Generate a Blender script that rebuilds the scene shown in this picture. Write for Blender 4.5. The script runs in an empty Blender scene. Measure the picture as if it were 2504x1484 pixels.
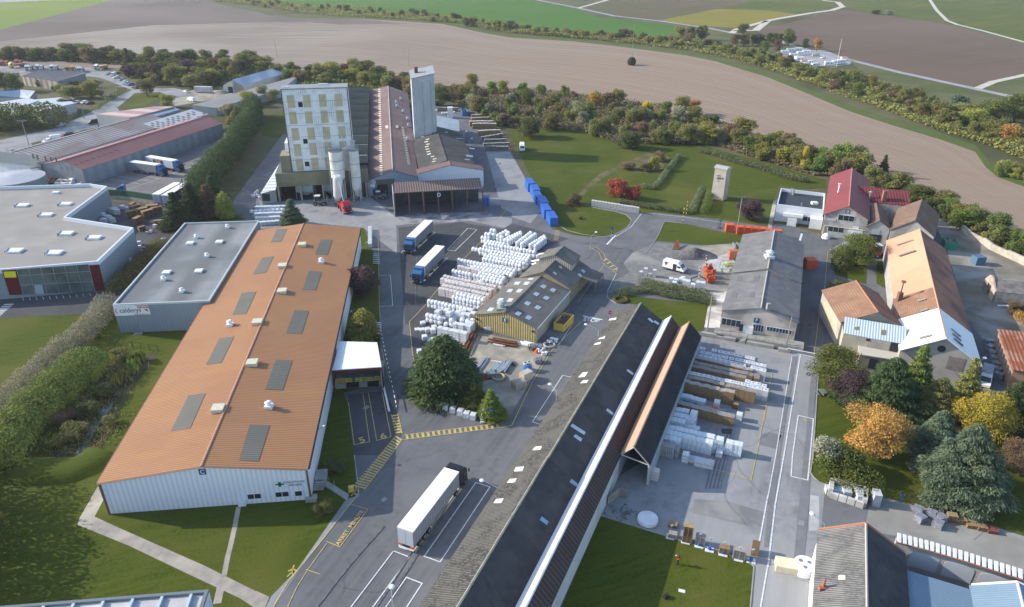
import bpy,math,random
import numpy as np
from mathutils import Vector,Matrix
from mathutils.geometry import tessellate_polygon
rnd=random.Random(7)
S=bpy.context.scene
COL=S.collection
rad=math.radians
CF,CCX,CCY,CPITCH,CROLL,CH=1755.74,1252.0,742.0,rad(26.9485),rad(0.1331),76.0
FW=Vector((0,math.cos(CPITCH),-math.sin(CPITCH)))
_u=Vector((0,math.sin(CPITCH),math.cos(CPITCH)));_r=Vector((1,0,0))
RT=_r*math.cos(CROLL)+_u*math.sin(CROLL)
UP=-_r*math.sin(CROLL)+_u*math.cos(CROLL)
CAM=Vector((0,0,CH))
cam=bpy.data.cameras.new('camera');cam.sensor_width=36;cam.lens=36*CF/2504
cam.clip_start=1;cam.clip_end=20000
camo=bpy.data.objects.new('camera',cam);COL.objects.link(camo)
camo.matrix_world=Matrix(((RT.x,UP.x,-FW.x,0),(RT.y,UP.y,-FW.y,0),(RT.z,UP.z,-FW.z,CH),(0,0,0,1)))
S.camera=camo
SUN_EL,SHADOW_AZ=rad(25.5),rad(102.0)
SD=Vector((math.sin(SHADOW_AZ)*math.cos(SUN_EL),math.cos(SHADOW_AZ)*math.cos(SUN_EL),-math.sin(SUN_EL)))
wd=bpy.data.worlds.new("World");S.world=wd;wd.use_nodes=True
nt=wd.node_tree;bg=nt.nodes['Background'];sky=nt.nodes.new('ShaderNodeTexSky')
sky.sky_type='NISHITA';sky.sun_disc=False;sky.sun_elevation=SUN_EL
sky.sun_rotation=SHADOW_AZ+math.pi;sky.air_density=1.0;sky.dust_density=1.0;sky.ozone_density=1.5
nt.links.new(sky.outputs[0],bg.inputs[0]);bg.inputs[1].default_value=0.15
sl=bpy.data.lights.new('sun','SUN');sl.energy=3.3;sl.angle=rad(0.5);sl.color=(1,.92,.80)
so=bpy.data.objects.new('sun',sl);COL.objects.link(so);so.location=(-100,0,200)
so.rotation_euler=SD.to_track_quat('-Z','Y').to_euler()
S.view_settings.view_transform='Standard';S.view_settings.look='None'
S.view_settings.exposure=0.95;S.view_settings.gamma=1
S.cycles.max_bounces=5;S.cycles.diffuse_bounces=2;S.cycles.glossy_bounces=2
S.cycles.volume_bounces=0
FR={'A':(1640,900,600),'B':(1620,1140,600),'C':(2600,1330,600),'E':(2560,1600,600),'F':(1720,380,400),
      'H':(0,520,500),'M':(3040,140,400),'N':(0,200,600),'S':(1000,600,600),'W':(1820,1280,500),
      'J':(3060,640,700),'K':(2500,940,600),'V':(3300,1000,796),'X':(3096,1840,1000),'D':(0,0,4096)}
for c_ in range(4):
    for r_ in range(4):FR['%d%d'%(c_,r_)]=(1024*c_,607*r_,1024)
def px(s):
    out=[];fr='D'
    for t in s.split():
        if ':' in t:fr,t=t.split(':')
        x,y=t.split(',');x0,y0,w=FR[fr];k=.61133*w/2503
        if fr=='D':out.append((float(x),float(y)))
        else:out.append((x0*.61133+float(x)*k,y0*.61133+float(y)*k))
    return out
def ray(p):return FW+RT*((p[0]-CCX)/CF)-UP*((p[1]-CCY)/CF)
def G(p,z=0.0):
    if isinstance(p,str):p=px(p)[0]
    d=ray(p);return CAM+d*((z-CH)/d.z)
def GS(s,z=0.0):return[G(p,z)for p in px(s)]
def hit(p,pl):
    if isinstance(p,str):p=px(p)[0]
    d=ray(p);return CAM+d*((pl[0]-CAM).dot(pl[1])/d.dot(pl[1]))
MATS={}
def _nodes(name):
    m=bpy.data.materials.new(name);m.use_nodes=True
    t=m.node_tree;b=t.nodes['Principled BSDF']
    return m,t,b
def mat(name,c1,c2=None,sc=1.0,rough=.8,metal=0.0,bump=0.0,c3=None,sc3=.1,det=6,stripe=None,thr=(.35,.65),spec=.3,big=None,streak=None,grad=None):
    """noise mix c1..c2 at scale sc; c3 patches at scale sc3; stripe=(dir xyz, period, colour, bump)"""
    if name in MATS:return MATS[name]
    m,t,b=_nodes(name);N=t.nodes;L=t.links
    geo=N.new('ShaderNodeTexCoord');co=geo.outputs['Object']
    def noise(s,d=6,dist=0):
        n=N.new('ShaderNodeTexNoise');n.inputs['Scale'].default_value=s;n.inputs['Detail'].default_value=d
        n.inputs['Distortion'].default_value=dist;L.new(co,n.inputs['Vector']);return n.outputs['Fac']
    def ramp(f,lo,hi):
        r=N.new('ShaderNodeMapRange');r.inputs[1].default_value=lo;r.inputs[2].default_value=hi;L.new(f,r.inputs[0]);return r.outputs[0]
    def mix(f,a,bcol):
        x=N.new('ShaderNodeMix');x.data_type='RGBA';L.new(f,x.inputs[0])
        for i,v in((6,a),(7,bcol)):
            if isinstance(v,(tuple,list)):x.inputs[i].default_value=(*v[:3],1)
            else:L.new(v,x.inputs[i])
        return x.outputs[2]
    cur=c1;h=None
    if c2 is not None:
        h=noise(sc,det);cur=mix(ramp(h,*thr),c1,c2)
    if c3 is not None:
        cur=mix(ramp(noise(sc3,5,.6),.45,.62),cur,c3)
    if big is not None:
        cur=mix(ramp(noise(big[1],3),.3,.7),cur,big[0])if False else mix(ramp(noise(big[1],4,1.0),.42,.7),cur,big[0])
    if grad:
        gd=N.new('ShaderNodeVectorMath');gd.operation='DOT_PRODUCT';L.new(co,gd.inputs[0]);gd.inputs[1].default_value=grad[0];cur=mix(ramp(gd.outputs['Value'],grad[1],grad[2]),cur,grad[3])
    if streak:
        mp=N.new('ShaderNodeMapping');mp.vector_type='TEXTURE';mp.inputs['Rotation'].default_value=(0,0,streak[0]);mp.inputs['Scale'].default_value=(1/streak[1],1/streak[2],1);L.new(co,mp.inputs[0])
        sn_=N.new('ShaderNodeTexNoise');sn_.inputs['Scale'].default_value=1;sn_.inputs['Detail'].default_value=7;sn_.inputs['Roughness'].default_value=.65;L.new(mp.outputs[0],sn_.inputs['Vector']);cur=mix(ramp(sn_.outputs['Fac'],.38,.66),cur,streak[3])
    if stripe:
        d,per,colr,sb=stripe
        dn=N.new('ShaderNodeVectorMath');dn.operation='DOT_PRODUCT';L.new(co,dn.inputs[0]);dn.inputs[1].default_value=Vector(d).normalized()/per*2*math.pi
        sn=N.new('ShaderNodeMath');sn.operation='SINE';L.new(dn.outputs['Value'],sn.inputs[0])
        f=ramp(sn.outputs[0],-.6,.8)
        if colr is not None:cur=mix(f,cur,colr)
        if sb:h2=sn.outputs[0];bp=N.new('ShaderNodeBump');bp.inputs['Strength'].default_value=.5;bp.inputs['Distance'].default_value=sb;L.new(h2,bp.inputs['Height']);L.new(bp.outputs[0],b.inputs['Normal'])
    elif bump and h is not None:
        bp=N.new('ShaderNodeBump');bp.inputs['Strength'].default_value=.6;bp.inputs['Distance'].default_value=bump;L.new(h,bp.inputs['Height']);L.new(bp.outputs[0],b.inputs['Normal'])
    if isinstance(cur,(tuple,list)):b.inputs['Base Color'].default_value=(*cur[:3],1)
    else:L.new(cur,b.inputs['Base Color'])
    b.inputs['Roughness'].default_value=rough;b.inputs['Metallic'].default_value=metal
    b.inputs['Specular IOR Level'].default_value=spec if rough<.75 else spec*.35
    MATS[name]=m;return m
def leafmat(name,c1,c2,c3=None):
    if name in MATS:return MATS[name]
    m,t,b=_nodes(name);N=t.nodes;L=t.links
    g=N.new('ShaderNodeNewGeometry');oi=N.new('ShaderNodeObjectInfo');tc=N.new('ShaderNodeTexCoord')
    n=N.new('ShaderNodeTexNoise');n.inputs['Scale'].default_value=.55;n.inputs['Detail'].default_value=3;L.new(tc.outputs['Object'],n.inputs['Vector'])
    a=N.new('ShaderNodeMath');a.operation='MULTIPLY_ADD';L.new(g.outputs['Random Per Island'],a.inputs[0]);a.inputs[1].default_value=.55;L.new(n.outputs['Fac'],a.inputs[2])
    a2=N.new('ShaderNodeMapRange');L.new(a.outputs[0],a2.inputs[0]);a2.inputs[1].default_value=.4;a2.inputs[2].default_value=1.15
    x=N.new('ShaderNodeMix');x.data_type='RGBA';L.new(a2.outputs[0],x.inputs[0]);x.inputs[6].default_value=(*c1,1);x.inputs[7].default_value=(*c2,1)
    n2=N.new('ShaderNodeTexNoise');n2.inputs['Scale'].default_value=.32;n2.inputs['Detail'].default_value=2;L.new(tc.outputs['Object'],n2.inputs['Vector']);r2_=N.new('ShaderNodeMapRange');L.new(n2.outputs['Fac'],r2_.inputs[0]);r2_.inputs[1].default_value=.5;r2_.inputs[2].default_value=.66;r2_.inputs[4].default_value=.45
    x2=N.new('ShaderNodeMix');x2.data_type='RGBA';L.new(r2_.outputs[0],x2.inputs[0]);L.new(x.outputs[2],x2.inputs[6]);x2.inputs[7].default_value=(c2[0]*1.15,c2[1]*.95,c2[2]*.7,1)
    out=x2.outputs[2]
    hs=N.new('ShaderNodeHueSaturation');L.new(out,hs.inputs['Color'])
    mr=N.new('ShaderNodeMapRange');L.new(oi.outputs['Random'],mr.inputs[0]);mr.inputs[3].default_value=.78;mr.inputs[4].default_value=1.2;L.new(mr.outputs[0],hs.inputs['Value'])
    mh=N.new('ShaderNodeMapRange');L.new(oi.outputs['Random'],mh.inputs[0]);mh.inputs[3].default_value=.485;mh.inputs[4].default_value=.515;L.new(mh.outputs[0],hs.inputs['Hue'])
    L.new(hs.outputs[0],b.inputs['Base Color']);b.inputs['Roughness'].default_value=.75;b.inputs['Specular IOR Level'].default_value=.12
    tr=N.new('ShaderNodeBsdfTranslucent');L.new(hs.outputs[0],tr.inputs[0]);ms=N.new('ShaderNodeMixShader');ms.inputs[0].default_value=.34
    L.new(b.outputs[0],ms.inputs[1]);L.new(tr.outputs[0],ms.inputs[2]);L.new(ms.outputs[0],t.nodes['Material Output'].inputs['Surface'])
    MATS[name]=m;return m
WHITE=mat('white_paint',(.78,.79,.80),(.66,.68,.70),.8,.5)
PWHITE=mat('white_wall',(.62,.66,.71),(.52,.56,.61),.6,.6)
BLACK=mat('black_rubber',(.02,.02,.022),None,rough=.7)
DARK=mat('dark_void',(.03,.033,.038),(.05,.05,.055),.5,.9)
GLASS=mat('dark_glass',(.03,.04,.05),None,rough=.12,spec=.6)
GREYM=mat('grey_metal',(.30,.32,.34),(.22,.24,.26),1.5,.45,.5)
GALV=mat('galvanised_steel',(.5,.53,.56),(.38,.41,.44),2,.4,.6)
WOODP=mat('pallet_wood',(.42,.29,.16),(.30,.20,.11),3,.8,stripe=((0,0,1),.16,(.17,.11,.06),0))
WOODT=mat('grey_pallet_top',(.46,.43,.40),(.33,.31,.29),2,.8,stripe=((1,0,0),.22,(.2,.19,.18),0))
YEL=mat('yellow_paint',(.72,.52,.06),(.5,.38,.12),2.5,.6)
BLUE=mat('blue_sheet',(.03,.14,.52),(.03,.12,.42),1,.5,stripe=((1,0,0),.28,(.02,.09,.36),0))
ORANGE=mat('orange_steel',(.75,.14,.05),(.62,.10,.04),1,.55,stripe=((1,0,0),.28,(.5,.08,.03),0))
CONC=mat('concrete',(.38,.37,.34),(.28,.27,.25),.7,.9,bump=.02)
RUSTY=mat('rusty_steel',(.22,.09,.045),(.13,.06,.035),1.3,.85)
BARK=mat('bark',(.09,.07,.05),(.05,.04,.03),3,.9)
class MB:
    def __init__(s):s.v=[];s.f=[]
    def add(s,vs,fs):
        n=len(s.v);s.v+=[tuple(a)for a in vs];s.f+=[tuple(i+n for i in f)for f in fs];return s
    def hexa(s,a,b):
        return s.add(list(a)+list(b),[(3,2,1,0),(4,5,6,7),(0,1,5,4),(1,2,6,5),(2,3,7,6),(3,0,4,7)])
    def box(s,c,d,rz=0,taper=1.0,tilt=0):
        x,y,z=d[0]/2,d[1]/2,d[2]/2;cs,sn=math.cos(rz),math.sin(rz);q=[]
        for zz,k in((-z,1),(z,taper)):
            for sx,sy in((-1,-1),(1,-1),(1,1),(-1,1)):
                px_,py_=sx*x*k,sy*y*k;q.append((c[0]+px_*cs-py_*sn,c[1]+px_*sn+py_*cs,c[2]+zz))
        return s.hexa(q[:4],q[4:])
    def prism(s,poly,z0,z1,cap=True):
        n=len(poly);vs=[(p[0],p[1],z0)for p in poly]+[(p[0],p[1],z1)for p in poly]
        fs=[(i,(i+1)%n,n+(i+1)%n,n+i)for i in range(n)]
        if cap:
            tr=tessellate_polygon([[Vector((p[0],p[1],0))for p in poly]])
            fs+=[tuple(n+i for i in t)for t in tr]+[tuple(reversed(t))for t in tr]
        return s.add(vs,fs)
    def sheet(s,pts):
        tr=tessellate_polygon([[Vector(p)for p in pts]])
        ar=sum((pts[i][0]*pts[(i+1)%len(pts)][1]-pts[(i+1)%len(pts)][0]*pts[i][1])for i in range(len(pts)))
        out=[]
        for t in tr:
            a,b,c=(Vector(pts[i])for i in t)
            out.append(t if(b-a).cross(c-a).z>0 else tuple(reversed(t)))
        return s.add(pts,out)
    def cyl(s,c,r,h,n=14,r2=None,cap=True):
        r2=r if r2 is None else r2
        vs=[(c[0]+r*math.cos(a),c[1]+r*math.sin(a),c[2])for a in np.linspace(0,2*math.pi,n,endpoint=False)]
        vs+=[(c[0]+r2*math.cos(a),c[1]+r2*math.sin(a),c[2]+h)for a in np.linspace(0,2*math.pi,n,endpoint=False)]
        fs=[(i,(i+1)%n,n+(i+1)%n,n+i)for i in range(n)]
        if cap:fs+=[tuple(range(n-1,-1,-1)),tuple(range(n,2*n))]
        return s.add(vs,fs)
    def tube(s,p,q,r,n=6,r2=None):
        p,q=Vector(p),Vector(q);d=(q-p);r2=r if r2 is None else r2
        if d.length<1e-6:return s
        a=d.orthogonal().normalized();b=d.normalized().cross(a);vs=[]
        for o,rr in((p,r),(q,r2)):
            for k in range(n):t=2*math.pi*k/n;vs.append(o+a*rr*math.cos(t)+b*rr*math.sin(t))
        return s.add(vs,[(i,(i+1)%n,n+(i+1)%n,n+i)for i in range(n)]+[tuple(range(n-1,-1,-1)),tuple(range(n,2*n))])
    def ball(s,c,r,n=8,m=5,sz=1.0):
        vs=[];fs=[]
        for j in range(m+1):
            ph=math.pi*j/m
            for i in range(n):th=2*math.pi*i/n;vs.append((c[0]+r*math.sin(ph)*math.cos(th),c[1]+r*math.sin(ph)*math.sin(th),c[2]+sz*r*math.cos(ph)))
        for j in range(m):
            for i in range(n):fs.append((j*n+i,(j+1)*n+i,(j+1)*n+(i+1)%n,j*n+(i+1)%n))
        return s.add(vs,fs)
    def slab(s,q,th):
        return s.hexa([Vector(a)for a in q],[Vector(a)+Vector((0,0,th))for a in q])
    def mesh(s,name,off=None,smooth=False):
        me=bpy.data.meshes.new(name)
        v=s.v if off is None else[(a[0]-off[0],a[1]-off[1],a[2]-off[2])for a in s.v]
        me.from_pydata(v,[],s.f);me.update()
        if smooth:me.polygons.foreach_set('use_smooth',[True]*len(me.polygons))
        return me
ORG={}
def tag(o,label=None,cat=None,group=None,kind=None):
    if label:o['label']=label
    if cat:o['category']=cat
    if group:o['group']=group
    if kind:o['kind']=kind
    return o
def thing(name,label,cat,loc=(0,0,0),rz=0,group=None):
    o=bpy.data.objects.new(name,None);o.empty_display_size=.5;COL.objects.link(o)
    o.location=loc;o.rotation_euler=(0,0,rz);ORG[o]=Vector(loc);return tag(o,label,cat,group)
def part(name,mb,m,parent=None,world=True,smooth=False,label=None):
    off=ORG.get(parent)if(parent is not None and world)else None
    me=mb.mesh(name,off,smooth);me.materials.append(m)
    o=bpy.data.objects.new(name,me);COL.objects.link(o)
    if parent is not None:o.parent=parent
    if off is not None:ORG[o]=off
    elif parent in ORG and world:ORG[o]=ORG[parent]
    if label:o['label']=label
    return o
def solo(name,mb,m,label,cat,group=None,smooth=False):
    """a thing that is one mesh, its origin at its base centre"""
    a=np.array(mb.v);c=Vector((float((a[:,0].min()+a[:,0].max())/2),float((a[:,1].min()+a[:,1].max())/2),float(a[:,2].min())))
    me=mb.mesh(name,c,smooth);me.materials.append(m);o=bpy.data.objects.new(name,me);COL.objects.link(o);o.location=c
    return tag(o,label,cat,group)
def copy_tree(o,parent=None):
    c=o.copy();COL.objects.link(c)
    if parent is not None:c.parent=parent
    for ch in list(o.children):copy_tree(ch,c)
    return c
USED=set()
def inst(proto,loc,rz=0,label=None,group=None,sc=None):
    if proto in USED:o=copy_tree(proto)
    else:USED.add(proto);o=proto
    o.location=loc;o.rotation_euler=(0,0,rz)
    if sc is not None:o.scale=sc if isinstance(sc,(tuple,list))else(sc,sc,sc)
    if label:o['label']=label
    if group:o['group']=group
    return o
def text(parent,s,c,right,up,size,m,name='lettering',th=.01,bold=False):
    cu=bpy.data.curves.new(name,'FONT');cu.body=s;cu.size=1;cu.align_x='CENTER';cu.align_y='CENTER';cu.extrude=.01
    if bold:cu.offset=.02
    to=bpy.data.objects.new(name,cu);me=bpy.data.meshes.new_from_object(to);bpy.data.objects.remove(to);bpy.data.curves.remove(cu)
    X=Vector(right).normalized();Y=Vector(up).normalized();Z=X.cross(Y)
    off=ORG.get(parent,Vector((0,0,0)))if parent is not None else Vector((0,0,0))
    sx,sy=size if isinstance(size,(tuple,list))else(size,size)
    for v in me.vertices:
        p=Vector(c)+X*v.co.x*sx+Y*v.co.y*sy+Z*(v.co.z+.01);v.co=p-off
    me.materials.clear();me.materials.append(m);o=bpy.data.objects.new(name,me);COL.objects.link(o)
    if parent is not None:o.parent=parent
    return o
UPV0=Vector((0,0,1))
def area(name,s,m,lev,z=None):
    zz=.006*lev if z is None else z
    pts=[(p.x,p.y,zz)for p in(GS(s)if isinstance(s,str)else s)]
    o=part(name,MB().sheet(pts),m);return tag(o,kind='structure')
def ribbon(mb,pts,w,z,closed=False):
    n=len(pts);seg=n if closed else n-1
    for i in range(seg):
        a,b=pts[i],pts[(i+1)%n];d=(b-a);d.z=0
        if d.length<.01:continue
        d.normalize();q=Vector((-d.y,d.x,0))*w/2;e=d*w*.5
        mb.add([(a-e-q)+Vector((0,0,z)),(b+e-q)+Vector((0,0,z)),(b+e+q)+Vector((0,0,z)),(a-e+q)+Vector((0,0,z))],[(0,1,2,3)])
        z+=.0004
    return mb
def smooth(P,n=5):
    P=[P[0]]+list(P)+[P[-1]];out=[]
    for i in range(1,len(P)-2):
        for k in range(n):t=k/n;out.append(.5*((2*P[i])+(P[i+1]-P[i-1])*t+(2*P[i-1]-5*P[i]+4*P[i+1]-P[i+2])*t*t+(3*P[i]-P[i-1]-3*P[i+1]+P[i+2])*t**3))
    return out+[P[-1]]
GRASS=mat('lawn_grass',(.026,.045,.004),(.082,.104,.012),2.2,.95,bump=.12,c3=(.108,.108,.024),sc3=.055,det=15,streak=(.35,.12,1.2,(.080,.098,.013)),big=((.044,.068,.006),.03),thr=(.3,.7))
ROUGHG=mat('rough_grass',(.096,.104,.044),(.136,.132,.064),.25,.95,bump=.05,c3=(.080,.096,.032),sc3=.03,det=8)
TARF=mat('asphalt_yard',(.105,.109,.117),(.15,.154,.163),.9,.85,c3=(.175,.178,.186),sc3=.06,det=14,big=((.092,.096,.104),.09),streak=(1.15,.04,.8,(.15,.153,.16)))
TARD=mat('dark_asphalt',(.052,.054,.058),(.082,.084,.09),.8,.85,c3=(.10,.10,.106),sc3=.06,det=14,streak=(1.0,.05,.7,(.08,.082,.087)))
TARL=mat('pale_worn_asphalt',(.22,.225,.235),(.30,.305,.315),.9,.85,c3=(.155,.16,.17),sc3=.12,det=14,big=((.335,.34,.345),.045),streak=(1.2,.05,.6,(.27,.275,.28)))
GRAV=mat('grey_gravel',(.15,.15,.15),(.22,.215,.21),.6,.95,c3=(.29,.28,.265),sc3=.08,det=10,bump=.02)
BEIG=mat('beige_rubble_ground',(.40,.36,.29),(.27,.25,.21),.4,.95,c3=(.2,.19,.16),sc3=.09,det=10,bump=.03)
GPATH=mat('gravel_path',(.36,.33,.29),(.28,.26,.23),.9,.95,c3=(.42,.38,.31),sc3=.2,det=10,bump=.02)
SOIL=mat('dark_soil',(.035,.042,.016),(.075,.07,.035),.7,.95,bump=.1,c3=(.10,.085,.05),sc3=.15,det=12)
WHT=mat('white_road_paint',(.72,.74,.76),(.5,.52,.54),2.2,.6)
YLT=mat('yellow_road_paint',(.62,.47,.12),(.4,.33,.14),1.6,.6)
big=mat('weedy_ground',(.098,.098,.045),(.135,.124,.068),.05,.95,c3=(.068,.075,.034),sc3=.01,det=10)
tag(part('ground',MB().add([(-9000,-600,0),(9000,-600,0),(9000,12000,0),(-9000,12000,0)],[(0,1,2,3)]),big),kind='structure')
PLOW=mat('ploughed_field',(.226,.151,.096),(.279,.192,.126),.012,.95,c3=(.347,.263,.188),sc3=.0035,det=8,streak=(.12,.004,.16,(.289,.201,.137)),thr=(.3,.7))
PLOWL=mat('pale_ploughed_field',(.155,.128,.106),(.19,.162,.135),.01,.95,c3=(.38,.35,.32),sc3=.0045,det=9,grad=((1,0,0),-180,60,(.27,.20,.145)),big=((.31,.255,.205),.0028),streak=(-.2,.004,.13,(.275,.222,.172)))
PLOWD=mat('dark_ploughed_field',(.111,.079,.057),(.141,.102,.075),.01,.95,c3=(.163,.125,.093),sc3=.003,det=8,streak=(.5,.004,.12,(.141,.102,.078)))
PLOWG=mat('grey_ploughed_field',(.124,.101,.088),(.155,.128,.110),.01,.95,c3=(.174,.145,.127),sc3=.003,det=8)
GCROP=mat('green_crop_field_',(.05,.13,.015),(.065,.15,.02),.01,.95,c3=(.08,.155,.03),sc3=.004,streak=(.0,.003,.08,(.06,.14,.02)))
YGREEN=mat('lime_crop_field',(.150,.203,.030),(.184,.226,.040),.01,.95,c3=(.136,.203,.035),sc3=.004)
VINE=mat('green_vineyard',(.075,.104,.018),(.112,.128,.024),.02,.95,c3=(.128,.136,.027),sc3=.006,streak=(.7,.01,.25,(.064,.088,.018)))
VINEB=mat('brown_vineyard',(.109,.094,.051),(.148,.121,.066),.02,.95,c3=(.101,.109,.047),sc3=.006,streak=(.5,.01,.25,(.101,.082,.045)))
YVINE=mat('yellow_vineyard',(.216,.187,.025),(.259,.216,.033),.02,.95,c3=(.180,.173,.028),sc3=.01,streak=(.3,.01,.25,(.180,.158,.028)))
ROAD=mat('country_road',(.32,.33,.34),(.27,.28,.29),.1,.9)
CHALK=mat('chalk_track',(.55,.52,.45),(.45,.42,.36),.2,.95)
VERGE=mat('green_verge',(.075,.112,.026),(.098,.124,.038),.1,.95)
area('grey_field','D:-300,90 -300,110 0,101 375,62 626,55 760,54 830,60 1000,58 850,44 730,44 660,38 626,28 560,16 490,-8 285,-8',PLOWG,2)
area('lime_field','D:-400,95 0,72 125,40 212,16 285,-2 300,-20 -400,-20',YGREEN,3)
area('far_road','D:-400,10 0,6 150,-1 150,-5 -400,2',ROAD,4)
area('far_fields','D:-3000,-18 5500,-18 5500,-60 -3000,-60',VINE,1)
area('ploughed_field','D:-500,160 -500,125 0,100 375,62 626,54 760,50 850,44 950,50 1080,58 1180,80 1252,92 1402,101 1527,115 1677,135 1752,150 1814,170 1878,189 1978,230 2078,272 2178,305 2303,342 2385,371 2410,408 2440,433 2504,456 2900,560 2900,640 2504,580 2300,520 2118,440 1990,380 1800,330 1620,290 1400,250 1100,230 900,210 700,190 400,170 0,160',PLOWL,1,.004)
area('field_verge','D:520,4 626,24 730,40 850,40 950,45 1080,52 1180,74 1252,86 1402,95 1527,108 1677,128 1752,142 1814,160 1878,178 1978,218 2078,258 2178,290 2303,326 2385,355 2420,395 2450,420 2504,440 2900,540 2900,560 2504,456 2440,433 2410,408 2385,371 2303,342 2178,305 2078,272 1978,230 1878,189 1814,170 1752,150 1677,135 1527,115 1402,101 1252,92 1180,80 1080,58 950,50 850,44 730,44 626,28 520,7',VERGE,4)
area('green_field','D:600,-14 640,4 700,12 820,26 1000,44 1180,66 1300,80 1400,90 1560,96 1600,90 1664,80 1690,76 1664,64 1577,54 1464,42 1402,20 1294,0 1270,-14',GCROP,2)
area('pale_meadow','D:1594,92 1664,78 1740,70 1800,80 1870,98 1900,140 1760,128 1650,104',ROUGHG,3)
area('brown_vineyard','D:1500,-14 1482,0 1430,20 1502,38 1614,50 1640,44 1800,13 1880,-14',VINEB,2)
area('green_vineyard','D:1880,-14 1800,13 1752,22 1878,25 1950,33 2000,24 2040,18 2045,8 2000,-14',VINE,3)
area('yellow_vineyard','D:1614,51 1640,44 1752,22 1878,25 1948,34 1903,46 1827,62 1797,68 1727,64',YVINE,4)
area('east_vineyard','D:2000,-14 2060,4 2064,18 2128,32 2200,42 2300,54 2335,62 2403,78 2504,104 2900,190 2900,-14',VINE,2)
area('dark_ploughed_field','D:1850,78 1878,68 2000,38 2064,24 2128,33 2200,45 2300,56 2340,66 2504,108 2900,200 2900,60 2900,120 2900,200 2504,182 2353,212 2203,174 2083,144 1960,112',PLOWD,4)
area('rough_meadow','D:2083,150 2203,180 2353,214 2504,246 2900,330 2900,520 2504,300 2340,300 2200,230 2100,170',ROUGHG,3)
area('east_meadow','D:2380,213 2504,188 2900,150 2900,330 2504,246',ROUGHG,5)
FTOP=px('D:-300,120 0,101 375,64 626,56 850,48 1080,62 1252,96 1527,119 1752,154 1878,192 2078,276 2303,346 2410,412 2504,462 2700,540');FBOT=px('D:-300,165 0,158 375,150 626,172 850,190 1080,222 1252,240 1527,280 1752,335 1878,372 2000,415 2118,455 2230,500 2380,560 2600,660')
ft=[MB(),MB()];rf=random.Random(8)
for k in range(70):
    t0=(k+.1)/70;t1=(k+rf.uniform(.25,.8))/70
    E0,E1=([G((q.x,q.y))for q in smooth([Vector((a[0]+(b[0]-a[0])*t,a[1]+(b[1]-a[1])*t,0))for a,b in zip(FTOP,FBOT)],8)]for t in(t0,t1))
    n=len(E0);ft[k%2].add([p+Vector((0,0,.014))for p in E1]+[p+Vector((0,0,.014))for p in E0],[(q,q+1,n+q+1,n+q)for q in range(n-1)])
tag(part('furrow_light',ft[0],mat('furrow_light',(.20,.172,.145),(.24,.21,.18),.02,.95,det=9,grad=((1,0,0),-180,60,(.325,.25,.188)),c3=(.30,.27,.24),sc3=.006)),kind='structure');tag(part('furrow_dark',ft[1],mat('furrow_dark',(.145,.12,.098),(.18,.15,.125),.02,.95,det=9,grad=((1,0,0),-180,60,(.235,.172,.124)),c3=(.26,.22,.185),sc3=.006)),kind='structure')
r=MB()
for s,w in(('20:250,0 650,78 1000,155 1450,205 1900,270 2150,320 2300,345 30:120,400 250,450 820,590 1300,710 1900,840 2503,970 3200,1130',6.0),):
    ribbon(r,GS(s),w,.05)
tag(part('country_road',r,ROAD),kind='structure')
r=MB()
for s,w in(('20:650,78 930,0',5),('30:-300,300 -120,295 0,200 400,130 620,100 730,65 680,20 550,5',7),('20:2150,320 2200,285 30:0,200',6),('30:1570,-20 1650,100 1750,200 1850,240 2100,300 2503,410',4),('30:2060,860 2200,800 2503,735 2900,650',4.5)):
    ribbon(r,GS(s),w,.06)
tag(part('chalk_track',r,CHALK),kind='structure')
area('lawn','D:-400,1700 -400,765 60,772 240,768 275,745 450,540 560,520 640,560 930,560 930,850 846,960 866,1113 873,1213 776,1325 666,1484 540,1700',GRASS,2)
area('north_lawn','D:640,330 660,280 700,270 720,300 700,345',GRASS,2)
area('yard','D:480,1850 666,1484 776,1325 873,1213 866,1113 855,1000 840,960 925,940 930,850 925,646 890,556 630,560 560,505 600,450 690,330 900,270 1070,258 1130,262 1190,272 1230,330 1250,370 1350,560 1400,575 1450,580 1500,570 1540,530 1600,520 1700,530 1880,560 1900,545 2020,575 2120,560 2290,560 2400,610 2520,660 2700,720 2700,1900',TARF,3)
area('yard_apron','11:0,760 0,460 150,400 1100,430 1370,640 2300,620 2503,650 2503,760 2000,660 1370,720 1380,1000 1050,745 600,700',TARL,5)
area('yard_apron_right','11:2250,0 2480,0 21:130,260 300,560 180,700 0,640 11:2503,600 2400,550',TARL,5)
area('loading_lane','11:2503,770 2000,690 1390,740 1440,1484 12:1460,200 1530,205 1500,185 1700,-10 11:1850,1250 2200,880',TARD,5)
area('bag_yard','11:2200,880 2503,700 21:560,850 330,930 0,1240 12:2150,110 2100,420 1640,820 1530,500 1500,180 1660,0 11:1660,1450',TARD,6)
area('green_lawn','D:1238,318 1262,352 1300,440 1332,520 1362,560 1382,566 1415,576 1465,579 1500,573 1530,556 1545,538 1600,517 1680,528 1780,540 1885,562 1895,480 1905,455 1960,462 2020,460 2020,440 1850,392 1700,350 1600,350 1500,345 1420,322 1330,312',GRASS,6)
area('dry_grass','21:1030,175 1110,110 1250,40 1380,-10 1540,55 1470,170 1380,215 1250,205',mat('dry_grass',(.115,.105,.045),(.075,.08,.025),.4,.95,bump=.1,c3=(.15,.13,.075),sc3=.2,det=12),7)
area('dry_grass','21:650,410 760,300 870,205 1000,155 1030,180 900,250 780,340 690,440',MATS['dry_grass'],7)
area('dry_grass','21:560,540 640,500 760,505 740,530 640,535 560,590 530,610',MATS['dry_grass'],7)
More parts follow.
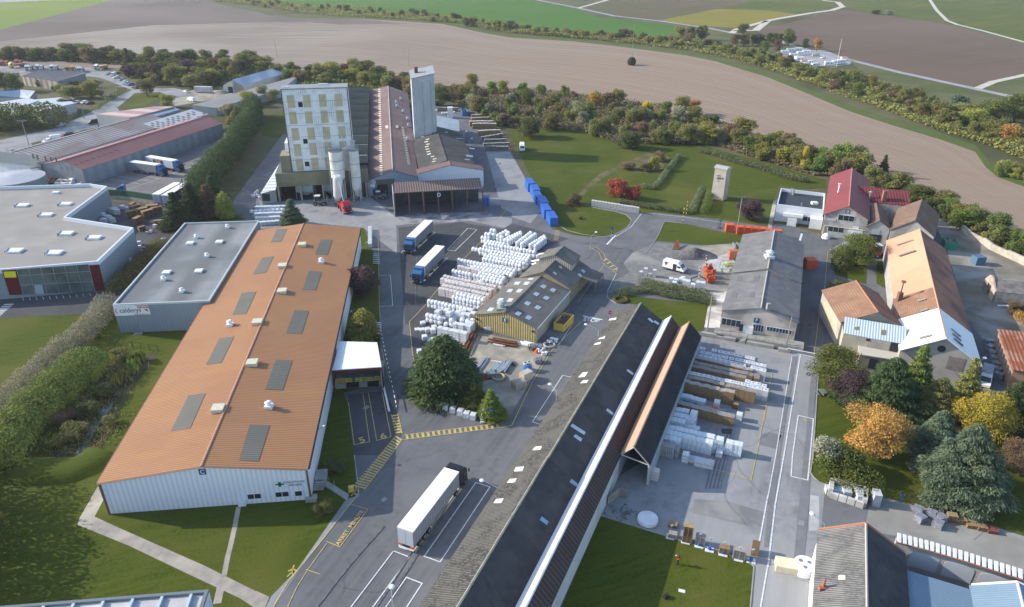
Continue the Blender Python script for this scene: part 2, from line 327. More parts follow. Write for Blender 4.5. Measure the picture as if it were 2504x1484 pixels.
area('lane','21:765,540 860,560 1010,585 1120,620 1168,670 1140,740 1060,790 900,835 1100,1000 1180,980 1300,1000 1380,900 1440,800 1490,685 1700,700 2100,780 2300,815 2600,860 2600,745 2000,660 1750,632 1240,600 1000,560',TARF,7)
area('junction_lawn','21:1500,685 1700,705 2080,790 2290,820 2260,885 1900,915 1400,870 1440,790',GRASS,8)
area('dirt_yard','21:1400,890 1180,990 1090,1090 1150,1180 1000,1260 940,1380 1300,1300 1700,1340 2100,1484 2120,1300 2290,890 1850,920',GRAV,8)
area('sandy_ground','21:1780,930 2260,890 2230,970 1980,1060 1870,1030',BEIG,9)
area('chalky_ground','21:1850,1110 1960,1040 2220,965 2110,1190 1900,1170',mat('chalk_dust',(.42,.43,.45),(.3,.31,.33),.4,.95,c3=(.5,.5,.5),sc3=.2),10)
area('white_slab','21:1970,1370 2110,1370 22:2060,10 2055,60 2030,245 1880,235 1910,60',mat('white_concrete',(.62,.61,.58),(.5,.49,.46),.5,.9,c3=(.38,.36,.33),sc3=.3),10)
area('middle_lawn','21:960,1420 1060,1395 1500,1450 1950,1490 22:1910,60 1870,270 1400,260 1240,10 1070,0',GRASS,9)
area('storage_yard','22:1860,320 2503,430 32:480,540 460,900 440,1484 33:415,170 560,290 520,720 400,1500 380,1900 23:2330,1900 2360,1110 2330,1045 1420,765 860,590 900,300 22:1370,1484',TARL,4)
area('south_lawn','23:870,592 1420,765 2310,1035 2365,1090 2350,1250 2320,1700 300,1900',GRASS,5)
area('park_lawn','32:500,600 640,660 1000,720 1400,830 1800,960 2300,1030 2800,1010 33:2800,880 2100,660 1450,490 1050,390 600,300 480,260 415,170 32:440,1484 470,1000',GRASS,6)
area('gravel_yard','33:590,300 1050,400 1450,495 2100,665 2800,890 2800,1500 1260,790 940,740 1000,450 930,390',mat('dusty_gravel',(.27,.26,.235),(.22,.215,.2),.3,.95,c3=(.32,.31,.29),sc3=.1,det=10,bump=.02),6)
area('pale_slab','33:410,390 500,400 500,740 400,740',mat('pale_slab',(.45,.45,.44),(.33,.33,.33),.4,.9),6)
area('scrap_yard_ground','D:1130,800 1180,815 1310,842 1345,855 1330,880 1245,1020 1165,1000 1080,900',BEIG,9)
area('east_dirt','31:1560,560 1640,640 1850,740 2503,1120 2900,1400 32:2800,700 2300,600 1900,100 31:1850,1300 1740,930',mat('bare_dirt',(.24,.215,.175),(.16,.15,.12),.2,.95,c3=(.33,.31,.28),sc3=.08,det=10),6)
area('small_lawn','31:650,1010 760,880 970,1130 960,1295 650,1200',GRASS,7)
area('grass_strip','31:1062,1070 1140,1070 1150,1340 1060,1290',GRASS,7)
area('concrete_path','31:90,470 50,480 -10,770 30,775',CONC,8)
area('gravel_path','03:960,300 780,610 757,680 1250,880 1900,1190 2350,1400 2503,1500 13:60,1560 130,1385 0,1325 03:2503,1330 2000,1080 1230,740 925,600 1010,440',GPATH,4)
area('pavement','13:1010,330 990,400 880,430 590,850 400,1120 150,1380 40,1600 120,1600 180,1484 420,1130 640,850 960,440 1010,400',TARL,5)
area('dock_lane','12:895,890 1240,860 1390,1080 1430,1290 1210,1484 950,1484',TARD,6)
r=MB();ribbon(r,GS('03:2330,520 2300,680 2260,860 2225,1000 2195,1160'),.7,.03);ribbon(r,GS('03:2160,1280 2130,1420'),1.0,.03)
tag(part('worn_track',r,GPATH),kind='structure')
area('ditch_bank','02:1150,490 1550,480 1500,560 1250,900 1060,1300 960,1484 03:700,110 250,150 02:480,1484 700,1000 950,740 1010,680',SOIL,4)
area('ditch_water','02:1120,960 1060,1060 930,1250 860,1400 790,1484 730,1484 820,1330 900,1180 1000,1030',mat('ditch_water',(.03,.045,.05),(.12,.15,.17),1.6,.15),6)
area('depot_yard','D:225,448 300,405 400,380 545,326 575,335 560,380 500,440 450,490 430,505 265,474',mat('brownish_asphalt',(.15,.14,.14),(.18,.17,.17),.3,.9,c3=(.21,.2,.2),sc3=.05),5)
area('stockyard','01:1080,480 1750,540 1640,900 1360,1010 1250,1010',TARD,4)
area('west_street','00:-400,1480 0,1370 560,1250 900,1090 1180,930 1290,880 980,760 820,740 850,700 1080,700 1250,780 1330,870 1700,860 1900,900 1760,950 1560,960 1350,1040 1140,1045 1180,1100 950,1120 960,1240 750,1290 300,1400 01:400,40 430,300 0,420 -400,420',TARL,5)
area('truck_yard','00:-300,600 0,615 900,660 1100,700 850,750 0,740 -300,740',GRAV,4)
area('grass_island','00:1150,1050 1320,910 1560,900 1630,925 1400,1040 1230,1065',GRASS,6)
area('building_yard','00:1600,930 1900,880 2200,880 2503,850 2300,930 1720,1040 1600,1000',BEIG,4)
area('shop_forecourt','01:-500,1380 1040,1370 1140,1330 1280,1200 02:1130,0 940,60 950,100 350,120 0,150 -500,200',TARD,5)
area('caravan_park','30:-100,560 200,480 550,490 820,590 800,630 640,650 0,620',mat('caravan_ground',(.36,.36,.36),(.28,.28,.28),.1,.9),6)
area('lay_by','D:700,335 740,318 760,470 640,480 610,470',TARF,4)
w=MB();Z=.062
for s,wd_,cl in(('11:2070,748 2160,762 1945,972 1870,960',.16,1),('11:1420,990 1450,955',.16,0),('11:1420,992 1515,1000 1750,790',.14,0),('11:1512,1275 1612,1293 1872,1040',.14,0),
        ('11:1210,1210 1315,1207 1335,1484 12:1335,25 1215,30',.12,0),('13:1345,937 1500,997 1140,1490',.16,0),('13:1345,937 930,1484 880,1550',.16,0),
        ('13:1390,895 1420,855',.16,0),('13:1390,895 1535,945 2045,235',.16,0),('13:1645,990 1800,1045 2287,312 2150,268 1645,990',.16,0),('13:1270,1484 1470,1195 1625,1255 1475,1484',.16,0),
        ('22:595,725 495,703 200,1160 300,1190',.14,0),('21:1020,1190 935,1360',.12,0),('32:315,505 155,1484 33:70,480 0,1090',.22,0),('32:232,520 75,1484 33:0,400',.14,0),
        ('32:295,1095 443,1130 33:412,0 388,245 225,207 240,0 32:295,1095',.2,0),('32:205,475 470,530',.35,0),('23:2500,400 2390,1000',.2,0),('23:2503,1060 2430,1484',.2,0),
        ('21:1240,610 1270,598 1330,600 1700,640 2090,700',.16,0),('21:1270,600 1160,740 1020,828',.16,0),('22:705,125 875,158',.45,0),('31:330,805 310,870',.6,0),('21:930,905 1010,820',.5,0),('22:600,185 440,430',.12,0)):
    ribbon(w,GS(s),wd_,Z,cl)
for k in range(9):
    a=G('31:%f,%f'%(750-k*17,885+k*9));b=G('31:%f,%f'%(790-k*4,890+k*10));ribbon(w,[a,b],.4,Z)
for k in range(12):ribbon(w,GS('11:1150,%f 1205,%f'%(1000+k*9,1002+k*9)),.35,Z)if k%2==0 else None
for k in range(7):ribbon(w,GS('12:1170,%f 1215,%f'%(190+k*17,190+k*17)),.45,Z)
for k in range(14):a='01:%f,%f'%(220+k*65.5,1425-k*1.5-k*k*.25);ribbon(w,GS(a+' 01:%f,%f'%(233+k*65.5,1455-k*2-k*k*.25)),.12,Z)
for k in range(7):ribbon(w,GS('02:%f,%f %f,%f'%(125-k*22,8+k*19,50-k*22,12+k*19)),.5,Z)
for s in('01:1060,350 1250,370','01:1260,365 1740,200','01:970,310 1160,330','01:1080,270 1360,315','01:1130,235 1450,285','01:1240,195 1550,265','01:1680,210 1920,130','01:1920,120 1850,110'):
    ribbon(w,GS(s),.15,Z)
tag(part('white_road_marking',w,WHT),kind='structure')
y=MB()
for s,wd_,cl in(('12:1225,450 1310,760',.1,0),('13:160,1500 320,1230 640,840 985,395',.16,0),('13:690,845 820,898 1095,530 930,482',.12,0),('13:690,865 500,1130 400,1290 310,1484',.1,0),('13:490,1120 625,1165',.1,0),
        ('12:1045,880 1110,1355 960,1383 905,970',.13,0),('12:1100,880 1180,1342 1320,1305 1235,870',.13,0),('12:1700,-30 1500,180 1530,480 1560,640 1640,820',.13,0),('11:2503,500 2200,880 1960,1120 1700,1440',.13,0),
        ('12:1320,1090 1440,1290',.12,0),('12:1385,1075 1435,1285',.12,0),('12:1435,1288 2410,1170',.12,0),('12:1430,1335 2460,1205 2503,1190',.12,0),('12:1370,1290 1220,1484 13:1000,300',.12,0),('12:1430,1330 1320,1484 13:1060,340',.12,0),
        ('22:680,175 390,460 200,770 0,1190',.14,0),('22:560,60 400,200',.1,0),('21:760,935 850,985 880,1060',.12,0),('21:710,920 830,935 900,1000 915,1040 1035,1145 1010,1185 880,1085',.12,0),('21:910,1090 640,1480',.1,0),
        ('22:1860,340 2503,465 32:230,520',.1,0),('23:1670,65 2100,170 2330,240',.14,0),('C:2040,650 1900,1484',.12,0),('E:2100,80 1960,850 1850,1350',.12,0),('C:1480,1150 1950,1250',.12,0),
        ('31:585,970 540,1484 32:515,0 450,500',.09,0),('12:1205,0 1213,150',.1,0),('11:1195,770 1205,1484',.1,0),('S:1215,950 1180,1110',.1,0),('S:1340,950 1300,1110',.1,0)):
    ribbon(y,GS(s),wd_,Z+.01,cl)
for k in range(19):
    a,b=1465+k*52,1490+k*52;sl_=lambda x:1284-(x-1465)*.121;sm_=lambda x:1330-(x-1465)*.128
    if k<18:y.add([p+Vector((0,0,Z))for p in GS('12:%f,%f %f,%f %f,%f %f,%f'%(a+5,sm_(a),b+5,sm_(b),b-5,sl_(b),a-5,sl_(a)))],[(0,1,2,3)])
for k in range(22):
    t0,t1=k/22+.005,k/22+.028;q=[]
    for t,e in((t0,0),(t0,1),(t1,1),(t1,0)):
        A=(626+1370/4-(370+60)/4*t if e==0 else 626+1430/4-(1430-1060)/4*t);B=(742+1292/4+(1484-1292+310)/4*t if e==0 else 742+1330/4+(1484-1330+340)/4*t);q.append(G((A,B))+Vector((0,0,Z)))
    y.add(q,[(0,1,2,3)])
for k in range(7):
    t0,t1=k/7,k/7+.075;y.add([G('12:%f,%f'%p)+Vector((0,0,Z))for p in((1320+45*t0,1095+190*t0),(1385+45*t0,1085+190*t0),(1385+45*t1,1085+190*t1),(1320+45*t1,1095+190*t1))],[(0,1,2,3)])
for k in range(8):ribbon(y,GS('21:%f,%f %f,%f'%(425-k*2,770+k*13,468-k*3,773+k*13)),.22,Z)
for k in range(4):
    a=px('21:%f,%f'%(900+k*32,1065+k*30))[0];b=px('21:%f,%f'%(925+k*33,1050+k*31))[0];ribbon(y,[G(a),G(b)],.45,Z)
tag(part('yellow_road_marking',y,YLT),kind='structure')
def road_text(s,p0,p1,size,m):
    a,b=G(p0),G(p1);d=(b-a).normalized();c=(a+b)/2+Vector((0,0,.075));o=text(None,s,c,d,Vector((-d.y,d.x,0)),size,m,'painted_lettering',bold=True);tag(o,kind='structure')
road_text('STOP','22:730,160 ','22:820,172',(1.5,2.3),WHT)
road_text('5','12:1020,1345','12:1055,1335',2.2,YLT);road_text('6','12:1228,1305','12:1262,1298',2.2,YLT)
road_text('ARRET  MINUTE','13:880,765','13:965,650',(1.0,.9),YLT)
road_text('10','32:440,700','32:385,690',1.6,mat('faded_black_paint',(.12,.12,.13),rough=.9))
road_text('5','32:350,1135','32:380,1140',1.2,YLT)
for c_,sc_ in(('13:350,1145',1.0),('13:965,365',1.0)):
    m_=MB();o_=G(c_);
    for a,b in(((0,0),(0,.8)),((0,0),(-.35,-.7)),((0,0),(.4,-.65)),((0,.6),(-.45,.2)),((0,.6),(.45,.3)),((0,1.0),(0,1.15))):
        ribbon(m_,[o_+Vector((a[0],a[1],0)),o_+Vector((b[0],b[1],0))],.2,.07)
    tag(part('painted_pedestrian',m_,YLT),kind='structure')
for s in('13:1255,408 1287,430 1245,462 1218,440','12:1085,995 1115,1010 1080,1040 1035,1030','33:300,632 358,645 350,695 292,680'):area('manhole_slab',s,TARL,12)
area('dark_patch','E:1350,480 1540,480 1520,580 1370,560',TARD,9);area('dark_patch','E:2010,570 2170,540 2360,590 2270,820 1980,740',mat('mid_asphalt',(.17,.175,.185),(.2,.205,.215),.5),9)
area('dark_patch','32:430,690 480,690 440,1120 33:400,480 380,740 350,1050 250,1040 290,600 330,200 32:380,1200 410,800',MATS['mid_asphalt'],9)
area('dark_patch','32:225,520 290,520 180,1100 120,1484 33:60,500 0,900 -40,900 30,200 32:100,1400 170,900',MATS['mid_asphalt'],9)
area('dust_spill','11:1380,640 1500,605 2240,590 2420,640 2200,680 1700,700 1450,690',mat('pale_dust',(.34,.35,.37),(.22,.225,.24),.35,.95,c3=(.16,.165,.175),sc3=.3,det=12),10)
area('ribbed_concrete','E:1390,640 1560,480 1590,500 1480,920 1350,1484 1080,1484 1230,900',mat('ribbed_concrete',(.30,.30,.31),(.22,.22,.23),.6,.9,stripe=(tuple((1,-.43,0)),.55,(.15,.155,.165),0)),8)
area('beige_wear','23:1780,430 2100,450 2480,560 2440,720 1760,560',mat('beige_wear',(.29,.28,.265),(.22,.22,.22),.3,.9,c3=(.18,.185,.19),sc3=.2),8)
cr=MB();rc=random.Random(21)
for s_ in('13:1300,100','13:900,1000','13:1700,300','12:1700,1400','12:1500,700','22:300,900','22:500,500','E:1700,300','E:1900,900','E:1600,1200','32:200,1200','33:150,600','33:250,1200','21:1200,800','21:1000,950','11:1700,780','11:1200,600','X:1500,800','X:2000,800','13:700,1200','12:1900,1400'):
    p=G(s_)+UPV0*.0;a=rc.uniform(0,6.28)
    pts_=[p]
    for k in range(9):a+=rc.uniform(-.5,.5);p=p+Vector((math.cos(a),math.sin(a),0))*rc.uniform(.8,2.2);pts_.append(p)
    ribbon(cr,smooth(pts_,3),.035,.08)
tag(part('asphalt_crack',cr,mat('crack_tar',(.08,.082,.088),rough=.9)),kind='structure')
tm=MB()
for s_,w_ in(('13:1250,1484 1500,1100 1800,600 2000,200',.35),('13:1180,1484 1440,1080 1740,560 1950,160',.35),('11:1560,1484 1580,1000 1700,760 2100,680',.4),('21:1180,960 1000,940 850,900 700,900',.4),('21:1300,700 1330,660 1500,650 1800,690',.4),('13:600,1484 900,1100 1250,700',.35)):ribbon(tm,smooth(GS(s_),7),w_*.6,.085)
tag(part('tyre_mark',tm,mat('tyre_grime',(.098,.10,.108),(.17,.173,.182),1.6,.9,thr=(.4,.6))),kind='structure')
k_=MB()
def kerb(s,w=.16,h=.12,m=CONC,name='kerb'):
    mb=MB();P=GS(s)
    for a,b in zip(P[:-1],P[1:]):
        d=(b-a).normalized();n=Vector((-d.y,d.x,0))*w/2;q=[a-n,b-n,b+n,a+n];mb.hexa(q,[v+Vector((0,0,h))for v in q])
    return mb
KB=MB()
for s in('13:1000,290 1003,370 960,430','13:960,0 1000,290','23:870,592 1420,765 2310,1035 2365,1090 2350,1250 2320,1600','32:500,560 490,700 465,1100 440,1484 33:415,170 440,210 500,265 600,300','21:765,540 860,560 1010,585 1120,620 1168,670 1140,740 1060,790 900,835 700,810 540,770 430,700','21:1300,1000 1380,900 1440,800 1480,690 1520,685 1700,705','21:935,1360 930,1420 960,1450 1020,1484'):
    q=kerb(s);KB.add(q.v,q.f)
tag(part('kerb',KB,CONC),kind='structure')
UPV=Vector((0,0,1))
def rect4(fl,fr,bk,z):
    """front-left, front-right and any point of the back edge, all seen at height z -> 4 ground corners"""
    a,b,c=G(fl,z),G(fr,z),G(bk,z);d=(b-a).normalized();n=Vector((-d.y,d.x,0));k=(c-a).dot(n)
    return[Vector((p.x,p.y,0))for p in(a,b,b+n*k,a+n*k)]
def plane(a,b,c):return(a,(b-a).cross(c-a).normalized())
def patch(parent,name,pl,s,m,off=.05,th=.05,label=None):
    """thin panel whose corners are the points s seen on plane pl"""
    P=[hit(p,pl)for p in(px(s)if isinstance(s,str)else s)];n=pl[1]
    if n.dot(CAM-pl[0])<0:n=-n
    mb=MB();k=len(P);A=[p+n*(off-th)for p in P];B=[p+n*off for p in P]
    mb.add(A+B,[tuple(range(k-1,-1,-1)),tuple(range(k,2*k))]+[(i,(i+1)%k,k+(i+1)%k,k+i)for i in range(k)])
    return part(name,mb,m,parent,label=label)
def prect(parent,name,pl,s,size,m,off=.05,th=.06,label=None,rdir=None):
    """upright panel of real size (w,h) centred on the point s seen on plane pl"""
    c=hit(s,pl);n=pl[1]
    if n.dot(CAM-pl[0])<0:n=-n
    r_=Vector((-n.y,n.x,0)).normalized();u_=n.cross(r_).normalized();w,h=size[0]/2,size[1]/2
    A=[c+r_*sx*w+u_*sy*h+n*(off-th)for sx,sy in((-1,-1),(1,-1),(1,1),(-1,1))];mb=MB().hexa(A,[p+n*th for p in A])
    return part(name,mb,m,parent,label=label),c+n*(off+.005),r_,u_
def window(parent,pl,s,size,n=3,off=.03):
    f,c,r_,u_=prect(parent,'window',pl,s,(size[0]+.2,size[1]+.2),WHITE,.05)
    n_=r_.cross(u_);mb=MB();w=size[0]/n
    for i in range(n):
        cc=c+r_*(-size[0]/2+w*(i+.5));q=[cc+r_*sx*(w/2-.05)+u_*sy*size[1]/2+n_*.002 for sx,sy in((-1,-1),(1,-1),(1,1),(-1,1))]
        mb.hexa(q,[p+n_*.02 for p in q])
    part('pane',mb,GLASS,f);return f
def sign(parent,pl,s,letter,size=1.0):
    f,c,r_,u_=prect(parent,'sign',pl,s,(size,size),SIGNB,.09)
    text(f,letter,c,r_,u_,size*.95,WHITE,'letter',bold=True)
SIGNB=mat('blue_sign',(.02,.06,.16),None,rough=.5)
def gable(name,label,cat,P,ze,zr,wallm,roofm,over=.25,th=.14,t=.5,zeR=None,roofm2=None,capm=None,group=None,openfront=False,hip=0):
    """P: ground corners FL FR BR BL; ridge from front to back"""
    zeR=ze if zeR is None else zeR;FL,FR_,BR,BL=P;o=(FL+FR_+BR+BL)/4;root=thing(name,label,cat,o,group=group)
    RF,RB=FL.lerp(FR_,t),BL.lerp(BR,t);v=lambda p,z:Vector((p.x,p.y,z));e=.02
    W=MB();W.add([FL,v(FL,ze-e),v(RF,zr-e),v(FR_,zeR-e),FR_,BL,v(BL,ze-e),v(RB,zr-e),v(BR,zeR-e),BR],
        ([]if openfront else[(4,3,2,1,0)])+[(5,6,7,8,9),(0,1,6,5),(9,8,3,4)])
    part('wall',W,wallm,root)
    f=(FL-BL).normalized();rr=(FR_-FL).normalized();sl=(zr-ze)/((RF-FL).length);sr=(zr-zeR)/((FR_-RF).length)
    def slab(a,b,c,d):return MB().hexa([a,b,c,d],[q+UPV*th for q in(a,b,c,d)])
    a,b=v(RF,zr)+f*over,v(RB,zr)-f*over;c,d=v(BL,ze-sl*over)-rr*over-f*over,v(FL,ze-sl*over)-rr*over+f*over
    L=slab(a,b,c,d);c2,d2=v(FR_,zeR-sr*over)+rr*over+f*over,v(BR,zeR-sr*over)+rr*over-f*over
    R=slab(b,a,c2,d2)
    if roofm2 is None:L.add(R.v,R.f);part('roof',L,roofm,root)
    else:part('roof',L,roofm,root);part('roof',R,roofm2,root)
    cp=MB().tube(a+UPV*th,b+UPV*th,.16,6);part('ridge_cap',cp,capm or roofm,root)
    u=UPV*th
    return root,dict(L=plane(a+u,b+u,c+u),R=plane(a+u,d2+u,c2+u),front=plane(FL,FR_,FR_+UPV),right=plane(FR_,BR,BR+UPV),left=plane(FL,BL,BL+UPV),RF=v(RF,zr),RB=v(RB,zr),f=f,r=rr)
def flat(name,label,cat,P,h,wallm,roofm,par=.45,pw=.3,parm=None,z0=0,group=None,root=None):
    o=sum(P,Vector())/len(P)
    if root is None:root=thing(name,label,cat,o,group=group)
    part('wall',MB().prism([(p.x,p.y)for p in P],z0,h-par-.05,cap=False),wallm,root)
    part('roof',MB().sheet([(p.x,p.y,h-par)for p in P]),roofm,root)
    m=MB();n=len(P);cen=o
    ins=[]
    for i in range(n):
        a,b,c=P[i-1],P[i],P[(i+1)%n];d1=(b-a).normalized();d2=(c-b).normalized();n1=Vector((-d1.y,d1.x,0));n2=Vector((-d2.y,d2.x,0));k=n1+n2
        k=k/(max(.3,k.length_squared)/2);ins.append(b+k*pw)
    ar=sum(P[i].x*P[(i+1)%n].y-P[(i+1)%n].x*P[i].y for i in range(n))
    if ar<0:ins=[P[i]-(ins[i]-P[i])for i in range(n)]
    for i in range(n):
        a,b,c,d=P[i],P[(i+1)%n],ins[(i+1)%n],ins[i];q=[Vector((p.x,p.y,h-par-.05))for p in(a,b,c,d)];m.hexa(q,[p+UPV*(par+.05)for p in q])
    part('parapet',m,parm or wallm,root)
    return root
def corr(name,c1,c2,d,per=.3,k=.72,bumpd=.03,c3=None,sc3=.08,rough=.6,metal=0,sc=.25):
    return mat(name,c1,c2,sc,rough,metal,stripe=(tuple(d),per,tuple(x*k for x in c1),bumpd),c3=c3,sc3=sc3)
def turbine(root,pl,s,sc=1.0,m=None):
    c=hit(s,pl);mb=MB().box(c+Vector((0,0,.2)),(1.2*sc,1.2*sc,.6)).cyl(c+Vector((0,0,.5)),.35*sc,.5*sc,12).cyl(c+Vector((0,0,.5+.5*sc)),.62*sc,.25*sc,14,.3*sc)
    part('roof_vent',mb,m or WHITE,root)
def rbox(root,pl,s,size,m,name='roof_hatch',rz=0,z=.3):
    c=hit(s,pl);part(name,MB().box(c+Vector((0,0,z/2)),(size[0],size[1],z+.2),rz),m,root)
def lampw(root,c,d):
    c=Vector(c);e=c+Vector(d)+Vector((0,0,.7));part('wall_lamp',MB().tube(c,e,.05).ball(e,.28,8,5,.5),GALV,root)
CREAM=mat('cream_hatch',(.60,.58,.44),(.5,.48,.36),2,.7)
OLIVEP=mat('mossy_skylight',(.125,.125,.105),(.18,.17,.14),.12,.7,stripe=((-.1,1,0),.5,(.1,.1,.09),0),c3=(.15,.15,.12),sc3=.5)
PC=rect4('D:243,1180','D:748.5,1145.5','D:887,558.5',5.95);dC=(PC[3]-PC[0]).normalized();rC=(PC[1]-PC[0]).normalized()
OR1=mat('orange_tile_sheet',(.44,.225,.092),(.39,.19,.078),.06,.65,c3=(.34,.16,.07),sc3=.10,stripe=(tuple(dC),.45,(.27,.135,.055),.05),streak=(math.atan2(rC.y,rC.x),.05,.9,(.37,.18,.105)))
hallC,K=gable('orange_roof_hall','long hall with corrugated orange roof, letter C on its white front wall','warehouse',PC,5.95,7.75,
    corr('white_cladding',(.80,.82,.86),(.75,.78,.83),rC+dC,.5,.82,.02,sc=.1),OR1,capm=mat('pinkish_trim',(.48,.27,.2)),over=.3)
for s in('11:205,755 305,755 245,880 145,885','11:60,1036 175,1022 98,1180 -28,1198','D:592,716 627,713 602,768 569,769','02:2145,342 2290,322 2165,578 2015,600','02:1845,900 2010,880 1860,1220 1670,1250'):
    patch(hallC,'skylight',K['L'],s,OLIVEP)
for s in('11:635,857 747,862 700,1010 578,1003','11:518,1168 642,1175 585,1352 455,1350','12:378,68 517,72 445,298 295,292','12:195,553 355,560 262,848 90,840','D:611,1039 660,1040 632,1128 585,1125'):
    patch(hallC,'skylight',K['R'],s,OLIVEP)
aC=math.atan2(rC.y,rC.x)
for s,k in(('D:739,600','R'),('D:691,652','L'),('D:690,714','R'),('D:630,790','L'),('D:617,890','R'),('D:534,1002','L')):rbox(hallC,K[k],s,(1.9,1.9),CREAM,'ridge_vent',aC,.5)
for s,k in(('D:786,642','R'),('D:563,796','L'),('D:658,996','R')):turbine(hallC,K[k],s)
fr=K['front']
for s,w_,n_ in(('D:622,1213',2.0,2),('D:690,1208',2.0,2),('D:730,1206',1.1,1)):window(hallC,fr,s,(w_,.85),n_)
sign(hallC,fr,'D:495,1153','C',1.0)
f_,c,r_,u_=prect(hallC,'sign',fr,'13:323,275',(4.2,1.3),WHITE,.06)
text(f_,'CHAUFFEURS',c+r_*.75+u_*.28,r_,u_,(.52,.5),SIGNB);text(f_,'DRIVERS',c+r_*.85-u_*.3,r_,u_,(.52,.5),SIGNB)
gm=mat('green_cross',(.01,.12,.05));cc=c-r_*1.35;part('cross',MB().hexa([cc+r_*a+u_*b for a,b in((-.6,-.12),(.6,-.12),(.6,.12),(-.6,.12))],[cc+r_*a+u_*b-K['f']*-.03 for a,b in((-.6,-.12),(.6,-.12),(.6,.12),(-.6,.12))]).hexa([cc+r_*a+u_*b for a,b in((-.2,-.42),(.2,-.42),(.2,.42),(-.2,.42))],[cc+r_*a+u_*b+K['f']*.035 for a,b in((-.2,-.42),(.2,-.42),(.2,.42),(-.2,.42))]),gm,f_)
prect(hallC,'air_conditioner',fr,'03:2372,462',(1.1,.9),WHITE,.5,.5)
BRNT=mat('brown_trim',(.16,.10,.07))
for i,j in((0,0),(1,1)):part('corner_trim',MB().box(PC[i]+Vector((0,0,2.9)),(.25,.25,5.8),aC),BRNT,hallC)
q=PC;part('gutter',MB().tube(Vector((PC[0].x,PC[0].y,5.9))-rC*.4,Vector((PC[3].x,PC[3].y,5.9))-rC*.4,.16),BRNT,hallC)
part('gutter',MB().tube(Vector((PC[1].x,PC[1].y,5.9))+rC*.4,Vector((PC[2].x,PC[2].y,5.9))+rC*.4,.16),BLACK,hallC)
part('eave_trim',MB().tube(K['RF']+K['f']*.33+UPV*.02,Vector((PC[0].x,PC[0].y,5.93))+K['f']*.33-rC*.2,.1).tube(K['RF']+K['f']*.33+UPV*.02,Vector((PC[1].x,PC[1].y,5.93))+K['f']*.33+rC*.2,.1),mat('pinkish_trim',(.5,.3,.22)),hallC)
for s in('12:880,105','12:765,585','12:600,1235','11:1050,905'):lampw(hallC,hit(s,(PC[1]+rC*.2,rC)),rC*1.2)
part('plinth',MB().box(PC[1]+Vector((0,0,.3))+rC*.1-dC*.1,(1.6,1.2,.6),aC),CONC,hallC)
e0=G('13:620,290');st=thing('entrance_stair','concrete landing with steps and slab ramp at the right side of the orange hall','stairs',e0)
mb=MB().box(e0+Vector((0,1.5,.45)),(1.8,2.4,.9),aC)
for i in range(4):mb.box(e0+Vector((.1,-.2-i*.3,.4-i*.1)),(1.6,.32,.8-i*.2),aC)
part('step',mb,CONC,st)
mb=MB();P=GS('13:660,270 760,330 900,420')
for a,b in zip(P[:-1],P[1:]):
    n=Vector((0,.6,0));mb.hexa([a-n,b-n,b+n,a+n],[v_+UPV*.25 for v_ in(a-n,b-n,b+n,a+n)])
part('ramp',mb,CONC,st);mb=MB()
for p in P+[(P[0]+P[1])/2]:mb.tube(p+Vector((0,.6,0)),p+Vector((0,.6,1.2)),.04)
part('railing',mb,GALV,st)
q=[G('12:820,375',5.0),G('12:1185,385',5.0),G('12:1228,625',5.0),G('12:745,655',5.0)]
dk=thing('loading_dock','loading dock with bright white roof and yellow dock gates beside the orange hall','loading dock',(q[2]+q[3])/2-UPV*5)
part('roof',MB().slab([p for p in q],.15),corr('white_dock_roof',(.80,.82,.84),(.76,.78,.8),(1,0,0),.35,.9,.02),dk)
BURG=mat('burgundy_frame',(.13,.03,.03));gl=[Vector((p.x,p.y,0))for p in q]
part('wall',MB().prism([(p.x,p.y)for p in(gl[0],gl[1],gl[1]+Vector((0,-.2,0)),gl[0]+Vector((0,-.2,0)))],0,4.95).prism([(p.x,p.y)for p in(gl[1],gl[2],gl[2]-Vector((.2,0,0)),gl[1]-Vector((.2,0,0)))],0,4.95),PWHITE,dk)
part('frame',MB().tube(q[2]-UPV*.3,q[3]-UPV*.3,.22).tube(gl[3]+UPV*.1,q[3],.15).tube(gl[2],q[2],.15),BURG,dk)
bp=GS('12:775,850 1240,820');dirx=(bp[1]-bp[0]).normalized();nn=Vector((-dirx.y,dirx.x,0))
pf=[bp[0]+nn*.5,bp[1]+nn*.5,bp[1]+nn*8,bp[0]+nn*8];part('platform',MB().prism([(p.x,p.y)for p in pf],0,1.1),CONC,dk)
mb=MB();L_=(bp[1]-bp[0]).length;base=bp[0]+nn*.6+UPV*1.1
for t0,t1 in((.02,.24),(.25,.36),(.44,.55),(.56,.68),(.70,.80),(.84,.98)):
    a,b=base+dirx*L_*t0,base+dirx*L_*t1
    for h in(.3,.65,1.0):mb.tube(a+UPV*h,b+UPV*h,.07 if t0<.02 or t0==.56 else.09)
    mb.tube(a,a+UPV*1,.06).tube(b,b+UPV*1,.06)
part('gate',mb,YEL,dk)
part('dock_bumper',MB().box(bp[0]+dirx*L_*.37+nn*.45+UPV*.7,(L_*.26,.5,.9),math.atan2(dirx.y,dirx.x)),BLACK,dk);part('dock_bumper',MB().box(bp[0]+dirx*L_*.8+nn*.45+UPV*.7,(L_*.24,.5,.9),math.atan2(dirx.y,dirx.x)),BLACK,dk)
mb=MB()
for s in('12:1262,835 1282,1000','12:1285,1010 1300,1065'):ribbon(mb,GS(s),.35,.5)
tag(part('bump_rail',MB().tube(*[p+UPV*.4 for p in GS('12:1250,830 1305,1070')],.2),WHITE),'white steel guard rail beside the two yellow-lined dock lanes','guard rail')
PG=rect4('D:275,744.5','D:512,735','D:629,539',6.9);dG=(PG[3]-PG[0]).normalized()
GRW=corr('grey_cladding',(.235,.275,.315),(.21,.25,.29),(PG[1]-PG[0]).normalized()+dG,.5,.85,.02,sc=.1)
